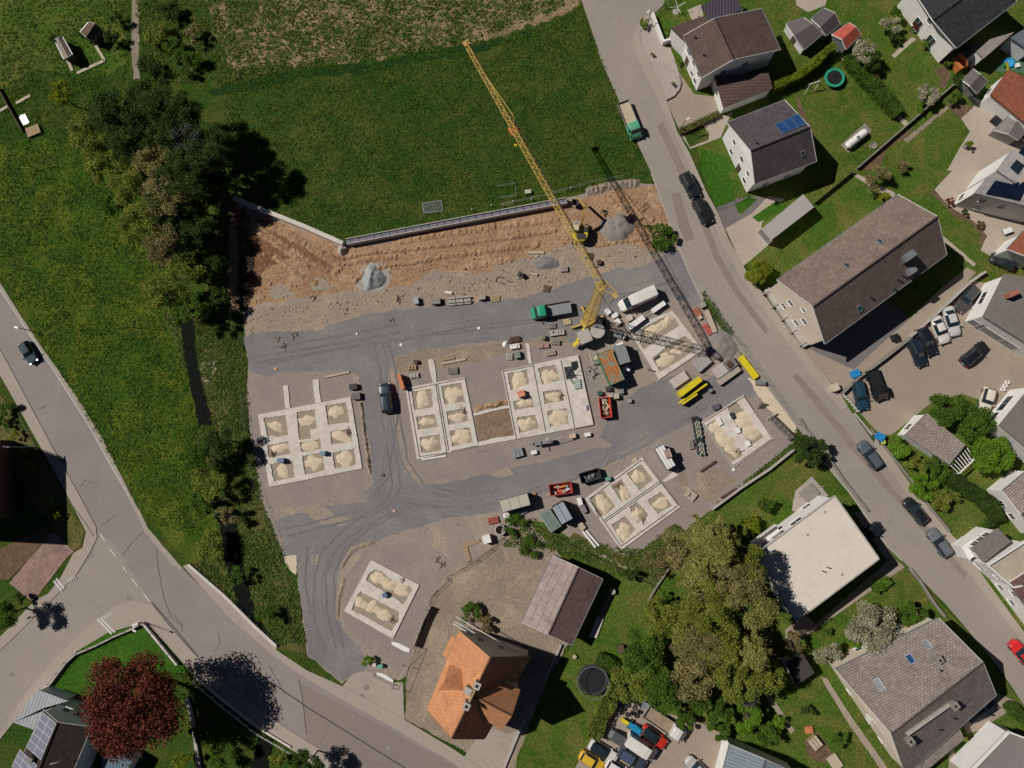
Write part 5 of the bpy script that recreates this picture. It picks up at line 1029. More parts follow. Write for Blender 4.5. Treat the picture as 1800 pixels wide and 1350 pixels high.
fl = be+Vector((.2, .1, -.2)); part('guy_rope', MB().bar(be, cb+Vector((1.6, -1.2, 2.2)), .05), M['dsteel'], cr, True); part('guy_rope', MB().bar(gp, ct+Vector((0, 0, 1)), .04), M['dsteel'], cr, True)
part('top_cap', MB().box(ct+Vector((0, 0, .3)), (1.2, 1.2, .4), R(30)), M['yellow'], cr, True)
# undercarriage
for a in (20, 110, 200, 290):
    q = cb+Vector((math.cos(R(a)), math.sin(R(a)), 0))*2.6; part('outrigger', MB().bar(cb+Vector((0, 0, .7)), q+Vector((0, 0, .55)), .28, .3).cone(q, q+Vector((0, 0, .55)), .3, .12), M['yellow'], cr, True)
part('turntable', MB().cone(cb+Vector((0, 0, .8)), cb+Vector((0, 0, 1.3)), 1.15, 1.15, 20).box(cb+Vector((0, 0, 1.5)), (2.4, 1.4, .3), R(30)), M['yellow'], cr, True)
bl = G(1038,590, 2.2); part('ballast', MB().box((bl.x-.9, bl.y-.15, 1.6), (1.9, 2.0, 1.9), R(22)), M['concrete'], cr, True); part('ballast', MB().cone((bl.x+1.1, bl.y+.7, .7), (bl.x+1.1, bl.y+.7, 2.5), 1.15, 1.15, 16), M['concrete'], cr, True)
part('rear_frame', MB().bar(cb+Vector((-.3, -.5, 1.3)), G(1008,610, 1.0), .3, .35).box(G(1012,604, 1.3), (1.0, .6, .5), R(40)), M['yellow2'], cr, True)
part('winch', MB().cone(cb+Vector((1.1, .2, 1.6)), cb+Vector((1.9, .6, 1.6)), .45, .45, 14).box(cb+Vector((1.7, -.3, 1.5)), (.9, .8, .8), .3), M['dsteel'], cr, True)
# crane power and clutter beside the ballast
single('cable_reel', MB().ring(G(1057,568), .7, .35, .03, .5, 16), M['dsteel'], 'dark cable drum behind the crane mast', 'cable drum')
wc = G(1085,590); single('generator', MB().box((wc.x, wc.y, .6), (1.3, .9, 1.2), R(-15)).box((wc.x+.1, wc.y, 1.25), (1.0, .6, .1), R(-15)), M['steel'], 'small grey generator box right of the crane ballast', 'generator')
# ---------------------------------------------------------------- excavator
def loc3(p, z=0): v = G(*p, z); return v
eb = G(*zX(1318,535), 1.0); ex = empty('excavator', 'yellow tracked excavator reaching up to the retaining wall', 'excavator', Vector((eb.x, eb.y, 0)), R(-4))
yel = M['yellow2']
for s in (-1, 1):
    tk = MB(); Lh = 1.7
    prof = [(-Lh, .4), (-Lh+.25, .08), (Lh-.25, .08), (Lh, .4), (Lh-.25, .78), (-Lh+.25, .78)]
    tk.prism([Vector((s*1.0-.28, y, z)) for y, z in prof], [Vector((s*1.0+.28, y, z)) for y, z in prof]); part('track', tk, M['dsteel'], ex)
part('chassis', MB().box((0, 0, .6), (1.5, 2.2, .5)).cone((0, 0, .8), (0, 0, 1.0), .6, .6, 16), M['dsteel'], ex)
n = 16; ring = [Vector((1.25*math.cos(t), -.35+1.35*math.sin(t), 0)) for t in [math.pi+math.pi*k/n for k in range(n+1)]]+[Vector((1.25, .9, 0)), Vector((-1.25, .9, 0))]
part('body', MB().prism([p+Vector((0, 0, 1.0)) for p in ring], [p*.96+Vector((0, 0, 1.95)) for p in ring]), yel, ex)
part('engine_cover', MB().box((.1, -.9, 2.02), (1.5, .9, .16)).box((.75, .3, 2.0), (.7, .9, .1)), M['dsteel'], ex)
cabp = part('cab', MB().box((-.75, .55, 2.1), (.95, 1.5, 1.6)), m_plain('cab_cream', (.55, .45, .25), .4), ex); part('cab_roof', MB().box((-.75, .55, 2.93), (.9, 1.4, .08)), m_plain('cab_roof', (.55, .47, .3), .4), cabp); part('roof_window', MB().box((-.75, .95, 2.985), (.6, .5, .04)), M['steel'], cabp); part('windscreen', MB().box((-.75, 1.31, 2.2), (.8, .04, 1.1)), M['glass'], cabp)
b0, b1 = Vector((.15, .7, 1.6)), Vector((.45, 3.6, 4.2)); b2 = Vector((.55, 5.2, 3.2))
og = m_plain('worn_orange_paint', (.42, .26, .08), .5, .3)
part('boom', MB().bar(b0, b0.lerp(b1, .5)+Vector((0, 0, .7)), .38, .45).bar(b0.lerp(b1, .5)+Vector((0, 0, .7)), b1, .34, .4), og, ex)
part('stick', MB().bar(b1+Vector((0, -.5, .1)), Vector((-.6, 5.2, 2.0)), .3, .32), og, ex); part('hydraulic_ram', MB().bar(Vector((.3, 1.0, 1.7)), Vector((.35, 2.4, 3.4)), .1).bar(Vector((.2, 1.0, 1.7)), Vector((.2, 2.4, 3.4)), .1), M['chrome'], ex)
bk = MB(); 
for k in range(6):
    t0, t1 = math.pi*(.1+.16*k), math.pi*(.1+.16*(k+1)); f = lambda t, x: Vector((-1.1+x, 4.95+.55*math.cos(t), 1.0-.55*math.sin(t)+.3)); bk.face([f(t0, -.5), f(t1, -.5), f(t1, .5), f(t0, .5)])
bk.box((-1.6, 5.0, 1.1), (.05, 1.0, .8)).box((-.6, 5.0, 1.1), (.05, 1.0, .8)); part('bucket', bk, M['dsteel'], ex)
# ---------------------------------------------------------------- vehicles
def loft(st, half, faces_of):
    """st: list of (x, belt z, top z, top half width, body half width, bottom z); returns dict kind -> MB"""
    secs = []
    for x, zb, zt, wt, w, z0 in st:
        h = [(0, z0), (w*.92, z0), (w, z0+.18), (w, (z0+zb)/2+.05), (w*.97, zb), (wt, zt-.02), (wt*.85, zt+.012), (wt*.45, zt+.03), (0, zt+.035)]
        secs.append([Vector((x, y, z)) for y, z in h]+[Vector((x, -y, z)) for y, z in h[-2:0:-1]])
    out = {}
    n = len(secs[0])
    def add(kind, q): out.setdefault(kind, MB()).face(q)
    for i in range(len(secs)-1):
        for k in range(n):
            a, b = secs[i], secs[i+1]; j = (k+1) % n; kk = k if k < 8 else n-1-k
            add(faces_of(i, kk), [a[k], b[k], b[j], a[j]])
    add('body', secs[0][::1]); add('body', secs[-1][::-1]); return out
def merge(mb, d=.0005):
    import bmesh
    key = {}; nv = []; mp = []
    for v in mb.v:
        k = (round(v[0]/d), round(v[1]/d), round(v[2]/d))
        if k not in key: key[k] = len(nv); nv.append(v)
        mp.append(key[k])
    mb.f = [f for f in ([mp[i] for i in f] for f in mb.f) if len(set(f)) > 2]; mb.f = [list(dict.fromkeys(f)) for f in mb.f]; mb.v = nv; return mb
KINDS_ = {  # stations: x, belt, top, top half width, half width ; which intervals are windscreen / cabin / rear window
 'hatch': (4.1, 1.76, [(-1,.75,.78,.55,.70),(-.97,.85,.92,.62,.80),(-.9,.92,1.15,.62,.85),(-.78,.95,1.42,.60,.88),(-.3,.95,1.47,.62,.88),(.1,.94,1.44,.60,.88),(.36,.93,1.02,.66,.87),(.5,.9,.95,.70,.86),(.8,.82,.86,.66,.83),(.95,.68,.72,.58,.76),(1,.55,.6,.5,.64)], (5,), (3, 4), (2,)),
 'estate': (4.7, 1.82, [(-1,.7,.74,.58,.70),(-.98,.85,.93,.62,.82),(-.92,.95,1.2,.62,.87),(-.84,.95,1.42,.60,.9),(-.3,.95,1.48,.63,.91),(.08,.94,1.45,.61,.91),(.33,.93,1.02,.68,.9),(.45,.9,.96,.72,.89),(.78,.82,.87,.68,.86),(.94,.68,.73,.6,.78),(1,.52,.58,.5,.64)], (5,), (3, 4), (2,)),
 'sedan': (4.6, 1.8, [(-1,.7,.75,.6,.70),(-.97,.9,.95,.66,.82),(-.72,.95,1.0,.68,.88),(-.45,.95,1.38,.56,.9),(-.15,.95,1.42,.58,.9),(.1,.94,1.4,.58,.9),(.36,.93,1.0,.68,.89),(.48,.9,.95,.72,.88),(.78,.82,.87,.68,.86),(.94,.68,.73,.6,.78),(1,.52,.58,.5,.64)], (5,), (3, 4), (2,)),
 'suv': (4.6, 1.88, [(-1,.85,.9,.62,.76),(-.97,1.05,1.2,.68,.88),(-.9,1.08,1.45,.66,.92),(-.82,1.1,1.64,.64,.94),(-.3,1.1,1.7,.66,.94),(.06,1.08,1.67,.64,.94),(.33,1.06,1.14,.72,.93),(.44,1.03,1.09,.76,.92),(.8,.97,1.02,.72,.9),(.95,.8,.86,.64,.82),(1,.6,.68,.55,.7)], (5,), (3, 4), (2,)),
 'van': (5.9, 2.0, [(-1,1.2,2.4,.80,.97),(-.98,1.3,2.5,.84,1.0),(-.5,1.3,2.55,.86,1.0),(.2,1.3,2.55,.86,1.0),(.48,1.3,2.45,.82,1.0),(.72,1.25,1.45,.82,.99),(.84,1.1,1.2,.80,.96),(.96,.85,.95,.7,.88),(1,.6,.7,.6,.75)], (4,), (3,), ()),
 'cab': (2.3, 2.0, [(-1,1.25,2.1,.80,.96),(-.9,1.25,2.2,.82,.98),(-.2,1.25,2.2,.82,.98),(.2,1.25,2.12,.80,.98),(.55,1.2,1.42,.82,.97),(.8,1.05,1.15,.8,.94),(.96,.85,.92,.7,.88),(1,.6,.7,.6,.75)], (3,), (2,), ()),
}
wheel_cache = {}
def wheel(parent, x, y, r, rim=True):
    if ('t', r) not in wheel_cache:
        wheel_cache['t', r] = mesh_of('tyre', MB().cone((0, -.11, 0), (0, .11, 0), r, r, 18), M['rubber']); wheel_cache['r', r] = mesh_of('rim', MB().cone((0, -.118, 0), (0, .118, 0), r*.6, r*.6, 12), M['chrome'])
    w = bpy.data.objects.new('wheel', wheel_cache['t', r]); COL.objects.link(w); w.parent = parent; w.location = (x, y, r)
    q = bpy.data.objects.new('rim', wheel_cache['r', r]); COL.objects.link(q); q.parent = w
def vehicle(kind, label, px, to, col, cat='car', name=None, length=None, roof=None, tray=None, roofcol=None, group=None, width=None, glassroof=False):
    """px: centre pixel, to: pixel towards which the front points"""
    L, Wd, st, ws, cb_, rw_ = KINDS_[kind]; Lt = length or L; hv = {'van': 2.3, 'cab': 1.7, 'suv': 1.5}.get(kind, 1.25); c = G(*px, hv); c.z = 0; d = G(*to, hv)-G(*px, hv); rz = math.atan2(d.y, d.x)
    t = empty(name or ('parked_'+cat if 0 else {'car': 'car', 'van': 'van'}.get(cat, cat).replace(' ', '_')), label, cat, c, rz, group)
    if tray: tl = Lt-L*.93; x0 = Lt/2-L/2
    else: tl = 0; x0 = 0
    Lc = L if tray else Lt
    stt = [(x*Lc/2+x0, zb, zt, wt*Wd/1.8 if 0 else wt, w, .22 if kind != 'van' else .28) for x, zb, zt, wt, w in st]
    def fo(i, k):
        if i in ws and k >= 5: return 'windscreen'
        if i in rw_ and k >= 5: return 'rear_window'
        if k == 4 and (i in cb_ or (i in ws and kind not in ('van', 'cab'))): return 'side_window'
        if k >= 5 and i in cb_: return 'roof'
        return 'body'
    parts = loft(stt, 0, fo); b = None
    paintm = carpaint(col)
    b = part('body', merge(parts['body']), paintm, t, smooth=False)
    if 'roof' in parts: part('roof', merge(parts['roof']), M['glass'] if glassroof else (carpaint(roofcol) if roofcol else paintm), t, smooth=True)
    part('windscreen', merge(parts['windscreen']), M['glass'], t)
    if 'rear_window' in parts: part('rear_window', merge(parts['rear_window']), M['glass'], t)
    sw = parts.get('side_window')
    if sw:
        for s in (1, -1):
            m = MB()
            for f in sw.f:
                q = [Vector(sw.v[i]) for i in f]
                if q[0].y*s > 0: m.face([p+Vector((0, .004*s, .002)) for p in q])
            if m.f: part('side_window', m, M['glass'], t)
    wb = .31*Lc; r = .34 if kind not in ('van', 'cab') else .38
    w0 = max(s[4] for s in st)-.08
    xs = (x0+wb, x0-wb) if not tray else (x0+.15, x0-Lt*.56)
    for x in xs:
        for s in (1, -1): wheel(t, x, s*w0, r)
    for s in (1, -1):
        m = MB(); mx = x0+Lc*(.17 if kind not in ('van', 'cab') else .3); m.box((mx, s*(w0+.2), 1.0 if kind not in ('van', 'cab') else 1.45), (.16, .24, .16)); part('mirror', m, paintm if kind not in ('van', 'cab') else M['black'], t)
        m = MB(); fx = x0+Lc*.475; wq = st[-2][4]-.12; m.box((fx, s*wq, st[-2][2]-.02), (.22, .26, .12), s*-.35); part('headlight', m, M['chrome'], t)
        if not tray: m = MB(); m.box((x0-Lc*.485, s*(st[1][4]-.12), st[1][1]-.05), (.12, .2, .2)); part('taillight', m, m_red, t)
    if tray:
        bl_ = Lt-L*.86; bx = -Lt/2+bl_/2; tw = 1.95
        part('flatbed_floor', MB().box((bx, 0, .86), (bl_, tw, .1)), tray[0], t)
        for cx, cy, sx, sy in ((bx, tw/2, bl_, .05), (bx, -tw/2, bl_, .05), (bx-bl_/2, 0, .05, tw), (bx+bl_/2, 0, .06, tw)): part('side_board', MB().box((cx, cy, 1.09 if cx != bx+bl_/2 else 1.3), (sx, sy, .36 if cx != bx+bl_/2 else .8)), tray[1], t)
        part('chassis', MB().box((bx, 0, .55), (bl_*.96, .8, .2)), M['dsteel'], t)
    elif kind in ('hatch', 'estate', 'suv', 'sedan'):
        part('number_plate', MB().box((x0-Lc*.5, 0, .62), (.03, .5, .12)), M['whitep'], t)
    if roof == 'rails':
        for s in (1, -1): part('roof_rail', MB().bar((x0-Lc*.36, s*.56, 1.52 if kind != 'suv' else 1.74), (x0+Lc*.02, s*.56, 1.52 if kind != 'suv' else 1.74), .04), M['chrome'], t)
    return t
m_red = m_plain('tail_lamp_red', (.35, .01, .008), .2)
BLK, DBL, GRY, SLV, WHT, GRN = (.012, .013, .016), (.012, .03, .055), (.10, .11, .13), (.42, .42, .42), (.62, .60, .57), (.03, .26, .13)
vehicle('hatch', 'small blue-grey hatchback driving on the left road', (45.5,619), (58,640), (.06,.085,.10), length=4.0)
vehicle('suv', 'dark blue-black car parked alone in the middle of the site', (677,699), (674,672), (.006,.016,.03), length=4.8)
vehicle('cab', 'pale green flatbed pickup parked at the field edge beside the street', (1108,207), (1119,235), (.10,.36,.22), 'pickup', length=6.4, tray=(M['pwood'], m_plain('grey_boards', (.25,.23,.2), .7)))
vehicle('cab', 'bright green tipper pickup on the site left of the crane', (969,544), (940,549), (.01,.27,.14), 'pickup', length=6.4, tray=(M['steel'], M['dsteel']))
vehicle('van', 'white panel van parked behind the crane', (1122,523), (1093,536), (.64,.62,.58), 'van', length=6.2)
vehicle('suv', 'black estate car at the kerb opposite the soil corner, rear one of the pair', (1215,323), (1227,345), BLK, length=4.6, roof='rails')
vehicle('suv', 'black car at the kerb opposite the soil corner, front one of the pair', (1237,369), (1248,390), BLK, length=4.4)
vehicle('estate', 'dark grey estate at the top of the car park against the white house', (1703,524), (1687,543), (.055,.052,.05), length=4.8, roof='rails')
vehicle('sedan', 'silver-white saloon in the car park', (1676,564), (1683,586), (.50,.49,.47), length=4.8)
vehicle('sedan', 'low white sports coupe left of the silver saloon', (1656,579), (1665,600), (.62,.58,.53), length=4.5)
vehicle('suv', 'black van-like car left of the white coupe', (1633,599), (1642,618), (.01,.012,.014), length=4.6)
vehicle('estate', 'dark blue estate next to the black car in the car park', (1616,619), (1625,640), (.01,.02,.035), length=4.6, roof='rails')
vehicle('estate', 'black estate parked slanted in the middle of the car park', (1717,621), (1737,604), (.01,.011,.014), length=4.8, roof='rails')
vehicle('estate', 'petrol blue car by the car park gate', (1515,695), (1521,720), (.012,.045,.075), length=4.7)
vehicle('cab', 'black pickup right of the petrol blue car', (1545,676), (1553,697), BLK, 'pickup', length=4.9, tray=(M['black'], M['black']))
vehicle('hatch', 'cream-white convertible with black trim beside the white wall', (1739,702), (1734,719), (.6,.53,.45), length=3.9, roofcol=(.6,.55,.48))
vehicle('estate', 'grey estate driving on the right street past the blue bins', (1532,800), (1517,779), (.085,.095,.115), length=4.7)
vehicle('hatch', 'black hatchback on the right street, between the two grey estates', (1613,899), (1598,881), BLK, length=4.5)
vehicle('estate', 'light grey estate at the kerb beside the white row', (1655,955), (1641,935), (.13,.14,.155), length=4.6, roof='rails')
vehicle('hatch', 'bright red car at the right picture edge', (1800,1150), (1790,1138), (.55,.02,.02), length=4.2)
vehicle('hatch', 'black hatchback in the shade beside the flat white roof', (1534,937), (1545,929), (.012,.014,.018), length=3.9)
vehicle('estate', 'black car under the eave of the weathered grey house', (1731,1252), (1748,1243), BLK, length=4.8)
vehicle('estate', 'white estate with dark roof in the lower car park', (1062,1324), (1085,1338), WHT, length=4.7, glassroof=True)
vehicle('hatch', 'yellow hatchback with black bonnet at the bottom edge', (1041,1341), (1062,1354), (.6,.38,.03), length=4.1)
vehicle('van', 'white minibus in the lower car park', (1129,1319), (1150,1333), (.62,.6,.56), 'van', length=5.1)
vehicle('suv', 'blue-black car with reflective roof behind the white minibus', (1112,1337), (1132,1350), (.04,.05,.07), length=4.6, roofcol=(.06,.075,.13))
vehicle('hatch', 'red hatchback with black roof between minibus and white pickup', (1151,1298), (1168,1311), (.5,.03,.015), length=4.3, glassroof=True)
vehicle('cab', 'white flatbed pickup with empty timber bed in the lower car park', (1171,1276), (1195,1292), WHT, 'pickup', length=6.8, tray=(m_plain('plywood_floor', (.28,.2,.14), .8), M['steel']))
vehicle('hatch', 'white car cut off at the bottom, in front of the blue-black car', (1088,1356), (1108,1368), WHT, length=4.2)
vehicle('hatch', 'pale small car cut off at the bottom centre of the lower car park', (1226,1352), (1216,1343), (.35,.34,.32), length=4.0)
vehicle('hatch', 'dark car half hidden by the orange-roofed house at the right edge', (1768,458), (1755,452), (.02,.022,.025), length=4.0)
# boxy trailer and small blue-yellow roller
tq = G(1089,1294); tl = empty('trailer', 'dark grey box trailer in the hedge shade', 'trailer', tq, R(-30)); part('box', MB().box((0, 0, 1.1), (2.6, 1.5, 1.3)), m_plain('grey_tarp', (.07, .07, .075), .7), tl); part('nose', MB().box((-1.55, 0, .9), (.6, 1.2, .9)), M['steel'], tl); part('drawbar', MB().bar((-1.8, 0, .5), (-2.6, 0, .45), .08), M['dsteel'], tl)
for s in (1, -1): wheel(tl, 0, s*.8, .3)
tq = G(1111,1273); tl = empty('dumper', 'small dumper with blue body and yellow arm', 'dumper', tq, R(-32)); bl_ = m_plain('sky_blue_paint', (.02, .22, .42), .4)
part('body', MB().box((.7, 0, .8), (1.3, 1.0, .7)).box((.9, 0, 1.25), (.8, .8, .3)), bl_, tl); part('nose', MB().box((-.3, 0, .8), (.7, .8, .6)), bl_, tl); part('arm', MB().box((-1.4, 0, .9), (1.3, .5, .35)), M['yellow2'], tl); part('rear_frame', MB().box((1.55, 0, .7), (.15, 1.2, .9)), M['steel'], tl)
for x in (1.0, -.3):
    for s in (1, -1): wheel(tl, x, s*.6, .3)
rs2 = random.Random(3)
for k in range(13):
    a = k*2.4; r = .28+.26*math.sqrt(k); p = G(1110.5, 1244)+Vector((math.cos(a)*r*1.5, math.sin(a)*r*1.1, 0))
    single('tyre', MB().ring(p, .33, .18, .03, .25+.1*(k % 3), 16), M['rubber'], 'black used tyre in the pile under the hedge corner', 'tyre', 'tyres piled in the lower car park')
p = G(1136,1239); tb = empty('table', 'grey folding table beside the tyre pile', 'table', p, R(-20)); part('table_top', MB().box((0, 0, .75), (1.6, 1.1, .06)), M['steel'], tb)
for sx in (-.7, .7):
    for sy in (-.45, .45): part('leg', MB().bar((sx, sy, 0), (sx, sy, .72), .05), M['dsteel'], tb)
# ---------------------------------------------------------------- containers, stacks, pallets and odds and ends
def frame_of(quad, z=0):
    P = [G(*q, z) for q in quad]; c = sum(P, Vector())/4; u = ((P[1]-P[0])+(P[2]-P[3]))/2; v = ((P[3]-P[0])+(P[2]-P[1]))/2
    return c, u.length, v.length, math.atan2(u.y, u.x)
def container(name, label, cat, quad, h, roofm, wallm, ribs=0, plates=0, z=0, roofname='roof'):
    c, L, Wd, rz = frame_of(quad, h); t = empty(name, label, cat, Vector((c.x, c.y, 0)), rz)
    part('wall', MB().box((0, 0, h/2), (L-.1, Wd-.1, h-.1)), wallm, t)
    part(roofname, MB().box((0, 0, h-.02), (L, Wd, .08)), roofm, t)
    mb = MB()
    for s in (-1, 1): mb.box((0, s*(Wd/2-.04), h+.04), (L, .08, .06)); mb.box((s*(L/2-.04), 0, h+.04), (.08, Wd-.17, .06))
    part('rim', mb, wallm, t)
    for k in range(ribs): part('roof_seam', MB().box((-L/2+L*(k+1)/(ribs+1), 0, h+.035), (.06, Wd-.2, .04)), wallm, t)
    mb = MB()
    for k in range(int(L/.5)):
        for s in (-1, 1): mb.box((-L/2+.25+k*.5, s*(Wd/2-.035), h/2), (.1, .06, h*.85))
    part('side_ribs', mb, wallm, t); part('door', MB().box((L/2-.03, 0, h*.47), (.08, Wd*.8, h*.8)), wallm, t); return t
def crate(name, label, cat, quad, h, mat, lid=None, group=None, lift=0, slats=0):
    c, L, Wd, rz = frame_of(quad, h); t = empty(name, label, cat, Vector((c.x, c.y, lift)), rz, group)
    part('body', MB().box((0, 0, h/2), (L, Wd, h)), mat, t)
    part('lid', MB().box((0, 0, h+.03), (L+.06, Wd+.06, .06)), lid or mat, t)
    for k in range(slats): part('strap', MB().box((-L/2+L*(k+1)/(slats+1), 0, h+.07), (.07, Wd+.08, .03)), M['dsteel'], t)
    return t
def pallet(label, px, rz, load, mat, L=1.2, Wd=.9, group=None, n=(3, 2), lh=.3, gap=.05, name='pallet', cat='pallet', miss=0, seed=0):
    p = G(*px, .3); p.z = 0; t = empty(name, label, cat, p, R(rz), group); mb = MB()
    for k in range(5): mb.box((0, -Wd/2+Wd*(k+.5)/5, .14), (L, Wd/5*.7, .025))
    for k in (-1, 0, 1): mb.box((k*(L/2-.06), 0, .07), (.1, Wd, .11))
    part('pallet_base', mb, M['pwood'], t); r = random.Random(seed+int(px[0]))
    if load == 'blocks':
        k_ = 0
        for i in range(n[0]):
            for j in range(n[1]):
                k_ += 1
                if k_ == miss: continue
                hh = lh*r.choice([1, 1, .7]); part('block', MB().box((-L/2+L*(i+.5)/n[0], -Wd/2+Wd*(j+.5)/n[1], .16+hh/2), (L/n[0]-gap, Wd/n[1]-gap, hh), r.uniform(-.05, .05)), mat, t)
    elif load == 'boards':
        for j in range(n[1]*2): part('board', MB().box((r.uniform(-.08, .08), -Wd/2+Wd*(j+.5)/(n[1]*2), .16+lh/2), (L*r.uniform(.9, 1.15), Wd/(n[1]*2)-gap*.5, lh)), mat, t)
    elif load == 'sacks':
        for j in range(n[0]): 
            part('sack', MB().box((-L/2+L*(j+.5)/n[0], 0, .16+lh*.3), (L/n[0]-gap, Wd*.9, lh*.6)).box((-L/2+L*(j+.5)/n[0], 0, .16+lh*.75), (L/n[0]-.2, Wd*.7, lh*.3)), mat, t)
    return t
def beam(name, label, a, b, w, h, mat, cat='beam', z=.02, group=None, n=1, gap=.3):
    A, B = G(*a), G(*b); d = (B-A).normalized(); s = Vector((-d.y, d.x, 0)); mb = MB(); mb.bar(A+Vector((0, 0, z+h/2)), B+Vector((0, 0, z+h/2)), w, h); return single(name, mb, mat, label, cat, group)
def skip(label, quad, h, col, fill, fillz=.5, lumps=10, seed=1, name='skip', inner=None):
    c, L, Wd, rz = frame_of(quad, h); t = empty(name, label, 'skip', Vector((c.x, c.y, 0)), rz); m = m_plain('skip_paint', col, .55, .2, 2, grime=mul(col, .5), gamt=.4)
    part('floor', MB().box((0, 0, .12), (L-.3, Wd-.1, .08)), m, t)
    for s in (-1, 1): part('side', MB().prism([Vector((-L/2+.25, s*Wd/2-.03, .1)), Vector((L/2-.25, s*Wd/2-.03, .1)), Vector((L/2-.25, s*Wd/2+.03, .1)), Vector((-L/2+.25, s*Wd/2+.03, .1))], [Vector((-L/2, s*Wd/2-.03, h)), Vector((L/2, s*Wd/2-.03, h)), Vector((L/2, s*Wd/2+.03, h)), Vector((-L/2, s*Wd/2+.03, h))]), m, t)
    for s in (-1, 1): part('end', MB().bar((s*(L/2-.26), 0, .12), (s*L/2, 0, h), .05, Wd-.07) if 0 else MB().prism([Vector((s*(L/2-.28)-.03, -Wd/2+.04, .1)), Vector((s*(L/2-.28)+.03, -Wd/2+.04, .1)), Vector((s*(L/2-.28)+.03, Wd/2-.04, .1)), Vector((s*(L/2-.28)-.03, Wd/2-.04, .1))], [Vector((s*(L/2-.03)-.03, -Wd/2+.04, h)), Vector((s*(L/2-.03)+.03, -Wd/2+.04, h)), Vector((s*(L/2-.03)+.03, Wd/2-.04, h)), Vector((s*(L/2-.03)-.03, Wd/2-.04, h))]), m, t)
    mb = MB()
    for s in (-1, 1): mb.box((0, s*Wd/2, h+.03), (L+.1, .1, .07)).box((s*L/2, 0, h+.03), (.1, Wd, .072))
    part('rim', mb, m, t); r = random.Random(seed)
    for k in range(lumps):
        mm = fill[k % len(fill)]; part('waste', MB().box((r.uniform(-L/2+.5, L/2-.5), r.uniform(-Wd/2+.3, Wd/2-.3), fillz+r.uniform(-.1, .2)), (r.uniform(.2, 1.3), r.uniform(.08, .4), r.uniform(.05, .25)), r.uniform(0, 3), r.uniform(-.3, .3)), mm, t)
    return t
rust = NT('rusted_roof'); c_ = rust.mix(rust.ramp(rust.noise(.9, 4, .6, dist=.6), [(.5, (0, 0, 0)), (.53, (1, 1, 1))]), (.45, .15, .045), (.24, .25, .2)); rust.out(rust.mix(1.0, c_, rust.ramp(rust.noise(4, 4, .7), [(.3, (.7,)*3), (.7, (1.2,)*3)]), 'MULTIPLY'), .8, .2)
cgreen = m_plain('green_container_paint', (.03, .17, .08), .5, .2, 2); cgrey = m_plain('grey_container_roof', (.20, .22, .215), .6, .12, 1); cblue = m_plain('pale_blue_container_roof', (.27, .31, .34), .6, .1, 1); cteal = m_plain('pale_teal_crate', (.22, .30, .25), .7, .2, 2)
container('container', 'green site container with rust-patched roof beside the largest foundation', 'container', zE([(245,100),(345,55),(435,305),(310,355)]), 2.6, rust.m, cgreen, 4)
container('container', 'grey-roofed site container right of the rusty one', 'container', zE([(352,40),(440,20),(488,155),(405,190)]), 2.6, cgrey, M['steel'], 1)
crate('toilet_cabin', 'small white-topped cabin above the grey-roofed container', 'cabin', zW([(615,935),(675,905),(710,955),(650,985)]), 2.1, M['steel'], M['whitep'])
crate('toolbox', 'white box below the grey-roofed container', 'box', zE([(420,205),(465,190),(485,230),(435,245)]), 1.0, M['steel'], M['whitep'])
skip('bright red skip full of timber offcuts', zE([(235,452),(325,438),(338,600),(255,605)]), 1.3, (.55,.06,.03), [M['pwood'], M['wood'], M['dwood'], M['pwood']], .8, 26, 2)
skip('red-rimmed skip with blue and orange waste in front of the black skip', zO([(1190,1135),(1365,1112),(1380,1195),(1205,1222)]), 1.4, (.42,.05,.04), [m_plain('orange_waste', (.5,.16,.05), .7), m_plain('teal_waste', (.15,.4,.42), .6), m_plain('white_waste', (.5,.48,.44), .7)], .6, 16, 5)
skip('black open skip with grey rubble beside the tilted six-cell foundation', zE([(78,1050),(228,1003),(262,1080),(103,1125)]), 1.3, (.03,.03,.032), [M['dconcrete'], M['steel']], .3, 10, 7)
container('container', 'long cream-roofed container near the entrance lane', 'container', zT([(650,155),(908,83),(940,193),(680,262)]), 2.4, m_plain('cream_roof', (.42,.39,.31), .7, .08, 1), M['steel'], 2)
container('container', 'pale blue container beside the tilted foundation', 'container', zT([(1115,215),(1232,163),(1325,308),(1230,375)]), 2.5, cblue, M['dsteel'], 1)
crt = crate('lattice_crate', 'large pale green slatted crate against the pale blue container', 'crate', zT([(1015,290),(1112,240),(1215,375),(1135,445)]), 1.2, cteal, cteal, slats=8)
cr_ = empty('concrete_ring', 'upright concrete shaft ring by the cream-roofed container', 'pipe', G(*zT(665,415), .4)-Vector((0, 0, .4))); part('ring', MB().ring((0, 0, 0), .85, .68, 0, 1.0, 32), M['concrete'], cr_)
crate('water_tank', 'white cubic water tank left of the concrete ring', 'tank', zT([(502,480),(568,458),(582,530),(518,546)]), 1.2, M['whitep'])
pallet('pallet with red bricks left of the white cardboard box', zT(600,332), 12, 'blocks', m_plain('red_brick', (.35,.08,.06), .8, .3, 5), 1.7, 1.0, n=(4, 2))
crate('box', 'white box with printed symbols under the cream-roofed container', 'box', zT([(692,275),(745,262),(755,322),(700,332)]), .7, M['whitep'], slats=1)
beam('pipe_bundle', 'grey pipe bundle along the shaded side of the cream-roofed container', zT(790,300), zT(960,215), .5, .35, M['steel'], 'pipes')
beam('plank', 'broad brown plank left of the water tank, nearly level', zT(330,570), zT(478,512), .55, .12, M['wood'], 'plank'); beam('plank', 'broad brown plank left of the water tank, pointing down', zT(350,572), zT(385,700), .7, .14, M['wood'], 'plank')
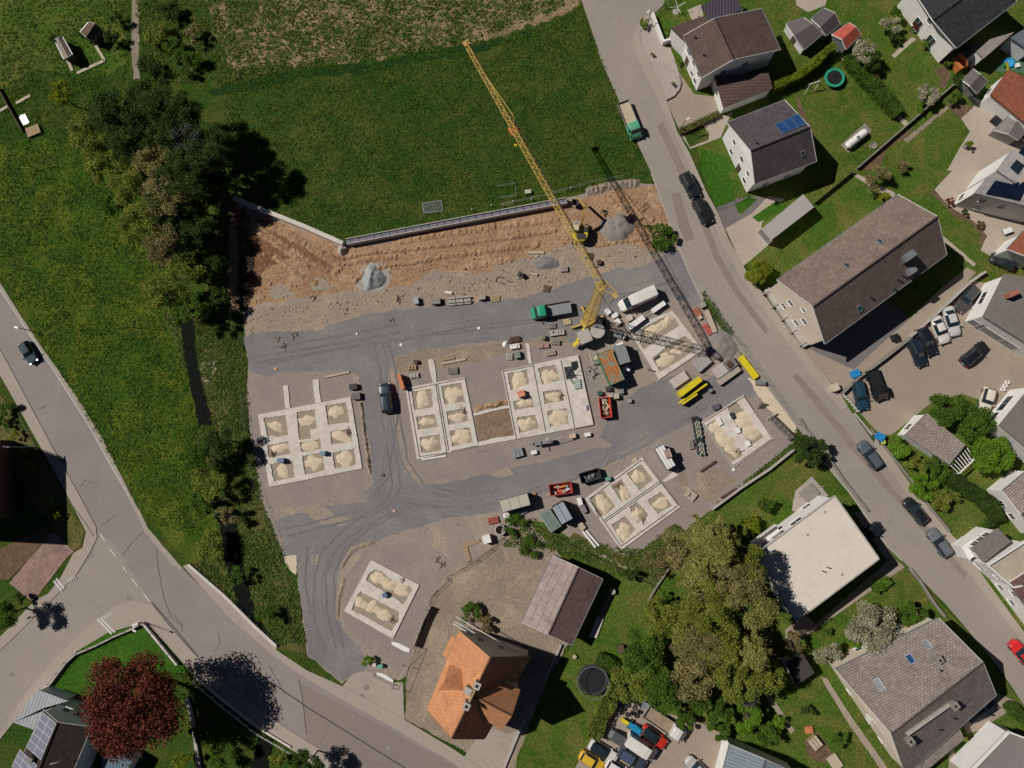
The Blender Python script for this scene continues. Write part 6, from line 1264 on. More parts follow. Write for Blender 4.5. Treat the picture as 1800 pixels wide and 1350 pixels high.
beam('concrete_beam', 'white concrete beam beside the tilted foundation, left of two', zT(1410,430), zT(1525,575), .32, .35, M['whitep'], 'beam'); beam('concrete_beam', 'white concrete beam beside the tilted foundation, right of two', zT(1440,425), zT(1555,560), .32, .35, M['whitep'], 'beam')
crate('board_stack', 'bleached board stack at the head of the two white beams', 'boards', zT([(1365,350),(1400,330),(1430,400),(1395,430)]), .5, M['pwood']); crate('box', 'white box between skip and tilted foundation', 'box', zT([(1345,140),(1385,128),(1420,185),(1385,195)]), .8, M['whitep'])
crate('crate', 'mauve-grey crate below the white box by the tilted foundation', 'crate', zT([(1385,205),(1420,195),(1455,250),(1420,270)]), .6, m_plain('mauve_crate', (.2,.17,.17), .7)); heap(G(*zT(978,95)), .4, .35, .4, 3, m_plain('orange_bag', (.5,.22,.08), .7), 'small orange bag beside the cream-roofed container', 'bag', name='bag')
# stacks near the crane
greyp = m_plain('grey_panels', (.33,.31,.30), .7, .25, 2, grime=(.18,.16,.15), gamt=.6); pinkp = m_plain('pale_panels', (.45,.40,.375), .7, .2, 2, grime=(.25,.21,.19), gamt=.6)
def stack(label, quad, h, mat, n=4, name='panel_stack', cat='panels', lath=True):
    c, L, Wd, rz = frame_of(quad, h); t = empty(name, label, cat, Vector((c.x, c.y, 0)), rz); r = random.Random(int(quad[0][0]))
    for k in range(n): part('panel', MB().box((r.uniform(-.05, .05), r.uniform(-.05, .05), .12+h*k/n+.5*h/n*.8), (L, Wd, h/n*.8)), mat, t)
    for s in (-1, 1): part('bearer', MB().box((s*L*.3, 0, .06), (.1, Wd, .11)), M['wood'], t)
    return t
stack('pale pinkish panel stack left of the yellow beams', zE([(795,315),(905,230),(960,295),(838,372)]), .6, pinkp); stack('grey panel stack at the end of the crane shadow', zE([(970,180),(1072,95),(1132,160),(1035,245)]), .7, greyp)
st_ = stack('long pale panel stack topped with steel mats near the street', zE([(1130,235),(1282,115),(1342,185),(1185,285)]), .9, pinkp, 5); 
c, L, Wd, rz = frame_of(zE([(1215,175),(1282,118),(1338,180),(1265,235)]), .95); mt = MB()
for k in range(7): mt.box((-L/2+L*k/6, 0, 1.08), (.05, Wd, .04)); mt.box((0, -Wd/2+Wd*k/6, 1.12), (L, .05, .04))
mo = empty('steel_mats', 'dark reinforcement mats on the long pale panel stack', 'steel mats', Vector((c.x, c.y, 1.0)), rz); part('mesh', MB(), None, mo) if 0 else None
m2 = MB(); m2.v = [(a, b, z-1.0) for a, b, z in mt.v]; m2.f = mt.f; part('mesh', m2, M['dsteel'], mo); m3 = MB().box((-L*.1, 0, .2), (L*.5, Wd*.6, .1)); part('spacer', m3, M['rebar'], mo)
stack('lower beige board stack in front of the steel mats', zE([(1160,318),(1330,200),(1368,225),(1210,342)]), .7, m_plain('beige_boards', (.35,.30,.24), .7, .2, 2), 5)
stack('flat yellow formwork panels beside the street fence', zE([(1335,135),(1368,115),(1515,265),(1468,302)]), .5, M['yellow2'], 3); 
yb = stack('wide yellow formwork panels in the middle of the stacks', zE([(865,405),(1022,278),(1065,310),(890,438)]), 2.2, M['yellow2'], 6)
for k, (a, b, lb) in enumerate([((858,492),(1078,342),'long yellow steel beam in front of the wide yellow panels'), ((885,500),(1000,420),'short yellow steel beam lying lowest beside the wide panels')]): beam('steel_beam', lb, zE(a), zE(b), .3, .5, M['yellow2'], z=.9)
for k, p in enumerate([(925,475), (1060,365), (1120,390)]): crate('support_block', ['cream bracket at the lower end of the long yellow beam','cream bracket at the upper end of the long yellow beam','grey block at the shadow tip of the yellow stack'][k], 'bracket', zE([(p[0]-15,p[1]-8),(p[0]+8,p[1]-15),(p[0]+16,p[1]+8),(p[0]-8,p[1]+15)]), .8, [m_plain('cream_bracket', (.5,.4,.25), .6), m_plain('cream_bracket2', (.5,.4,.25), .6), M['steel']][k])
cy = G(*zE(1515,328), .4); single('tank', MB().cone(Vector((cy.x-.75, cy.y+.05, .42)), Vector((cy.x+.75, cy.y-.1, .42)), .38, .38, 16), M['steel'], 'grey cylinder tank lying at the edge of the sand by the street', 'tank')
# formwork girders and stacks by the right corner foundation
fg = empty('girder_stack', 'dense bundle of pale lattice girders left of the corner foundation', 'girders', G(*zE(1018,750)), math.atan2(-(885-615), (1040-1000))); 
for i in range(4):
    for k in range(9): part('girder', MB().box((-2.9+k*.68+.25*(i % 2), -.45+.3*i, .35+.1*((i+k) % 2)), (.55, .18, .6)), [M['pwood'], cteal][(i+k) % 2] if (i*k) % 5 else M['dsteel'], fg)
pallet('pallet of weathered stones left of the lattice girders', zE(968,815), -80, 'blocks', M['dconcrete'], 1.5, .8, n=(3, 2))
lg = empty('lattice_beam', 'rust and grey steel lattice beam near the sand strip at the right corner', 'lattice beam', G(*zE(1680,680))); a, b = G(*zE(1590,600), .5), G(*zE(1760,765), .5); part('girder', lattice(MB(), a, b, .6, .6, 10, .09), M['dconcrete'], lg, True); part('pipe', MB().bar(a+Vector((.9, .1, -.1)), b+Vector((.7, .3, -.1)), .15), M['rebar'], lg, True); part('crossbar', MB().bar(a+Vector((-.6, -.3, .2)), a+Vector((.9, .7, .2)), .16), M['pwood'], lg, True); part('crossbar', MB().bar(b+Vector((-.6, -.3, .2)), b+Vector((.6, .5, .2)), .16), M['dsteel'], lg, True)
tr_ = empty('trestle', 'rusty folded trestle right of the corner foundation', 'trestle', G(*zE(1520,510))); q = G(*zE(1520,510))
for k in range(4): part('bar', MB().bar(q+Vector((-.5+k*.3, -.5, .05)), q+Vector((-.1+k*.2, .5, .8)), .07), M['rebar'], tr_, True)
part('crossbar', MB().bar(q+Vector((-.7, .1, .6)), q+Vector((.8, .2, .6)), .09), M['rebar'], tr_, True)
crate('box', 'white box on the upper right cell wall of the corner foundation', 'box', zE([(1268,572),(1292,560),(1315,600),(1290,612)]), .5, M['whitep'], M['dsteel'])
for q_, lb in (([(1160,620),(1188,608),(1220,650),(1192,668)], 'white box at the left trench of the corner foundation'), ([(1310,690),(1345,680),(1362,718),(1328,728)], 'white box in the middle of the corner foundation'), ([(1395,800),(1422,788),(1445,818),(1412,832)], 'white box at the lower end of the corner foundation')): crate('box', lb, 'box', zE(q_), .45, M['whitep'])
crate('box', 'dark grey box above the corner foundation', 'box', zE([(1130,510),(1180,490),(1195,525),(1150,545)]), .6, m_plain('slate_box', (.1,.1,.13), .5))
beam('beam', 'dark rusty beam on the pad between the two tilted foundations', zE(1038,1030), zE(1160,948), .3, .3, M['rebar']); beam('beam', 'dark rusty beam beside the lower garden wall', zE(1200,1238), zE(1325,1165), .28, .35, M['rebar'])
wc_ = container('site_cabin', 'white site cabin with stepped roof above the tilted six-cell foundation', 'cabin', zE([(668,852),(745,813),(845,978),(785,1018)]), 2.2, M['whitep'], M['steel'], 2)
crate('roof_box', 'dusty pink box on the roof of the white site cabin', 'box', zE([(722,862),(768,852),(800,905),(755,925)]), .25, m_plain('dusty_pink', (.42,.3,.25), .7), slats=2, lift=2.25)
pallet('pallet of pale blocks with one missing near the lower garden wall', zE(965,1218), -38, 'blocks', m_plain('pale_blocks', (.42,.37,.32), .9, .2, 4), 1.6, 1.4, n=(3, 3), miss=5)
single('footing_strip', MB().poly([G(*q) for q in zE([(738,1105),(850,1010),(885,1020),(860,1060),(770,1110)])], (), .1, .08), M['fconcrete'], 'short rough concrete strip at the top corner of the tilted foundation', 'footing')
crate('crate', 'white flat crate at the top corner of the tilted foundation', 'crate', zE([(495,935),(530,918),(545,938),(512,958)]), .2, M['pwood'])
crate('dustbin', 'small green bin attached to the black skip', 'bin', zE([(285,1080),(325,1072),(332,1095),(295,1105)]), .9, m_plain('pale_green_bin', (.12,.32,.2), .6))
# clutter around the container corner
for px, lb, mt, s_ in ((zE(245,410), 'dark green bin above the bright red skip', m_plain('bottle_green', (.02,.09,.07), .5), .9), (zE(415,395), 'pale rusty box at the right of the bin cluster', M['steel'], 1.0), (zE(330,425), 'pink tarp bundle above the bright red skip', m_plain('pinkish_tarp', (.4,.3,.28), .7), 1.0), (zE(375,435), 'cream sack bundle between red skip and steel box', m_plain('cream_sack', (.45,.4,.33), .8), 1.1), (zE(480,470), 'small grey bin standing alone right of the red skip', m_plain('ash_bin', (.32,.29,.26), .6), .8), (zE(310,375), 'dark pile of tools under the green container', M['dsteel'], 1.0), (zE(210,130), 'bundle of pale pipes at the left of the green container', M['pwood'], .9)):
    c = px; r_ = 4.2*s_; crate('bundle' if 'bundle' in lb or 'pile' in lb else ('bin' if 'bin' in lb else 'box'), lb, 'bin' if 'bin' in lb else 'goods', [(c[0]-r_, c[1]-r_*.7), (c[0]+r_*.8, c[1]-r_), (c[0]+r_, c[1]+r_*.7), (c[0]-r_*.8, c[1]+r_)], .8*s_, mt, M['black'] if 'ash' in lb or 0 else None)
rk = empty('plank_rack', 'rack of pale planks leaning left of the green container', 'planks', G(*zE(200,140)), R(-75))
for k in range(6): part('plank', MB().box((0, -.5+k*.2, .4+.05*k), (1.9, .12, .12)), [M['pwood'], M['steel']][k % 2], rk)
dp = empty('debris', 'grey tangle of hoses and offcuts right of the solid slab', 'scrap', G(*zE(185,250)))
for k in range(14): a = k*1.3; q = Vector((math.cos(a)*.6, math.sin(a)*.5, .1+.03*k)); part('offcut', MB().bar(q, q+Vector((math.cos(a*2.3)*.8, math.sin(a*1.7)*.7, .1)), .09), [M['steel'], M['dsteel'], M['concrete']][k % 3], dp)
mc = empty('rebar_cage', 'dark tangle of reinforcement on the solid slab', 'rebar', G(*zE(20,270))+Vector((0, 0, .22)))
for k in range(18): a = k*2.1; q = Vector((math.cos(a)*.5, math.sin(a)*.6, .05+.04*(k % 5))); part('rod', MB().bar(q, q+Vector((math.cos(a*1.9)*.9, math.sin(a*2.3)*.9, .15)), .05), M['dsteel'], mc)
pt = empty('rack', 'pale green striped rack on the solid slab', 'rack', G(*zO(1415,340))+Vector((0, 0, .22)), R(8)); part('tray', MB().box((0, 0, .15), (1.1, 1.5, .1)), cteal, pt)
for k in range(5): part('bar', MB().box((0, -.6+k*.3, .3), (1.05, .1, .1)), M['whitep'], pt)
single('bucket_lid', MB().box(G(*zO(1488,525))+Vector((0, 0, .35)), (.3, .8, .3), R(5)), m_plain('lilac', (.35,.32,.38), .6), 'small lilac block standing on the solid slab', 'block')
hz = MB(); pr_ = None
for k in range(14):
    a = -2.4+k*.38; q = G(*zE(1515-1000 if 0 else 0, 0)) if 0 else None
    p = G(*zE(170+40*math.cos(a*1.0)+k*14, 975+ -50*math.sin(a)*.9+(-k*4)), .05)
    if pr_ is not None: hz.bar(pr_, p, .06)
    pr_ = p
hz.bar(pr_, G(*zE(560,860), .05), .05).bar(G(*zE(560,860), .05), G(*zE(860,680), .05), .05)
single('hose', hz, m_plain('pale_hose', (.42,.37,.32), .6), 'pale hose curving over the gravel lane above the black skip', 'hose')
# machine with long shadow below the middle foundations
mm = empty('conveyor', 'small grey belt conveyor on wheels below the largest foundation', 'machine', G(*zO(1150,800)), R(10))
part('belt', MB().box((0, 0, 1.3), (2.8, .5, .15)), M['steel'], mm)
for x in (-1.2, .9): part('upright', MB().bar((x, -.5, 0), (x, .5, 1.8), .12), M['steel'], mm)
part('hopper', MB().box((.7, .35, 1.5), (.6, .5, .5)), M['concrete'], mm); part('motor', MB().box((-1.5, 0, .7), (.5, .4, .4)), M['dsteel'], mm); part('pole', MB().bar((.9, 0, 1.6), (3.2, .45, 2.2), .07), M['steel'], mm); part('crossbar', MB().box((-.6, 0, 1.7), (.12, 1.7, .1)), M['steel'], mm)
crate('hand_cart', 'slate-grey flat cart left below the conveyor', 'cart', zO([(895,860),(970,840),(995,900),(915,925)]), .6, m_plain('slate_blue_boards', (.15,.16,.18), .6), M['steel'], slats=2)
crate('box', 'white box below the conveyor', 'box', zO([(1045,870),(1090,862),(1100,885),(1058,895)]), .55, M['whitep']); crate('box', 'straw-coloured box below the solid slab, left of two', 'box', zO([(1348,738),(1395,727),(1410,757),(1365,768)]), .7, m_plain('straw_box', (.5,.4,.28), .8)); crate('box', 'off-white box below the solid slab, right of two', 'box', zO([(1468,730),(1512,722),(1528,745),(1480,752)]), .6, M['whitep'])
beam('plank', 'white formwork plank lying below the foundation right of the dark car', zO(188,935), zO(380,905), .25, .2, M['whitep'], 'plank')
# white boxes beside the crane and the boards at the slab under the shadow
for k, (q_, lb) in enumerate([([(492,580),(530,548),(568,592),(530,622)], 'white box nearest the crane, top of the row of three'), ([(568,625),(622,592),(640,628),(590,658)], 'white box nearest the crane, middle of the row of three'), ([(600,680),(638,655),(672,700),(632,732)], 'white box nearest the crane, bottom of the row of three'), ([(720,645),(770,622),(800,660),(745,690)], 'pinkish white box left of the long white boards')]): crate('box', lb, 'box', zW(q_), .75, [M['whitep'], M['whitep'], M['whitep'], m_plain('pinkish_box', (.5,.42,.38), .7)][k])
stack('broad white insulation boards at the top corner of the shaded slab', zW([(728,745),(895,618),(935,665),(765,785)]), 1.1, M['whitep'], 4, cat='boards'); stack('narrow white boards right of the broad white ones', zW([(985,560),(1115,470),(1145,505),(1015,600)]), .9, M['whitep'], 3, cat='boards')
for k, (a, b) in enumerate([((905,610),(990,565)), ((925,635),(1010,590))]): beam('lath', ['upper', 'lower'][k]+' of two pale laths between the white board stacks', zW(*a), zW(*b), .15, .12, M['pwood'], 'lath')
single('sheet', MB().poly([G(*q) for q in zW([(1010,1095),(1070,1042),(1085,1065),(1030,1100)])], (), .2, .04), M['dsteel'], 'dark flat sheet on the shaded slab', 'sheet'); crate('post', 'small upright panel throwing a wedge shadow below the shaded slab', 'panel', zW([(960,1185),(968,1180),(972,1186),(964,1191)]), 1.5, M['steel'])
crate('junction_box', 'grey box at the top of the slab under the crane shadow', 'box', zW([(640,840),(680,790),(715,850),(690,880)]), .9, M['steel'], M['concrete'])
# bricks and planks by the street hedge
crate('crate', 'pale crate at the upper end of the street-side plank', 'crate', zW([(1490,510),(1540,480),(1575,520),(1520,550)]), .6, m_plain('stone_crate', (.3,.28,.24), .8)); pallet('orange-red brick pallet left of the street-side plank, upper one', zW(1470,590), -55, 'blocks', m_plain('orange_brick', (.42,.14,.08), .8, .3, 5), 1.5, .9, n=(4, 2)); crate('bag', 'cream bag below the upper brick pallet', 'bag', zW([(1475,640),(1510,625),(1530,655),(1495,670)]), .4, m_plain('cream_bag', (.5,.42,.33), .8))
pallet('red brick pallet left of the street-side plank, lower one', zW(1580,770), -55, 'blocks', m_plain('scarlet_brick', (.45,.11,.09), .8, .3, 5), 2.0, .9, n=(5, 2)); stack('long pale plank pile along the street hedge', zW([(1535,590),(1585,575),(1700,790),(1655,810)]), .4, M['pwood'], 3, cat='planks')
# row above the gravel lane
crate('toolbox', 'grey rounded drum box left of the pipe stack row', 'box', zM([(118,555),(150,548),(165,598),(128,605)]), .8, M['steel']); crate('crate', 'dark crate left of the white pipe stack', 'crate', zM([(258,562),(325,555),(335,598),(265,605)]), .8, M['dconcrete'], M['dconcrete'])
ps = empty('pipe_stack', 'stack of pale concrete pipes on the upper side of the lane', 'pipes', G(*zM(488,580)), R(5))
for i in range(3):
    for j in range(4): part('pipe', MB().cone((-1.25+i*1.25-.55, -.55+j*.33, .2+.28*(j % 2)), (-1.25+i*1.25+.55, -.55+j*.33, .2+.28*(j % 2)), .17, .17, 10), m_plain('pipe_grey', (.38,.36,.32), .8) if i == j == 0 else bpy.data.materials['pipe_grey'], ps)
crate('box', 'grey box right of the pipe stack', 'box', zM([(628,538),(680,528),(695,562),(640,570)]), .8, m_plain('warm_grey', (.3,.26,.22), .8)); pallet('weathered empty pallet frame at the lane edge right of the grey box', zM(768,562), 5, 'boards', M['wood'], 1.4, 1.0, lh=.04); beam('pipe', 'short white pipe above the pipe stack', zM(375,512), zM(425,522), .35, .35, M['whitep'], 'pipe')
beam('pipe', 'short pale pipe beside the black mixer', zM(1040,362), zM(1100,378), .35, .35, M['pwood'], 'pipe'); beam('plank', 'stout pale plank on the brown soil, topmost', zM(1030,200), zM(1155,200), .4, .25, M['pwood'], 'plank'); beam('plank', 'short broken plank under the stout pale one', zM(1010,218), zM(1080,235), .3, .15, M['wood'], 'plank'); beam('plank', 'second broken plank under the stout pale one, right-hand', zM(1075,240), zM(1110,222), .25, .15, M['pwood'], 'plank')
mx = empty('cement_mixer', 'small black cement mixer on the earth above the lane', 'mixer', G(*zM(968,385)), R(20)); part('drum', MB().cone((-.25, 0, .9), (.3, .1, 1.2), .42, .25, 14), M['black'], mx); part('stand', MB().bar((-.5, -.4, 0), (0, 0, .9), .07).bar((-.5, .4, 0), (0, 0, .9), .07).bar((.6, 0, 0), (0, 0, .9), .07), M['dsteel'], mx); part('motor', MB().box((.1, .45, .8), (.3, .25, .35)), M['rebar'], mx); part('handle', MB().bar((.3, .2, 1.1), (1.3, .7, 1.4), .05), M['dsteel'], mx)
pallet('pallet of mauve blocks on the earth near the crane jib', zM(1312,328), 3, 'blocks', m_plain('mauve_blocks', (.3,.25,.22), .9, .2, 4), 1.2, .9, n=(3, 2)); pallet('bare timber frame left of the crane jib shadow line', zM(1172,482), -12, 'boards', M['dwood'], 1.1, 1.1, lh=.05)
pallet('rusty steel frame right of the crane jib', (1037,450), -10, 'boards', M['rebar'], 1.1, 1.1, lh=.05); crate('crate', 'dark broken crate right of the crane jib', 'crate', zM([(1570,258),(1600,252),(1608,285),(1575,290)]), .6, M['dwood'])
for k, (a, b) in enumerate([((1530,300),(1570,308)), ((1540,318),(1585,312)), ((860,418),(900,435)), ((770,430),(785,390)), ((785,390),(835,400)), ((805,435),(840,448)), ((885,455),(950,450))]): beam('timber', ['dark offcut under the jib, upper','dark offcut under the jib, lower','brown stick alone above the lane','left leg of the angled sticks above the lane','top arm of the angled sticks above the lane','dark stick right of the angled sticks','long pale stick above the lane'][k], zM(*a), zM(*b), .16, .12, [M['dwood'], M['dwood'], M['dwood'], M['rebar'], M['rebar'], M['dwood'], M['pwood']][k], 'timber')
# upper rim of the middle pad
pallet('yellowish pallet right below the green tipper pickup', zM(1335,745), 10, 'boards', m_plain('straw_boards', (.5,.38,.2), .8), 1.1, .9, lh=.15); pallet('pallet of broken stone below the green tipper pickup', zM(1218,778), 8, 'blocks', M['dconcrete'], 1.2, .8, n=(4, 3), lh=.2); pallet('long pallet of hollow grey blocks left of the crane', zM(1258,832), 8, 'blocks', M['concrete'], 2.3, .9, n=(5, 2), lh=.35, miss=4)
crate('barrel', 'small cream-topped drum left of the crane base', 'drum', zM([(1130,855),(1155,848),(1165,878),(1138,885)]), .8, m_plain('olive_drum', (.2,.2,.1), .6)); pallet('pallet of dotted bricks left of the crane base', zM(1248,908), -5, 'blocks', M['dconcrete'], 1.3, .8, n=(4, 2)); pallet('pallet with pink insulation rolls above the right stub of the largest foundation', zM(1150,938), 6, 'sacks', m_plain('pink_roll', (.33,.2,.17), .8), 1.9, .7, n=(2, 1)); pallet('pallet of beige blocks just above the solid slab', zM(1205,992), 8, 'blocks', m_plain('beige_blocks', (.36,.29,.22), .9, .2, 4), 1.6, .8, n=(4, 2))
pallet('pallet of rusty steel parts at the top rim of the middle pad', zM(918,885), 10, 'boards', M['rebar'], 1.7, .9, lh=.3); heap(G(*zM(850,925)), .55, .55, .5, 4, M['whitep'], 'white sack heap at the top rim of the middle pad', 'sack', name='sack'); pallet('pallet of white blocks at the top rim of the middle pad', zM(922,940), 10, 'blocks', M['whitep'], 1.6, .8, n=(4, 1), lh=.45)
pallet('pallet of speckled stones above the largest foundation', zM(880,1020), 0, 'blocks', M['concrete'], 1.0, 1.1, n=(3, 3), lh=.25); crate('crate', 'grey-green crate beside the speckled stones', 'crate', zM([(912,985),(955,975),(968,1025),(925,1035)]), .8, m_plain('sage_crate', (.2,.23,.2), .7))
pallet('brown pallet load above the grey one near the orange toolbox', zM(112,1108), 5, 'sacks', M['wood'], 1.4, .8, n=(3, 1)); crate('crate', 'small dark crate topmost near the orange toolbox', 'crate', zM([(120,1050),(150,1046),(154,1072),(124,1076)]), .6, M['dwood']); pallet('grey pallet load nearest the orange toolbox', zM(128,1172), 8, 'sacks', M['concrete'], 1.5, .8, n=(3, 1)); pallet('pallet of black and white stones above the foundation right of the dark car', zM(430,1130), 2, 'blocks', M['dconcrete'], 1.7, 1.1, n=(6, 3), lh=.25)
crate('toolbox', 'tall orange cable box left of the grey pallet load', 'box', zM([(0,1160),(22,1155),(40,1270),(18,1280)]), 1.4, m_plain('vivid_orange', (.55,.17,.06), .5)); beam('plank', 'longest of the pale planks on the middle pad', zM(340,1080), zM(535,1042), .3, .25, M['pwood'], 'plank'); beam('plank', 'short plank between the two long ones on the middle pad', zM(358,1045), zM(448,1030), .35, .2, M['wood'], 'plank'); beam('plank', 'thin upper plank of the middle pad', zM(360,1030), zM(488,980), .15, .12, M['pwood'], 'plank')
crate('machine', 'orange machine on the largest foundation', 'machine', zO([(940,400),(985,385),(1010,425),(950,445)]), .9, m_plain('coral_orange', (.6,.24,.13), .6), lift=.2)
single('plank', MB().bar(G(*zN(772,283), .14), G(*zN(965,243), .14), .28, .22), M['pwood'], 'single pale plank above the nine-cell foundation', 'plank'); crate('crate', 'black open crate right of the single plank', 'crate', zN([(960,345),(1010,335),(1035,375),(965,380)]), .7, M['black']); crate('crate', 'black crate with grey rim at the upper right corner of the nine-cell foundation', 'crate', zN([(980,410),(1045,405),(1048,455),(985,460)]), .7, M['black'], m_plain('grey_rim', (.12,.11,.1), .6))
blu = m_plain('faded_blue_plastic', (.10,.15,.26), .5)
crate('box', 'faded blue box on the nine-cell foundation, lower left', 'box', zN([(392,925),(440,925),(445,955),(395,958)]), 1.0, blu); crate('box', 'faded blue box on the nine-cell foundation, centre', 'box', zN([(728,868),(770,868),(772,898),(732,900)]), 1.0, m_plain('pale_blue_plastic', (.14,.24,.32), .5)); crate('box', 'faded blue box on the two-trench foundation', 'box', zR([(1135,1000),(1170,985),(1190,1015),(1155,1035)]), .8, blu)
def sticks(label, px, n, seed, r=.7, mat=None, z=.1, cat='sticks', name='timber_scraps'):
    q = G(*px); t = empty(name, label, cat, q+Vector((0, 0, 0))); rr = random.Random(seed)
    for k in range(n): a = rr.uniform(0, 6.3); b = rr.uniform(0, 6.3); c = Vector((math.cos(b), math.sin(b), 0))*rr.uniform(0, r*.7); part('stick', MB().bar(c+Vector((-math.cos(a), -math.sin(a), 0))*r*.6+Vector((0, 0, z)), c+Vector((math.cos(a), math.sin(a), .05))*r*.6+Vector((0, 0, z+.06)), .07), mat or [M['dwood'], M['wood'], M['rebar']][k % 3], t)
for k, (p, n, lb) in enumerate([(zN(355,885), 6, 'timber scraps in the left middle cell of the nine-cell foundation'), (zN(955,715), 7, 'timber scraps in the right middle cell of the nine-cell foundation'), (zR(1235,1230), 6, 'timber scraps in the lower trench of the two-trench foundation'), (zR(1690,730), 6, 'crossed sticks on the pad left of the brown planks'), (zR(1640,690), 5, 'pale scraps beside the crossed sticks'), (zL(690,865), 5, 'dark sticks on the earth below the wet clay, left'), (zL(1350,890), 6, 'dark sticks on the earth below the wet clay, right'), (zL(540,1170), 7, 'scattered sticks at the upper left of the lane'), (zL(400,1200), 5, 'thin sticks left of the scattered ones'), (zL(1290,1050), 4, 'angled sticks at the upper lane edge'), (zL(450,1265), 4, 'small black scraps beside the lane, far left'), (zE(1340,865), 6, 'scraps in the lower corner of the corner foundation'), (zE(385,1135), 6, 'wooden scraps in the second cell of the tilted six-cell foundation'), ((1132,915), 5, 'wooden scraps at the right edge of the tilted six-cell foundation'), (zM(340,600), 7, 'dark sticks between the dark crate and the pipe stack'), (zO(1285,430), 6, 'dark scraps in the middle right cell of the largest foundation'), (zO(975,480), 4, 'scraps under the orange machine'), (zO(520,540), 5, 'pale sticks on the right edge of the six-cell foundation'), (zR(1340,870), 3, 'small scraps on the top edge of the two-trench foundation'), (zC(290,345), 7, 'black tangle above the grey gravel heap'), (zC(620,280), 6, 'brown clods of roots on the soil near the street')]):
    sticks(lb, p, n, k, .75, z=.22 if 'foundation' in lb else .06)
for k, (p, lb) in enumerate([(zN(380,218), 'orange round marker cap at the left end of the lane'), (zL(1372,1243), 'pale round marker cap in the lane above the dark car'), (zM(637,796), 'pale round marker cap in the middle of the upper lane'), (zR(1248,247), 'pale round marker cap in the lower lane'), (zL(1022,1155), 'grey marker stone above the upper lane'), (zN(1232,1060), 'dark marker stone below the parked dark car'), (zE(1303,1015), 'white marker cap below the corner foundation')]):
    q = G(*p, .1); single('ground_marker', MB().cone((q.x, q.y, .03), (q.x, q.y, .16), .27, .24, 16), [m_plain('peach_cap', (.6,.32,.18), .7), M['whitep'], M['whitep'], m_plain('rosy_cap', (.55,.4,.32), .7), M['steel'], M['dsteel'], M['whitep']][k], lb, 'marker')
for k, p in enumerate([(1048,22), (1098,33), (1072,70), zC(790,50), zC(1150,803), zS(997,615), zS(952,700), zS(1200,1162), zP(815,1262), zQ(75,755), zH(585,135), zQ(1108,88), zA(1043,1087), zC(1293,352), zC(1235,385)]):
    q = G(*p); single('manhole_cover', MB().ring((q.x, q.y, 0), .45, .32, .02, .125 if k in (5, 6) else .05, 20).disc((q.x, q.y, 0), .32, .122 if k in (5, 6) else .045), M['dconcrete'] if k not in (13,) else M['whitep'], ['round manhole cover in the upper street, left', 'round manhole cover in the upper street, right', 'round manhole cover in the upper street, lowest of three', 'round manhole cover beside the soil corner', 'round manhole cover in the street above the crane shadow', 'round manhole cover in the pale forecourt, upper', 'round manhole cover in the pale forecourt, lower', 'round manhole cover in the road below the orange house', 'round manhole cover in the junction', 'round manhole cover in the lower left side road', 'round manhole cover in the street near the grey kerbside estate', 'round manhole cover near the bridge parapet', 'round cover in the weedy strip by the street', 'white round cover on the grey forecourt', 'tiny round cover on the grey forecourt'][k], 'manhole cover')
# fences, garden walls, parapets
def fence(name, label, pts, h=1.1, step=2.2, mat=None, rails=(.95, .35), solid=False, w=.08, cat='fence'):
    P = [G(*p) for p in pts]; t = empty(name, label, cat, P[0]*1); mat = mat or M['steel']
    for i in range(len(P)-1):
        a, b = P[i], P[i+1]; L = (b-a).length; m = max(1, int(L/step))
        for k in range(m if i < len(P)-2 else m+1): q = a.lerp(b, k/m); part('post', MB().bar(q, q+Vector((0, 0, h)), w), mat, t, True)
        if solid: part('panel', MB().bar(a+Vector((0, 0, h*.5)), b+Vector((0, 0, h*.5)), .05, h*.9), mat, t, True)
        else:
            for r_ in rails: part('rail', MB().bar(a+Vector((0, 0, h*r_)), b+Vector((0, 0, h*r_)), w*.6), mat, t, True)
    return t
fence('site_fence', 'thin wire mesh fence along the stream side of the site', [(428,690),(436,790),(448,850),(468,890),(496,990),(508,1060),(524,1145)], 1.2, 3.5, M['dsteel'], (.95, .5), w=.035)
fence('site_fence', 'wire fence along the top of the retaining wall and the field', [(880,362),(960,345),(1040,322),(1095,312)], 1.1, 3, M['steel'], (.95, .5), w=.05)
fence('mesh_panel', 'leaning mesh panel beyond the retaining wall near the jib', [(872,330),(905,324),(908,345),(878,350)], 1.0, 3, M['steel'], (.95, .5), w=.05)
fence('site_fence', 'site fence beside the street from the crane heap to the corner', [(1240,520),(1275,578),(1300,605),(1330,648),(1372,705),(1400,745)], 1.3, 3, M['steel'], (.95, .5, .1), w=.05)
wallrun('garden_wall', 'long pale garden wall between the site and the lower gardens', [(1250,895),(1300,858),(1350,825),(1400,785)], .9, .25, M['concrete'])
fence('fence', 'low wire fence from the concrete ring down to the conifers', [zT(900,345), zT(1080,430), zT(1300,550), zT(1480,640), zT(1720,760), zG(330,330), zG(480,410)], 1.0, 2.5, M['dwood'], (.9, .4), w=.07)
fence('fence', 'fence between yard and site from the brown planks to the lower footway', [zT(700,500), zT(450,690), zT(180,850), zR(1730,870), zR(1600,1000), zR(1540,1140)], 1.0, 2.5, M['dwood'], (.9, .4), w=.06)
gp_ = fence('gate', 'black slatted screen at the entrance below the two-trench foundation', [zR(1590,1110), zS(1530,0), zS(1440,240)], 1.5, .55, M['black'], (.95, .5, .08), solid=True, w=.1, cat='gate')
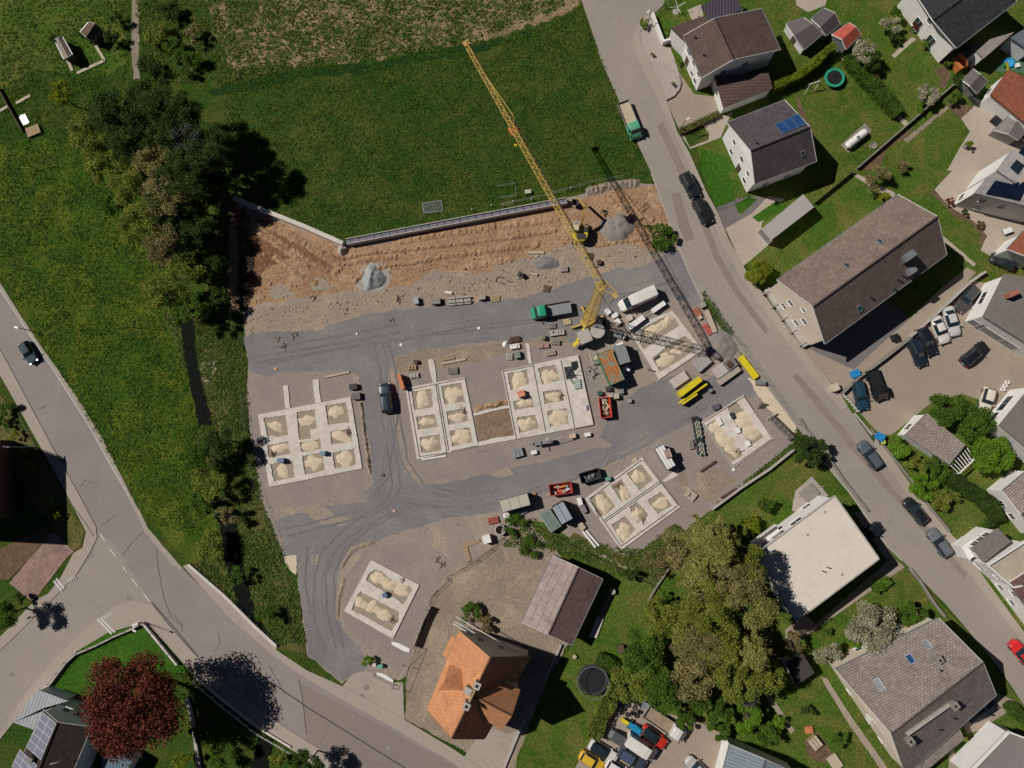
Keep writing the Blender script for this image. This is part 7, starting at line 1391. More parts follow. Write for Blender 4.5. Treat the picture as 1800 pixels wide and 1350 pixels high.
fence('gate', 'thin steel frame gate beside the forecourt, drawn open', [zS(1240,620), zS(1335,415), zS(1500,255), zS(1425,435), zS(1345,640)], 1.1, 4, M['dsteel'], (.95,), w=.07, cat='gate'); fence('barrier', 'thin barrier with two feet across the forecourt', [zS(1075,500), zS(1250,590)], 1.0, 4, M['dsteel'], (.95, .5), w=.07, cat='barrier')
for k, (q_, lb) in enumerate([([(1225,200),(1290,215),(1390,265),(1390,300),(1340,290),(1230,230)], 'white plaster sheet on the entrance ground, upper'), ([(1095,480),(1170,500),(1245,550),(1240,575),(1170,545),(1090,510)], 'white plaster sheet on the entrance ground, lower')]): single('sheet', MB().poly([G(*q) for q in zS(q_)], (), .14, .1), M['whitep'], lb, 'sheet')
crate('wheelbarrow', 'pale green cart beside the entrance shrub', 'cart', zS([(1088,418),(1140,412),(1145,440),(1090,445)]), .7, m_plain('mint_green', (.14,.34,.25), .5)); crate('cupboard', 'cream electricity box left of the pale green cart', 'box', zS([(1050,405),(1082,402),(1082,428),(1052,430)]), .9, m_plain('cream_box', (.55,.5,.45), .5))
# bridge parapets with rails
wallrun('parapet', 'pale bridge parapet on the stream side of the road', [(333,992),(395,1046),(450,1101),(487,1135)], .5, .35, M['fconcrete']); fence('railing', 'white tubular railing on the upper bridge parapet', [(336,990),(398,1043),(453,1098),(489,1131)], 1.0, 1.6, M['whitep'], (.97, .75), w=.07, cat='railing')
wallrun('parapet', 'pale bridge parapet on the lower left side of the road', [(345,1190),(395,1232),(455,1278),(512,1312)], .4, .3, M['fconcrete']); fence('railing', 'white railing on the lower bridge parapet beyond the copper beech', [(343,1196),(392,1238),(450,1284),(515,1322)], 1.0, 1.6, M['whitep'], (.97, .7), w=.07, cat='railing')
wallrun('garden_wall', 'low white-capped wall around the beech garden, side road stretch', [zQ(268,850), zQ(330,815), zQ(430,680), zQ(490,625), zQ(620,570), zQ(740,510), zQ(880,452), zQ(918,428)], .7, .25, M['concrete']); wallrun('garden_wall', 'low white-capped wall around the beech garden, main road stretch', [zQ(918,432), zQ(990,520), zQ(1080,630), zQ(1130,690)], .7, .3, M['fconcrete'])
fence('fence', 'dark iron fence standing on the beech garden wall', [zQ(330,810), zQ(430,676), zQ(490,620), zQ(640,560), zQ(800,480), zQ(915,426), zQ(1080,625)], 1.3, 1.8, M['dsteel'], (.95,), w=.06)
wallrun('path_edge', 'narrow pale wall running down from the beech shadow', [zQ(1185,900), zQ(1215,1000), zQ(1240,1150), zQ(1270,1380)], .5, .5, M['concrete']); crate('sign_box', 'white letter box at the garden wall corner by the junction', 'box', zQ([(835,445),(868,432),(875,450),(842,465)]), .9, M['whitep'])
wallrun('garden_wall', 'dark-capped garden wall between cream house plot and car park', [(1477,692),(1505,665),(1550,632),(1595,596)], 1.0, .3, M['dconcrete']); wallrun('garden_wall', 'lighter garden wall between lawn and upper car park', [(1595,594),(1650,545),(1700,498),(1726,480)], 1.1, .3, M['concrete'])
wallrun('garden_wall', 'white garden wall beside the brown-roofed villa forecourt', [zA(655,130), zA(740,355), zA(800,335)], 1.2, .35, M['whitep']); wallrun('garden_wall', 'curved dark kerb wall around the pale gravel bed', [zA(868,600), zA(885,660), zA(870,715), zA(830,765), zA(768,797)], .35, .15, M['dconcrete']); fence('fence', 'dark slatted fence above the villa wall', [zA(670,125), zA(760,60), zA(840,0), zA(870,-40)], 1.2, 1.8, M['dsteel'], (.95, .5), w=.08)
wallrun('garden_wall', 'long thin wall between the tank lawn and the terrace lawn', [zB(470,1340), zB(700,1140), zB(880,985), zB(1000,880), zB(1230,680)], .9, .2, M['dconcrete']); wallrun('garden_wall', 'low wall along the lower side of the sports car parking', [zF(580,700), zF(700,850), zF(900,1100), zF(1060,1330), zF(1200,1500)], .6, .22, M['dconcrete'])
fence('fence', 'white picket fence at the gateway of the car park', [zF(355,425), zF(410,480), zF(470,555)], 1.1, .5, M['whitep'], (.9, .4), w=.1); wallrun('garden_wall', 'thin pale wall along the car park edge by the pavement', [zF(450,570), zF(520,650), zF(590,740)], .5, .2, M['concrete'])
wallrun('garden_wall', 'rough stone wall in front of the weathered grey house garden', [zH(590,295), zH(650,370), zH(720,480), zH(775,550)], .6, .35, M['dconcrete']); wallrun('garden_wall', 'stone wall beside the street left of the flat white building', [zF(20,610), zF(60,680), zF(120,750), zF(270,950), zF(370,1100), zF(560,1340)], .5, .25, M['dconcrete'])
wallrun('garden_wall', 'stone-edged wall along the yard east of the orange house', [zU(1215,225), zU(1065,555)], .5, .3, M['concrete']); wallrun('garden_wall', 'pale edge wall along the drive below the orange house', [zU(890,880), zU(810,1080), zU(690,1370)], .4, .25, M['concrete'])
fence('fence', 'thin dark fence between the stone bed and the front lawn', [zC(1170,300), zC(1310,250), zC(1420,210)], .9, 2, M['dsteel'], (.95, .5), w=.05); fence('fence', 'dark boundary fence from the white house towards the long house', [zD(-10,460+0) if 0 else zD(135,265), zD(300,130), zD(440,15)], 1.0, 2, M['dsteel'], (.95, .5), solid=True)
wallrun('garden_wall', 'white garden wall strip right of the barn lawn', [zG(415,470), zG(455,400), zG(530,290)], .5, .2, M['dconcrete'])
single('slab', MB().poly([G(*q) for q in zG([(150,548),(182,562),(145,662),(105,655)])], (), .3, .3), M['fconcrete'], 'pale concrete slab at the shaded east side of the barn', 'slab'); single('slab', MB().poly([G(*q) for q in zG([(215,400),(245,410),(182,560),(150,548)])], (), .25, .25), m_plain('mauve_slab', (.2,.15,.13), .9), 'mauve-brown slab strip beside the barn lawn', 'slab')
q = G(*zG(228,415)); single('drum', MB().cone((q.x, q.y, 0), (q.x, q.y, .8), .45, .45, 16), M['concrete'], 'round pale drum at the end of the mauve slab strip', 'drum')
# gardens
def trampoline(label, px, r, ringm, net=True):
    q = G(*px, .9); q.z = 0; t = empty('trampoline', label, 'trampoline', q); part('frame', MB().ring((0, 0, 0), r, r-.12, .78, .9, 36), ringm, t); part('mat', MB().disc((0, 0, 0), r-.35, .82, 32), M['black'], t); part('safety_pad', MB().ring((0, 0, 0), r-.1, r-.4, .8, .87, 36), ringm if not net else M['dsteel'], t)
    for k in range(6):
        a = k*math.pi/3; c_, s_ = math.cos(a)*r, math.sin(a)*r; part('leg', MB().bar((c_, s_, 0), (c_, s_, 2.4 if net else .8), .07), M['steel'], t)
    if net: part('top_ring', MB().ring((0, 0, 0), r+.05, r-.01, 2.38, 2.44, 36), M['steel'], t)
trampoline('large black trampoline with high net ring below the barn', zV(420,232), 2.35, M['dsteel']); trampoline('trampoline with bright green safety ring on the villa lawn', zB(303,612), 1.6, m_plain('green_pad', (.02,.30,.18), .5), False)
q = G(*zB(605,1155)); single('fire_bowl', MB().ring((q.x, q.y, 0), .6, .48, .02, .3, 20).disc((q.x, q.y, 0), .48, .12), M['dconcrete'], 'small round pale-rimmed basin near the gas tank', 'basin')
gt = empty('gas_tank', 'white cylindrical gas tank on the lawn behind the charcoal-roofed house', 'gas tank', G(*zB(475,1100))); a, b = G(*zB(408,1150), .9), G(*zB(540,1045), .9); ax = (b-a).normalized(); part('tank', MB().cone(a, b, .6, .6, 20).cone(a-ax*.35, a, .3, .6, 20).cone(b, b+ax*.35, .6, .3, 20), M['whitep'], gt, True); mq = (a+b)/2; part('valve_cover', MB().box(mq+Vector((0, 0, .62)), (.4, .4, .2)), M['steel'], gt, True)
for s in (.25, .75): part('cradle', MB().box(a.lerp(b, s)-Vector((0, 0, .7)), (.3, 1.0, .4), .7), M['concrete'], gt, True)
part('base_slab', MB().poly([G(*q) for q in zB([(345,1150),(540,975),(590,1040),(410,1210)])], (), .12, .1), M['dconcrete'], gt, True)
sw_ = empty('swing_frame', 'white metal swing frame on the lawn left of the green trampoline', 'swing', G(*zB(145,665))); a, b = G(*zB(110,665), 1.9), G(*zB(185,640), 1.9); part('crossbar', MB().bar(a, b, .1), M['whitep'], sw_, True)
for p, o_ in ((a, -1), (a, 1), (b, -1), (b, 1)): part('leg', MB().bar(p, Vector((p.x+o_*.3, p.y+o_*.8, 0)), .08), M['whitep'], sw_, True)
dr = empty('clothes_dryer', 'rotary clothes dryer on the small lawn above the villa wall', 'clothes dryer', G(*zA(845,95))); part('pole', MB().bar((0, 0, 0), (0, 0, 1.9), .07), M['steel'], dr)
for k in range(4): a = k*math.pi/2+.3; part('arm', MB().bar((0, 0, 1.4), (math.cos(a)*1.4, math.sin(a)*1.4, 1.9), .06), M['whitep'], dr)
part('base', MB().cone((0, 0, 0), (0, 0, .12), .55, .5, 14), M['concrete'], dr)
pp_ = G(*zB(1675,503)); pq = empty('paddling_pool', 'small blue paddling pool on the green play mat', 'pool', pp_); part('rim', MB().ring((0, 0, 0), .8, .6, .02, .35, 20), m_plain('pool_blue', (.02,.28,.6), .4), pq); part('water', MB().disc((0, 0, 0), .6, .22), m_plain('pool_water', (.05,.35,.6), .1), pq)
sl_ = empty('slide', 'colourful toy slide left of the paddling pool', 'toy slide', G(*zB(1635,515)), R(-60)); part('chute', MB().bar((0, 0, .9), (1.3, 0, .15), .4, .08), M['yellow2'], sl_); part('ladder', MB().bar((-.1, 0, 0), (0, 0, .95), .35, .06), m_plain('toy_red', (.5,.03,.03), .4), sl_); part('panel', MB().box((.1, -.35, .6), (.5, .06, .5)), m_plain('toy_green', (.03,.3,.08), .4), sl_)
crate('toy_box', 'white toy box on the green play mat', 'box', zB([(1735,505),(1765,498),(1768,525),(1738,532)]), .4, M['whitep']); crate('grill', 'black covered grill left of the grey pavilion', 'grill', zB([(1545,940),(1590,905),(1640,930),(1600,985)]), .9, M['black']); crate('cabinet', 'small dark cabinet by the grey-brown shed', 'cabinet', zB([(1370,760),(1395,745),(1465,800),(1440,825)]), .7, M['dsteel'])
tb = empty('garden_table', 'garden table with white chairs on the solar-house terrace corner', 'table', G(*zD(1650,485)), R(20)); part('table_top', MB().box((0, 0, .74), (1.4, .8, .05)), M['whitep'], tb)
for sx in (-.6, .6):
    for sy in (-.3, .3): part('leg', MB().bar((sx, sy, 0), (sx, sy, .72), .05), M['steel'], tb)
cp = G(*zB(1360,1140), 1); single('planter_bush', MB().cone((cp.x, cp.y, 0), (cp.x, cp.y, .6), .35, .5, 12), M['dconcrete'], 'round pot under the ball-shaped terrace shrub', 'pot')
for k, (p, lb) in enumerate([(zF(465,255), 'blue dustbin by the wall end of the car park'), (zF(660,755), 'blue dustbin at the street corner of the bright bush garden')]): 
    q = G(*p, 1.0); q.z = 0; t = empty('dustbin', lb, 'dustbin', q, R(25 if k == 0 else -30)); bb = m_plain('dustbin_blue', (.02,.22,.5), .45); part('body', MB().prism([Vector((x*.45, y*.4, .05)) for x, y in ((-1,-1),(1,-1),(1,1),(-1,1))], [Vector((x*.6, y*.5, 1.1)) for x, y in ((-1,-1),(1,-1),(1,1),(-1,1))]), bb, t); part('lid', MB().box((0, 0, 1.15), (1.35, 1.15, .1)), bb, t); part('handle', MB().bar((-.5, -.6, 1.05), (.5, -.6, 1.05), .05), M['black'], t)
crate('dustbin', 'yellow-lidded small bin beside the street corner dustbin', 'dustbin', zF([(668,785),(700,782),(704,808),(672,812)]), .9, M['dsteel'], m_plain('lime_lid', (.5,.55,.05), .5)); crate('dustbin', 'yellow-lidded bin at the porch of the weathered grey house', 'dustbin', zH([(878,1190),(900,1186),(904,1208),(882,1212)]), .9, M['dsteel'], m_plain('lime_lid2', (.5,.55,.05), .5)); crate('pillar_box', 'cream cabinet at the pavement corner of the car park', 'cabinet', zF([(270,345),(325,332),(345,375),(300,400)]), 1.2, m_plain('cream_cabinet', (.52,.45,.34), .6)); crate('goods', 'small black covered load in the shade below the long cream house', 'goods', zD([(740,1310),(790,1295),(830,1325),(785,1345)]), .8, M['black'])
for k, p in enumerate([zF(1660,325), zF(1640,352), zF(1622,380)]): q = G(*p); single('flower_pot', MB().ring((q.x, q.y, 0), .32, .2, .02, .45, 14), M['whitep'], 'round white flower pot in the row of three beside the cream convertible', 'flower pot', 'white flower pots in a row')
crate('bench', 'small wooden bench on the lawn near the large trampoline', 'bench', zV([(240,20),(258,5),(275,20),(255,50)]), .45, M['pwood']); crate('bench', 'dark garden seat under the green trees right of the barn lawn', 'bench', zG([(255,705),(290,700),(292,740),(260,748)]), .7, M['dwood']); crate('planter', 'orange planting box in the vegetable garden', 'planter', zH([(42,1138),(80,1130),(92,1165),(50,1170)]), .4, m_plain('terracotta', (.5,.17,.07), .8)); crate('woodshed', 'small timber frame in the vegetable garden', 'frame', zH([(60,1210),(100,1180),(140,1225),(100,1260)]), .8, M['wood'], M['pwood'], slats=2)
crate('cold_frame', 'pale boarded cold frame at the lower vegetable garden', 'frame', zH([(160,1310),(200,1270),(250,1340),(200,1360)]), .4, M['pwood']); crate('pile', 'stone pile on the terrace above the flat white building', 'stones', zF([(20,1200),(110,1130),(190,1190),(90,1280)]), .3, M['dconcrete'])
sticks('jumble of flat stones on the paved corner above the flat white roof', zF(110,1190), 22, 77, 1.8, M['concrete'], cat='stones', name='stone_pile')
gm = empty('goal_frame', 'grey mesh frame lying on the field above the retaining wall', 'mesh frame', G(*zL(1622,155))); Q = [G(*q, .15) for q in zL([(1540,122),(1690,100),(1705,185),(1555,200)])]; mb = MB()
for i in range(4): part('frame_bar', MB().bar(Q[i], Q[(i+1) % 4], .09), M['steel'], gm, True)
for k in range(1, 14): mb.bar(Q[0].lerp(Q[1], k/14), Q[3].lerp(Q[2], k/14), .03)
for k in range(1, 8): mb.bar(Q[0].lerp(Q[3], k/8), Q[1].lerp(Q[2], k/8), .03)
part('mesh', mb, M['steel'], gm, True)
crate('sign_board', 'pale board lying on the field beside the wire fence', 'board', zX([(735,85),(795,78),(803,112),(742,122)]), .5, m_plain('pale_board', (.45,.42,.33), .7))
for k, p in enumerate([(180,300), (380,255), (505,255), (610,215), (805,190), (1220,70)]): q = G(*zX(*p)); single('marker_post', MB().box((q.x, q.y, .4), (.14, .14, .8), .2*k), M['whitep'], 'short white marker post in the row along the retaining wall', 'marker post', 'marker posts on the field edge')
def lamp(label, base, h, arm=(1.2, .3)):
    q = G(*base); t = empty('street_lamp', label, 'street lamp', q); part('pole', MB().cone((0, 0, 0), (0, 0, h), .09, .05, 8), M['steel'], t); part('arm', MB().bar((0, 0, h), (arm[0], arm[1], h+.1), .06), M['steel'], t); part('lamp_head', MB().box((arm[0], arm[1], h+.1), (.6, .25, .1), math.atan2(arm[1], arm[0])), M['whitep'], t)
lamp('street lamp casting a thin shadow over the left road', zP(215,308), 5.5, (-.9, 0)); lamp('street lamp at the garden wall corner by the junction', zQ(918,425), 4.2, (.8, -.3)); lamp('lamp at the entrance of the side road, lower left', zQ(270,375), 3.5, (.4, .3)); lamp('garden lamp in the weedy strip beside the street', zA(880,1035), 3.8, (.5, .2)); lamp('street lamp at the pale gravel bed near the villa', zA(622,200), 4.5, (-.5, -.5)); lamp('lamp by the field edge on the left road', zK(165,735), 2.5, (.3, -.1))
# allotment frames top left
for k, (a, b, lb) in enumerate([((490,465),(665,385),'pale plank edging the top left allotment, slanted'), ((605,285),(665,385),'pale plank edging the top left allotment, right side'), ((430,380),(460,450),'short plank below the narrow allotment hut'), ((105,655),(195,605),'loose plank in the left allotment'), ((0,705),(60,670),'plank at the left picture edge')]): beam('plank', lb, zI(a), zI(b), .5, .15, M['pwood'], 'plank')
beam('fence_rail', 'thin dark rail slanting through the left allotment', zI(0,560), zI(155,840), .15, .6, M['dwood'], 'fence', z=.1); crate('water_butt', 'square brown platform in the left allotment', 'platform', zI([(160,815),(240,785),(255,835),(180,870)]), .4, M['wood']); pallet('pale metal frame beside the brown platform', zI(150,755), -60, 'boards', M['steel'], 1.8, 1.2, lh=.04)
fence('plank_bridge', 'thin pole bridge over the stream, upper', [zP(1340,660), zP(1460,632)], .4, 5, M['pwood'], (.95,), w=.12, cat='bridge'); fence('plank_bridge', 'thin pole bridge over the stream, lower', [zP(1355,738), zP(1480,708)], .4, 5, M['pwood'], (.95,), w=.12, cat='bridge')
# ---------------------------------------------------------------- trees, shrubs and hedges
LF = dict(
 green=m_leaf('leaf_green', [(.05,.11,.013),(.08,.155,.018),(.13,.20,.028)]), bright=m_leaf('leaf_bright', [(.09,.19,.012),(.14,.26,.02),(.2,.31,.04)]), lime=m_leaf('leaf_lime', [(.14,.19,.012),(.20,.25,.018),(.27,.30,.03)]),
 dark=m_leaf('leaf_dark', [(.03,.064,.013),(.05,.09,.018),(.08,.12,.026)]), olive=m_leaf('leaf_olive', [(.125,.165,.022),(.195,.23,.036),(.27,.29,.06)]), tan=m_leaf('twig_tan', [(.16,.15,.045),(.26,.23,.085),(.37,.32,.15)]),
 blossom=m_leaf('blossom', [(.16,.17,.06),(.38,.35,.24),(.58,.53,.43)]), copper=m_leaf('leaf_copper', [(.07,.02,.014),(.13,.034,.022),(.25,.075,.045)]), conifer=m_leaf('needle', [(.16,.18,.036),(.26,.265,.065),(.38,.35,.13)]),
 grey=m_leaf('leaf_grey', [(.04,.05,.04),(.09,.10,.08),(.2,.2,.18)]), brown=m_leaf('leaf_brown', [(.11,.10,.035),(.2,.165,.07),(.29,.24,.11)]), red=m_leaf('leaf_red', [(.14,.035,.02),(.22,.06,.03),(.1,.06,.02)]))
def leaf_quads(P, size, rs, up=.5):
    n = len(P); d = rs.normal(0, 1, (n, 3)); d /= np.linalg.norm(d, axis=1)[:, None]; nrm = rs.normal(0, 1, (n, 3)); nrm[:, 2] += up*2; nrm /= np.linalg.norm(nrm, axis=1)[:, None]
    u = np.cross(nrm, d); u /= np.linalg.norm(u, axis=1)[:, None]+1e-9; v = np.cross(nrm, u); s = size*rs.uniform(.55, 1.35, n)[:, None]
    V = np.stack([P-u*s*.5, P+v*s*.35, P+u*s*.5, P-v*s*.35], 1).reshape(-1, 3); return V, np.arange(n*4).reshape(-1, 4)
NT_ = [0]
def branches(mb, root, h, tips, r0, rs):
    top = Vector((0, 0, h*.55)); mb.cone((0, 0, 0), top, r0, r0*.55, 7)
    for t in tips:
        t = Vector(t); a = Vector((0, 0, h*rs.uniform(.2, .55))); m = a.lerp(t, .5)+Vector((0, 0, -.06*h*rs.uniform(0, 1))); mb.cone(a, m, r0*.4, r0*.22, 5); mb.cone(m, t, r0*.22, r0*.06, 4)
def tree(label, px, rpx, h, kind='green', dens=1.0, leaf=.24, shape='round', cat='tree', name='tree', sx=1.0, rz=0, group=None, lo=.25, clump=None, nobranch=False):
    NT_[0] += 1; rs = np.random.RandomState(NT_[0]*17+3); hc = h*.65
    c = G(*px, hc); r = rpx/11*(1-hc/CH); t = empty(name, label, cat, Vector((c.x, c.y, 0)), R(rz), group)
    area = math.pi*r*r*sx; n = int(area*150*dens*(.32/leaf)**1.5); n = max(n, 120)
    rxy = np.array([r*sx, r]); K = max(9, int((area/(clump or 1.25))**.86)+6)
    cc, szs = [], []
    for _ in range(K):
        a = rs.uniform(0, 2*math.pi); q = math.sqrt(rs.uniform(0, 1))*.84; el = math.sqrt(max(0, 1-q*q))
        if shape == 'round': z = h*(lo+(1-lo)*(.42+.5*el*rs.uniform(.35, 1.0)))
        elif shape == 'cone': z = h*(1-q*.8)*rs.uniform(.8, 1)
        elif shape == 'hedge': z = h*rs.uniform(.7, .95)
        else: z = h*(.35+.55*rs.uniform(0, 1))
        cc.append((math.cos(a)*q*rxy[0], math.sin(a)*q*rxy[1], z)); szs.append(r*rs.uniform(.17, .31) if shape != 'hedge' else .6)
    cc = np.array(cc); szs = np.array(szs); idx = rs.randint(0, K, n)
    if shape == 'spiky':      # long drooping branches radiating outward
        m = int(n*1.3); nb = 60; b = rs.randint(0, nb, m); ang = b*2.399+rs.normal(0, .03, m); tt = rs.uniform(.08, 1, m)**.8; ln = (.6+.4*np.sin(b*7.3)**2)*r; lev = (b/nb); zz = h*(.95-.6*lev)-tt*h*.12; wd = .075*r*(1-tt*.6)
        P = np.stack([np.cos(ang)*tt*ln*(.45+.55*lev), np.sin(ang)*tt*ln*(.45+.55*lev), zz], 1)+rs.normal(0, 1, (m, 3))*wd[:, None]*[1, 1, .4]
    else:
        g = rs.normal(0, 1, (n, 3)); g /= np.linalg.norm(g, axis=1)[:, None]; g *= (rs.uniform(.35, 1.3, n)**.9)[:, None]; P = cc[idx]+g*szs[idx][:, None]*[1, 1, .75]
        P[:, 2] = np.clip(P[:, 2], h*.06 if shape != 'hedge' else .05, h)
        if shape == 'hedge':
            m = n; P = np.stack([rs.uniform(-1, 1, m)*r*sx, rs.uniform(-1, 1, m)*r, rs.uniform(.1, 1, m)*h], 1)
            side = rs.rand(m); P[side < .6, 2] = h*(.9+.12*rs.rand((side < .6).sum()))
    V, F = leaf_quads(P, leaf, rs, .75)
    cr = bpy.data.objects.new('crown', fast_mesh('crown', V, F, LF[kind])); COL.objects.link(cr); cr.parent = t
    if not nobranch:
        mb = MB(); tips = cc[:min(len(cc), 16)]; branches(mb, None, h, tips, max(.06, h*.022), rs); part('trunk', mb, M['bark'], t)
    else: part('stem', MB().cone((0, 0, 0), (0, 0, h*.6), .05, .03, 5), M['bark'], t)
    return t
T = tree
# copse on the left
CG = 'large trees of the dark copse'
T('broad dark green tree at the top of the copse', (205,200), 50, 13, 'dark', .9); T('dark olive tree at the upper right of the copse', (275,185), 50, 13, 'dark', .9); T('yellow-green shrub tree standing left of the copse', (107,168), 26, 6, 'lime', .9)
T('shaded dark tree on the right flank of the copse', (325,205), 42, 12, 'dark', .9); T('grey-white twigged tree on the shaded right side of the copse', (335,250), 34, 12, 'grey', .3, .2); T('light olive tree on the left edge of the copse', (192,290), 42, 9, 'olive', .9)
T('brown blossoming tree in the middle of the copse, upper', (270,290), 42, 11, 'tan', .8); T('tan blossoming tree in the middle of the copse, lower', (300,345), 45, 11, 'tan', .6); T('dark round tree at the right edge of the copse', (375,265), 46, 12.5, 'dark', .9)
T('dark green tree filling the heart of the copse', (235,235), 50, 12, 'dark', .9); T('olive tree below the blossoming ones in the copse', (250,400), 42, 10, 'olive', .8); T('brown bare-twigged tree in the lower copse', (290,430), 42, 10, 'brown', .6); T('dark tree next to the soil bank', (340,395), 42, 8, 'dark', .9)
T('mid green tree in the lower copse', (322,480), 44, 8, 'olive', .8); T('dark tree near the start of the stream', (362,470), 32, 6.5, 'dark', .9); T('pale olive tree at the foot of the copse', (285,515), 34, 8, 'olive', .75); T('round green tree just above the open stream', (330,545), 32, 7, 'green', .8); T('small dark tree between copse and site corner', (380,528), 20, 4.5, 'dark', .8)
T('dark spreading tree behind the field corner', (366,335), 34, 7, 'dark', .9); T('low green tree at the left foot of the copse', (205,355), 30, 6, 'green', .8)
T('small dark tree beside the stream right of the nine-cell foundation', (392,775), 32, 6, 'dark', .7); T('low green tree on the stream bank left of the dark one', (345,800), 34, 6, 'green', .7); T('small olive tree on the stream bank', (370,850), 30, 5, 'olive', .6); T('low brown shrub over the stream', (400,905), 20, 3.5, 'tan', .6)
T('rounded bush on the bank above the bridge', (375,960), 30, 4, 'olive', .6); T('green bush on the stream bank near the bridge rail', (415,1010), 18, 3, 'green', .6); T('leafy bush beside the weedy bank by the bridge', (470,1080), 22, 2.5, 'green', .5)
T('dark bush on the stream bank, upper', (345,890), 26, 4, 'green', .6)
for k, (x, y, r, kd) in enumerate([(275,60,26,'olive'), (305,85,24,'green'), (262,115,24,'dark'), (340,60,20,'tan'), (330,110,26,'green'), (295,20,24,'dark'), (200,25,18,'green'), (195,65,16,'dark'), (95,70,12,'dark'), (140,60,10,'green')]):
    T(['olive scrub bush right of the top left path','green scrub bush in the upper middle','dark scrub bush above the copse','tan dry bush near the dry strip','broad green bush above the field corner','dark bush at the top edge','green bush left of the dirt path, upper','dark bush left of the dirt path, lower','dark shrub behind the narrow hut','green shrub by the small dark hut'][k], (x, y), r, 2.6, kd, .6, cat='bush', name='bush', lo=.1)
# copper beech
T('large copper beech with deep red leaves over the lower left house', (238,1232), 88, 14.5, 'copper', 1.25, .36, name='copper_beech', clump=1.6)
T('lime green shrub below the copper beech, left', (318,1335), 18, 3, 'lime', .7, cat='bush', name='bush'); T('green shrub in the beech shadow by the stream', (395,1325), 26, 4, 'green', .7, cat='bush', name='bush'); T('dark rounded tree at the bottom edge by the road', (545,1338), 28, 6, 'dark', .9); T('olive shrub at the end of the lower bridge rail', (490,1330), 16, 3, 'olive', .7, cat='bush', name='bush')
T('green shrub under the copper beech shade', (350,1290), 18, 3, 'dark', .6, cat='bush', name='bush')
# left edge garden
for k, (x, y, r) in enumerate([(25,765,10), (40,795,9), (50,815,8), (60,828,7), (88,880,9), (98,905,8), (15,715,18), (8,740,14)]): T('small yellow-green shrub in the shaded left garden', (x, y), r, 1.6, 'lime' if r < 12 else 'green', .7, .2, cat='shrub', name='shrub', group='yellow-green shrubs of the left garden', nobranch=True)
T('dark green tree at the left edge below the junction', (8,1080), 30, 7, 'green', .9); T('dark hedge shrub at the left garden gate', (38,1050), 12, 2, 'dark', .8, cat='bush', name='bush')
# conifers and trees right of centre
T('tall spiky conifer with drooping branches beside the flat white building', (1262,962), 62, 17, 'conifer', 1.9, .24, 'spiky', name='conifer'); T('brown bare-crowned tree below the tall conifer', (1290,1020), 46, 16, 'tan', .8, .2); T('second brown tree against the flat white building', (1318,1060), 44, 15.5, 'conifer', 1.0, .22)
T('olive conifer in the middle of the tree group', (1245,1060), 46, 13, 'olive', 1.0, .22); T('tan-green conifer with star-shaped crown', (1325,1148), 50, 12, 'conifer', 1.7, .24, 'spiky', name='conifer'); T('tan feathery tree in the middle of the tree group', (1225,1140), 46, 10, 'tan', .7, .2); T('olive tree left of the star-shaped conifer', (1265,1120), 36, 10, 'olive', .9)
T('light green tree at the upper left of the group', (1160,1085), 36, 8, 'olive', .9); T('bright green tree at the left margin of the group', (1130,1145), 40, 8, 'green', 1.1); T('yellow-green tree above the tyre pile', (1110,1195), 36, 7, 'olive', 1.2); T('green tree above the lower car park', (1165,1210), 38, 8, 'green', 1.1)
T('tan tree low in the group', (1210,1190), 40, 9, 'tan', .8, .26); T('green tree between the tan one and the hall hedge', (1222,1230), 26, 6, 'green', 1.1); T('light conifer right above the bright bushes', (1300,1200), 36, 9, 'olive', .9); T('bluish green conifer at the foot of the group', (1315,1215), 22, 6, 'grey', .8)
T('bright round bush above the metal hall', (1262,1252), 26, 4, 'green', 1.5, .22, cat='bush', name='bush'); T('bright green bush right of the round one', (1312,1262), 26, 4, 'bright', 1.0, .22, cat='bush', name='bush'); T('shrub row end beside the metal hall', (1350,1290), 22, 3, 'green', 1.0, .22, cat='bush', name='bush'); T('flat-cut green hedge between car park and trees', (1205,1262), 20, 2.5, 'green', 1.6, .2, cat='hedge', name='hedge'); T('trimmed hedge block above the hall corner', (1265,1285), 18, 2.5, 'green', 1.6, .2, cat='hedge', name='hedge', sx=1.4, rz=-35)
T('pinkish-brown shrub beside the dark flat shed', (1388,1130), 22, 4, 'brown', .6, .22, cat='bush', name='bush'); T('tall olive tree left of the flat white building wall', (1305,985), 34, 15, 'olive', .9); T('yellow-flowering shrub above the flat white building', (1322,922), 18, 2.5, 'lime', .8, .22, cat='bush', name='bush'); T('dark shrub in the corner of the flat white building', (1345,885), 16, 2.5, 'green', .8, .22, cat='bush', name='bush')
T('thin brown tree behind the tilted foundation', (1195,965), 36, 6, 'tan', .55, .24); T('tan scrub at the lower tip of the tilted foundation', (1160,985), 28, 3, 'brown', .4, .24, cat='bush', name='bush')
T('dark round shrub at the fence above the barn lawn', (1107,1008), 14, 2.5, 'dark', 1.0, .2, cat='bush', name='bush'); T('dark shrub by the white garden wall', (1168,1050), 14, 2.5, 'green', 1.0, .2, cat='bush', name='bush')
T('broad yellow-green tree at the heart of the group', (1200,1100), 44, 9, 'olive', 1.1); T('yellow-green conifer low in the group', (1275,1165), 38, 10, 'olive', 1.1); T('green-yellow tree over the lawn edge', (1145,1175), 34, 7, 'olive', 1.1); T('tan spiky conifer behind the first one', (1230,1010), 44, 11, 'conifer', 1.4, .3, 'spiky', name='conifer'); T('olive tree beside the star-shaped conifer, lower', (1340,1185), 34, 9, 'olive', 1.0)
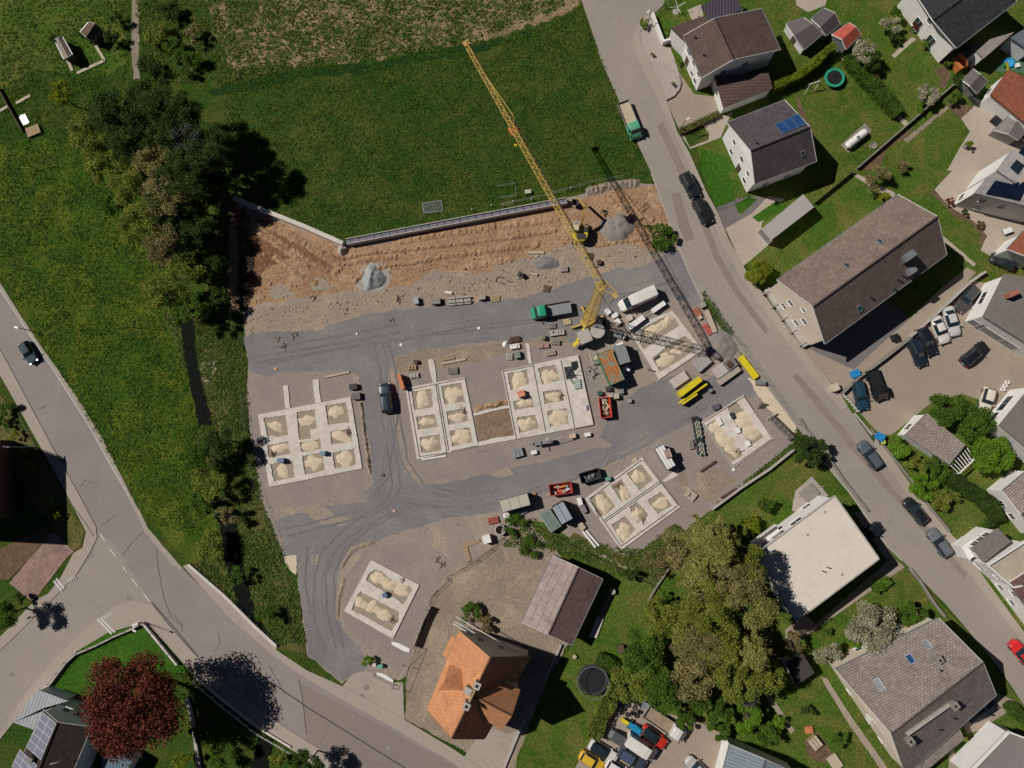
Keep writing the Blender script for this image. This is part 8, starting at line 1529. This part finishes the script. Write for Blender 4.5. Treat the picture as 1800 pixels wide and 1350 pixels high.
T('dark tree in the upper left of the copse', (165,240), 40, 10, 'olive', .9); T('dark tree closing the lower right of the copse', (330,310), 46, 12, 'dark', 1.0); T('olive tree on the lower left flank of the copse', (235,330), 40, 9, 'olive', 1.0); T('dark green tree above the stream head', (320,430), 40, 9, 'dark', 1.0)
T('dark tree between the two broad upper ones in the copse', (300,235), 40, 12, 'dark', 1.0); T('dark olive tree in the right heart of the copse', (345,290), 40, 11, 'dark', 1.0); T('dark olive tree near the lower heart of the copse', (285,370), 38, 10, 'dark', 1.0)
# mown hedges
def hedge(label, pts, w, h, kind, dens=1.6, leaf=.2, name='hedge'):
    P = [G(*p, h) for p in pts]; t = empty(name, label, 'hedge', Vector((P[0].x, P[0].y, 0))); rs = np.random.RandomState(len(label)*7+1); A = []
    for i in range(len(P)-1):
        a, b = P[i], P[i+1]; L = (b-a).length; d = (b-a).normalized(); s = Vector((-d.y, d.x, 0)); n = int(L*(w+1.2*h)*60*dens)
        u = rs.uniform(-.03, 1.03, n); k = rs.rand(n); v = rs.uniform(-.5, .5, n); z = rs.uniform(.1, 1, n); top = k < .62; z[top] = .93+.1*rs.rand(top.sum()); e_ = ~top; v[e_] = np.sign(v[e_])*(.5-.06*rs.rand(e_.sum())); v *= 1+.12*np.sin(u*L*1.3)
        A.append(np.stack([a.x+d.x*L*u+s.x*v*w-P[0].x, a.y+d.y*L*u+s.y*v*w-P[0].y, z*h+.06*np.sin(u*L*2.1)], 1))
    V, F = leaf_quads(np.concatenate(A), leaf, rs, .3); o = bpy.data.objects.new('foliage', fast_mesh('foliage', V, F, LF[kind])); COL.objects.link(o); o.parent = t
    mb = MB()
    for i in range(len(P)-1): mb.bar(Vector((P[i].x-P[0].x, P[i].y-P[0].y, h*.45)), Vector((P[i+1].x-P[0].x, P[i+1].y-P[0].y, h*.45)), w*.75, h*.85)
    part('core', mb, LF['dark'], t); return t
hedge('long yellow-green hedge behind the villa', [zB(-180,680), zB(0,600), zB(150,500), zB(240,400), zB(310,350)], 1.1, 2.2, 'lime'); hedge('dark bushy hedge row along the garden path', [zB(420,430), zB(520,560), zB(600,640), zB(700,740), zB(820,890)], 2.2, 1.6, 'green'); hedge('trimmed olive hedge beside the lower car park, lower block', [zV(590,420), zV(480,600), zV(430,770)], 2.2, 2.0, 'olive')
hedge('loose olive hedge between trampoline and tyre pile', [zV(640,260), zV(590,410)], 1.9, 1.6, 'olive', 1.3); hedge('short hedge above the large trampoline', [zV(470,40), zV(560,90), zV(640,150)], 2.0, 1.6, 'green'); hedge('dark green hedge row in the bright bush garden', [zF(1210,1060), zF(1330,1150), zF(1500,1250), zF(1600,1350)], 2.2, 2.0, 'dark'); hedge('bright cut hedge at the corner of the flat white drive', [zH(415,415), zH(495,360)], 1.2, 1.2, 'bright')
hedge('low flowering hedge along the villa driveway', [zA(870,1035), zA(980,990), zA(1080,940), zA(1190,890)], 1.0, .9, 'tan', 1.0, .2); hedge('dark wall hedge right of the cottage bush', [zF(1560,870), zF(1660,1000)], 1.5, 1.2, 'green'); hedge('green hedge in the bottom right lawn', [zH(1130,1020), zH(1200,1100)], 1.6, 1.4, 'green'); hedge('low hedge behind the weathered grey house', [zB(1200,500), zB(1290,420), zB(1380,370)], 1.0, 1.2, 'olive')
# single shrubs right side
T('yellow-green ball-shaped bush at the street corner of the long lawn', (1331,481), 27, 3.2, 'lime', 2.6, .2, cat='bush', name='bush', sx=.85); T('dark bush at the end of the garden wall by the street', (1422,792), 30, 4, 'dark', 1.1, .24, cat='bush', name='bush'); T('small dark bush beside the wall-end bush', (1452,805), 12, 2, 'dark', 1.1, .22, cat='bush', name='bush')
T('large bright green bush in front of the mauve-tiled house', (1741,796), 36, 5, 'bright', 1.5, .26, cat='bush', name='bush'); T('dark olive bush beside the cottage, left part', (1665,722), 32, 5, 'green', 1.2, .24, cat='bush', name='bush'); T('dark olive bush beside the cottage, right part', (1712,740), 34, 5, 'green', 1.2, .24, cat='bush', name='bush'); T('small bright bush left of the cottage', (1580,790), 20, 3, 'bright', 1.1, .24, cat='bush', name='bush')
T('green bush below the cottage', (1650,820), 24, 3, 'green', 1.0, .24, cat='bush', name='bush'); T('green shrub in the bright bush garden', (1622,855), 24, 2.6, 'bright', .9, .24, cat='bush', name='bush'); T('olive rank growth in the bright bush garden', (1660,885), 26, 2.2, 'olive', .8, .24, cat='bush', name='bush'); T('olive bush near the street wall', (1610,820), 20, 2.2, 'olive', .8, .24, cat='bush', name='bush'); T('dark bush above the porch of the white row', (1745,905), 22, 2.6, 'dark', 1.0, .24, cat='bush', name='bush')
T('white blossoming tree above the weathered grey house', (1533,1102), 45, 6.5, 'blossom', 1.0, .24, name='blossom_tree'); T('round dark green tree right of the blossoming tree', (1604,1080), 24, 3.6, 'green', 1.4, .22); T('small pale blossoming tree left of the weathered grey house', (1455,1148), 24, 4, 'blossom', .6, .22, name='blossom_tree'); T('bright shrub at the foot of the blossoming tree', (1505,1130), 10, 1.5, 'bright', 1, .2, cat='bush', name='bush')
T('blossoming shrub right of the red shed', (1517,92), 24, 4, 'blossom', .6, .22, cat='bush', name='bush'); T('green conifer under the blossoming shrub', (1530,105), 20, 3.5, 'dark', .8, .22, cat='bush', name='bush'); T('pale shrub in the middle of the top garden', (1565,42), 20, 3, 'blossom', .5, .22, cat='bush', name='bush'); T('dark ball bush beside the garden path, upper', (1572,68), 13, 2, 'dark', 1.2, .2, cat='bush', name='bush'); T('dark green bush by the stepping path', (1577,18), 16, 2.5, 'green', .8, .2, cat='bush', name='bush')
T('creamy blossoming bush at the lower edge of the top garden', (1630,168), 22, 2.5, 'blossom', 1.0, .2, cat='bush', name='bush'); T('red-leaved shrub in the long garden hedge', (1533,136), 12, 1.6, 'red', 1.1, .18, cat='bush', name='bush'); T('reddish ball shrub by the dark tiled house', (1608,46), 9, 1.5, 'red', 1.2, .18, cat='bush', name='bush'); T('bright shrub beside the conservatory', (1622,35), 14, 2, 'bright', .8, .2, cat='bush', name='bush'); T('bright small shrub at the terrace path', (1628,74), 10, 1.5, 'bright', .8, .2, cat='bush', name='bush')
T('dark shrub by the grey-brown shed', (1680,143), 14, 2, 'dark', 1, .2, cat='bush', name='bush'); T('green shrub below the dark fence line', (1676,168), 14, 2, 'green', 1, .2, cat='bush', name='bush'); T('ball-shaped terrace shrub in a pot', (1702,254), 8, 1.8, 'lime', 1.8, .16, cat='shrub', name='shrub', nobranch=True); T('bright shrub in the lower corner of the top garden', (1617,190), 10, 1.5, 'bright', 1, .2, cat='bush', name='bush')
T('yellow-flowering shrub behind the long cream house', (1555,345), 14, 2, 'lime', .9, .2, cat='bush', name='bush'); T('grey-brown bush behind the long cream house', (1545,315), 26, 3, 'tan', .6, .22, cat='bush', name='bush'); T('brown shrub row in the terrace bed, upper', (1590,290), 14, 1.5, 'brown', .7, .2, cat='bush', name='bush'); T('small dark shrub in the terrace bed', (1697,373), 7, 1.2, 'dark', 1.2, .16, cat='shrub', name='shrub', nobranch=True); T('reddish shrub in the terrace bed', (1670,355), 9, 1, 'red', .8, .16, cat='shrub', name='shrub', nobranch=True); T('rusty shrub at the end of the terrace bed', (1722,395), 9, 1, 'brown', .8, .16, cat='shrub', name='shrub', nobranch=True)
T('green weedy bush at the corner of soil and street', (1168,418), 22, 1.8, 'green', .8, .24, cat='bush', name='bush'); T('shrub beside the entrance electricity box', (645,1161), 11, 1.5, 'bright', .9, .2, cat='bush', name='bush'); T('leafy shrub row at the north side of the orange house', (825,1075), 20, 1.8, 'green', .7, .22, cat='bush', name='bush'); T('brown shrub north of the orange house', (855,1095), 16, 1.6, 'brown', .7, .22, cat='bush', name='bush'); T('low green growth in the dirt yard by the fence', (905,925), 22, 1.2, 'green', .5, .22, cat='bush', name='bush'); T('weedy shrub between yard and pale green crate', (930,960), 24, 1.2, 'green', .5, .22, cat='bush', name='bush')
T('yellow ball shrub beside the villa door', (1190,106), 6, 1.6, 'lime', 2.2, .15, cat='shrub', name='shrub', nobranch=True); T('grassy tuft in the pale gravel bed, lower', (1183,148), 4, .8, 'olive', 2, .14, cat='shrub', name='shrub', nobranch=True); T('grassy tuft in the pale gravel bed, upper', (1146,96), 4, .8, 'olive', 2, .14, cat='shrub', name='shrub', nobranch=True); T('spotty shrub at the street fence near the villa', (1134,40), 11, 1.2, 'olive', .8, .18, cat='shrub', name='shrub', nobranch=True); T('dark shrub in the rough bed of the lower gardens', (1420,1250), 12, 1.5, 'dark', .9, .2, cat='bush', name='bush'); T('green shrub in the vegetable garden', (1478,1300), 14, 1.8, 'green', .9, .2, cat='bush', name='bush'); T('bright shrub below the flat white drive', (1455,1110), 8, 1.2, 'green', 1, .18, cat='bush', name='bush')
T('fern green bush in front of the hall hedge', (1370,1275), 16, 2, 'bright', .9, .2, cat='bush', name='bush'); T('dark shrub between the two lower garden paths', (1345,1245), 14, 2, 'dark', .9, .2, cat='bush', name='bush')
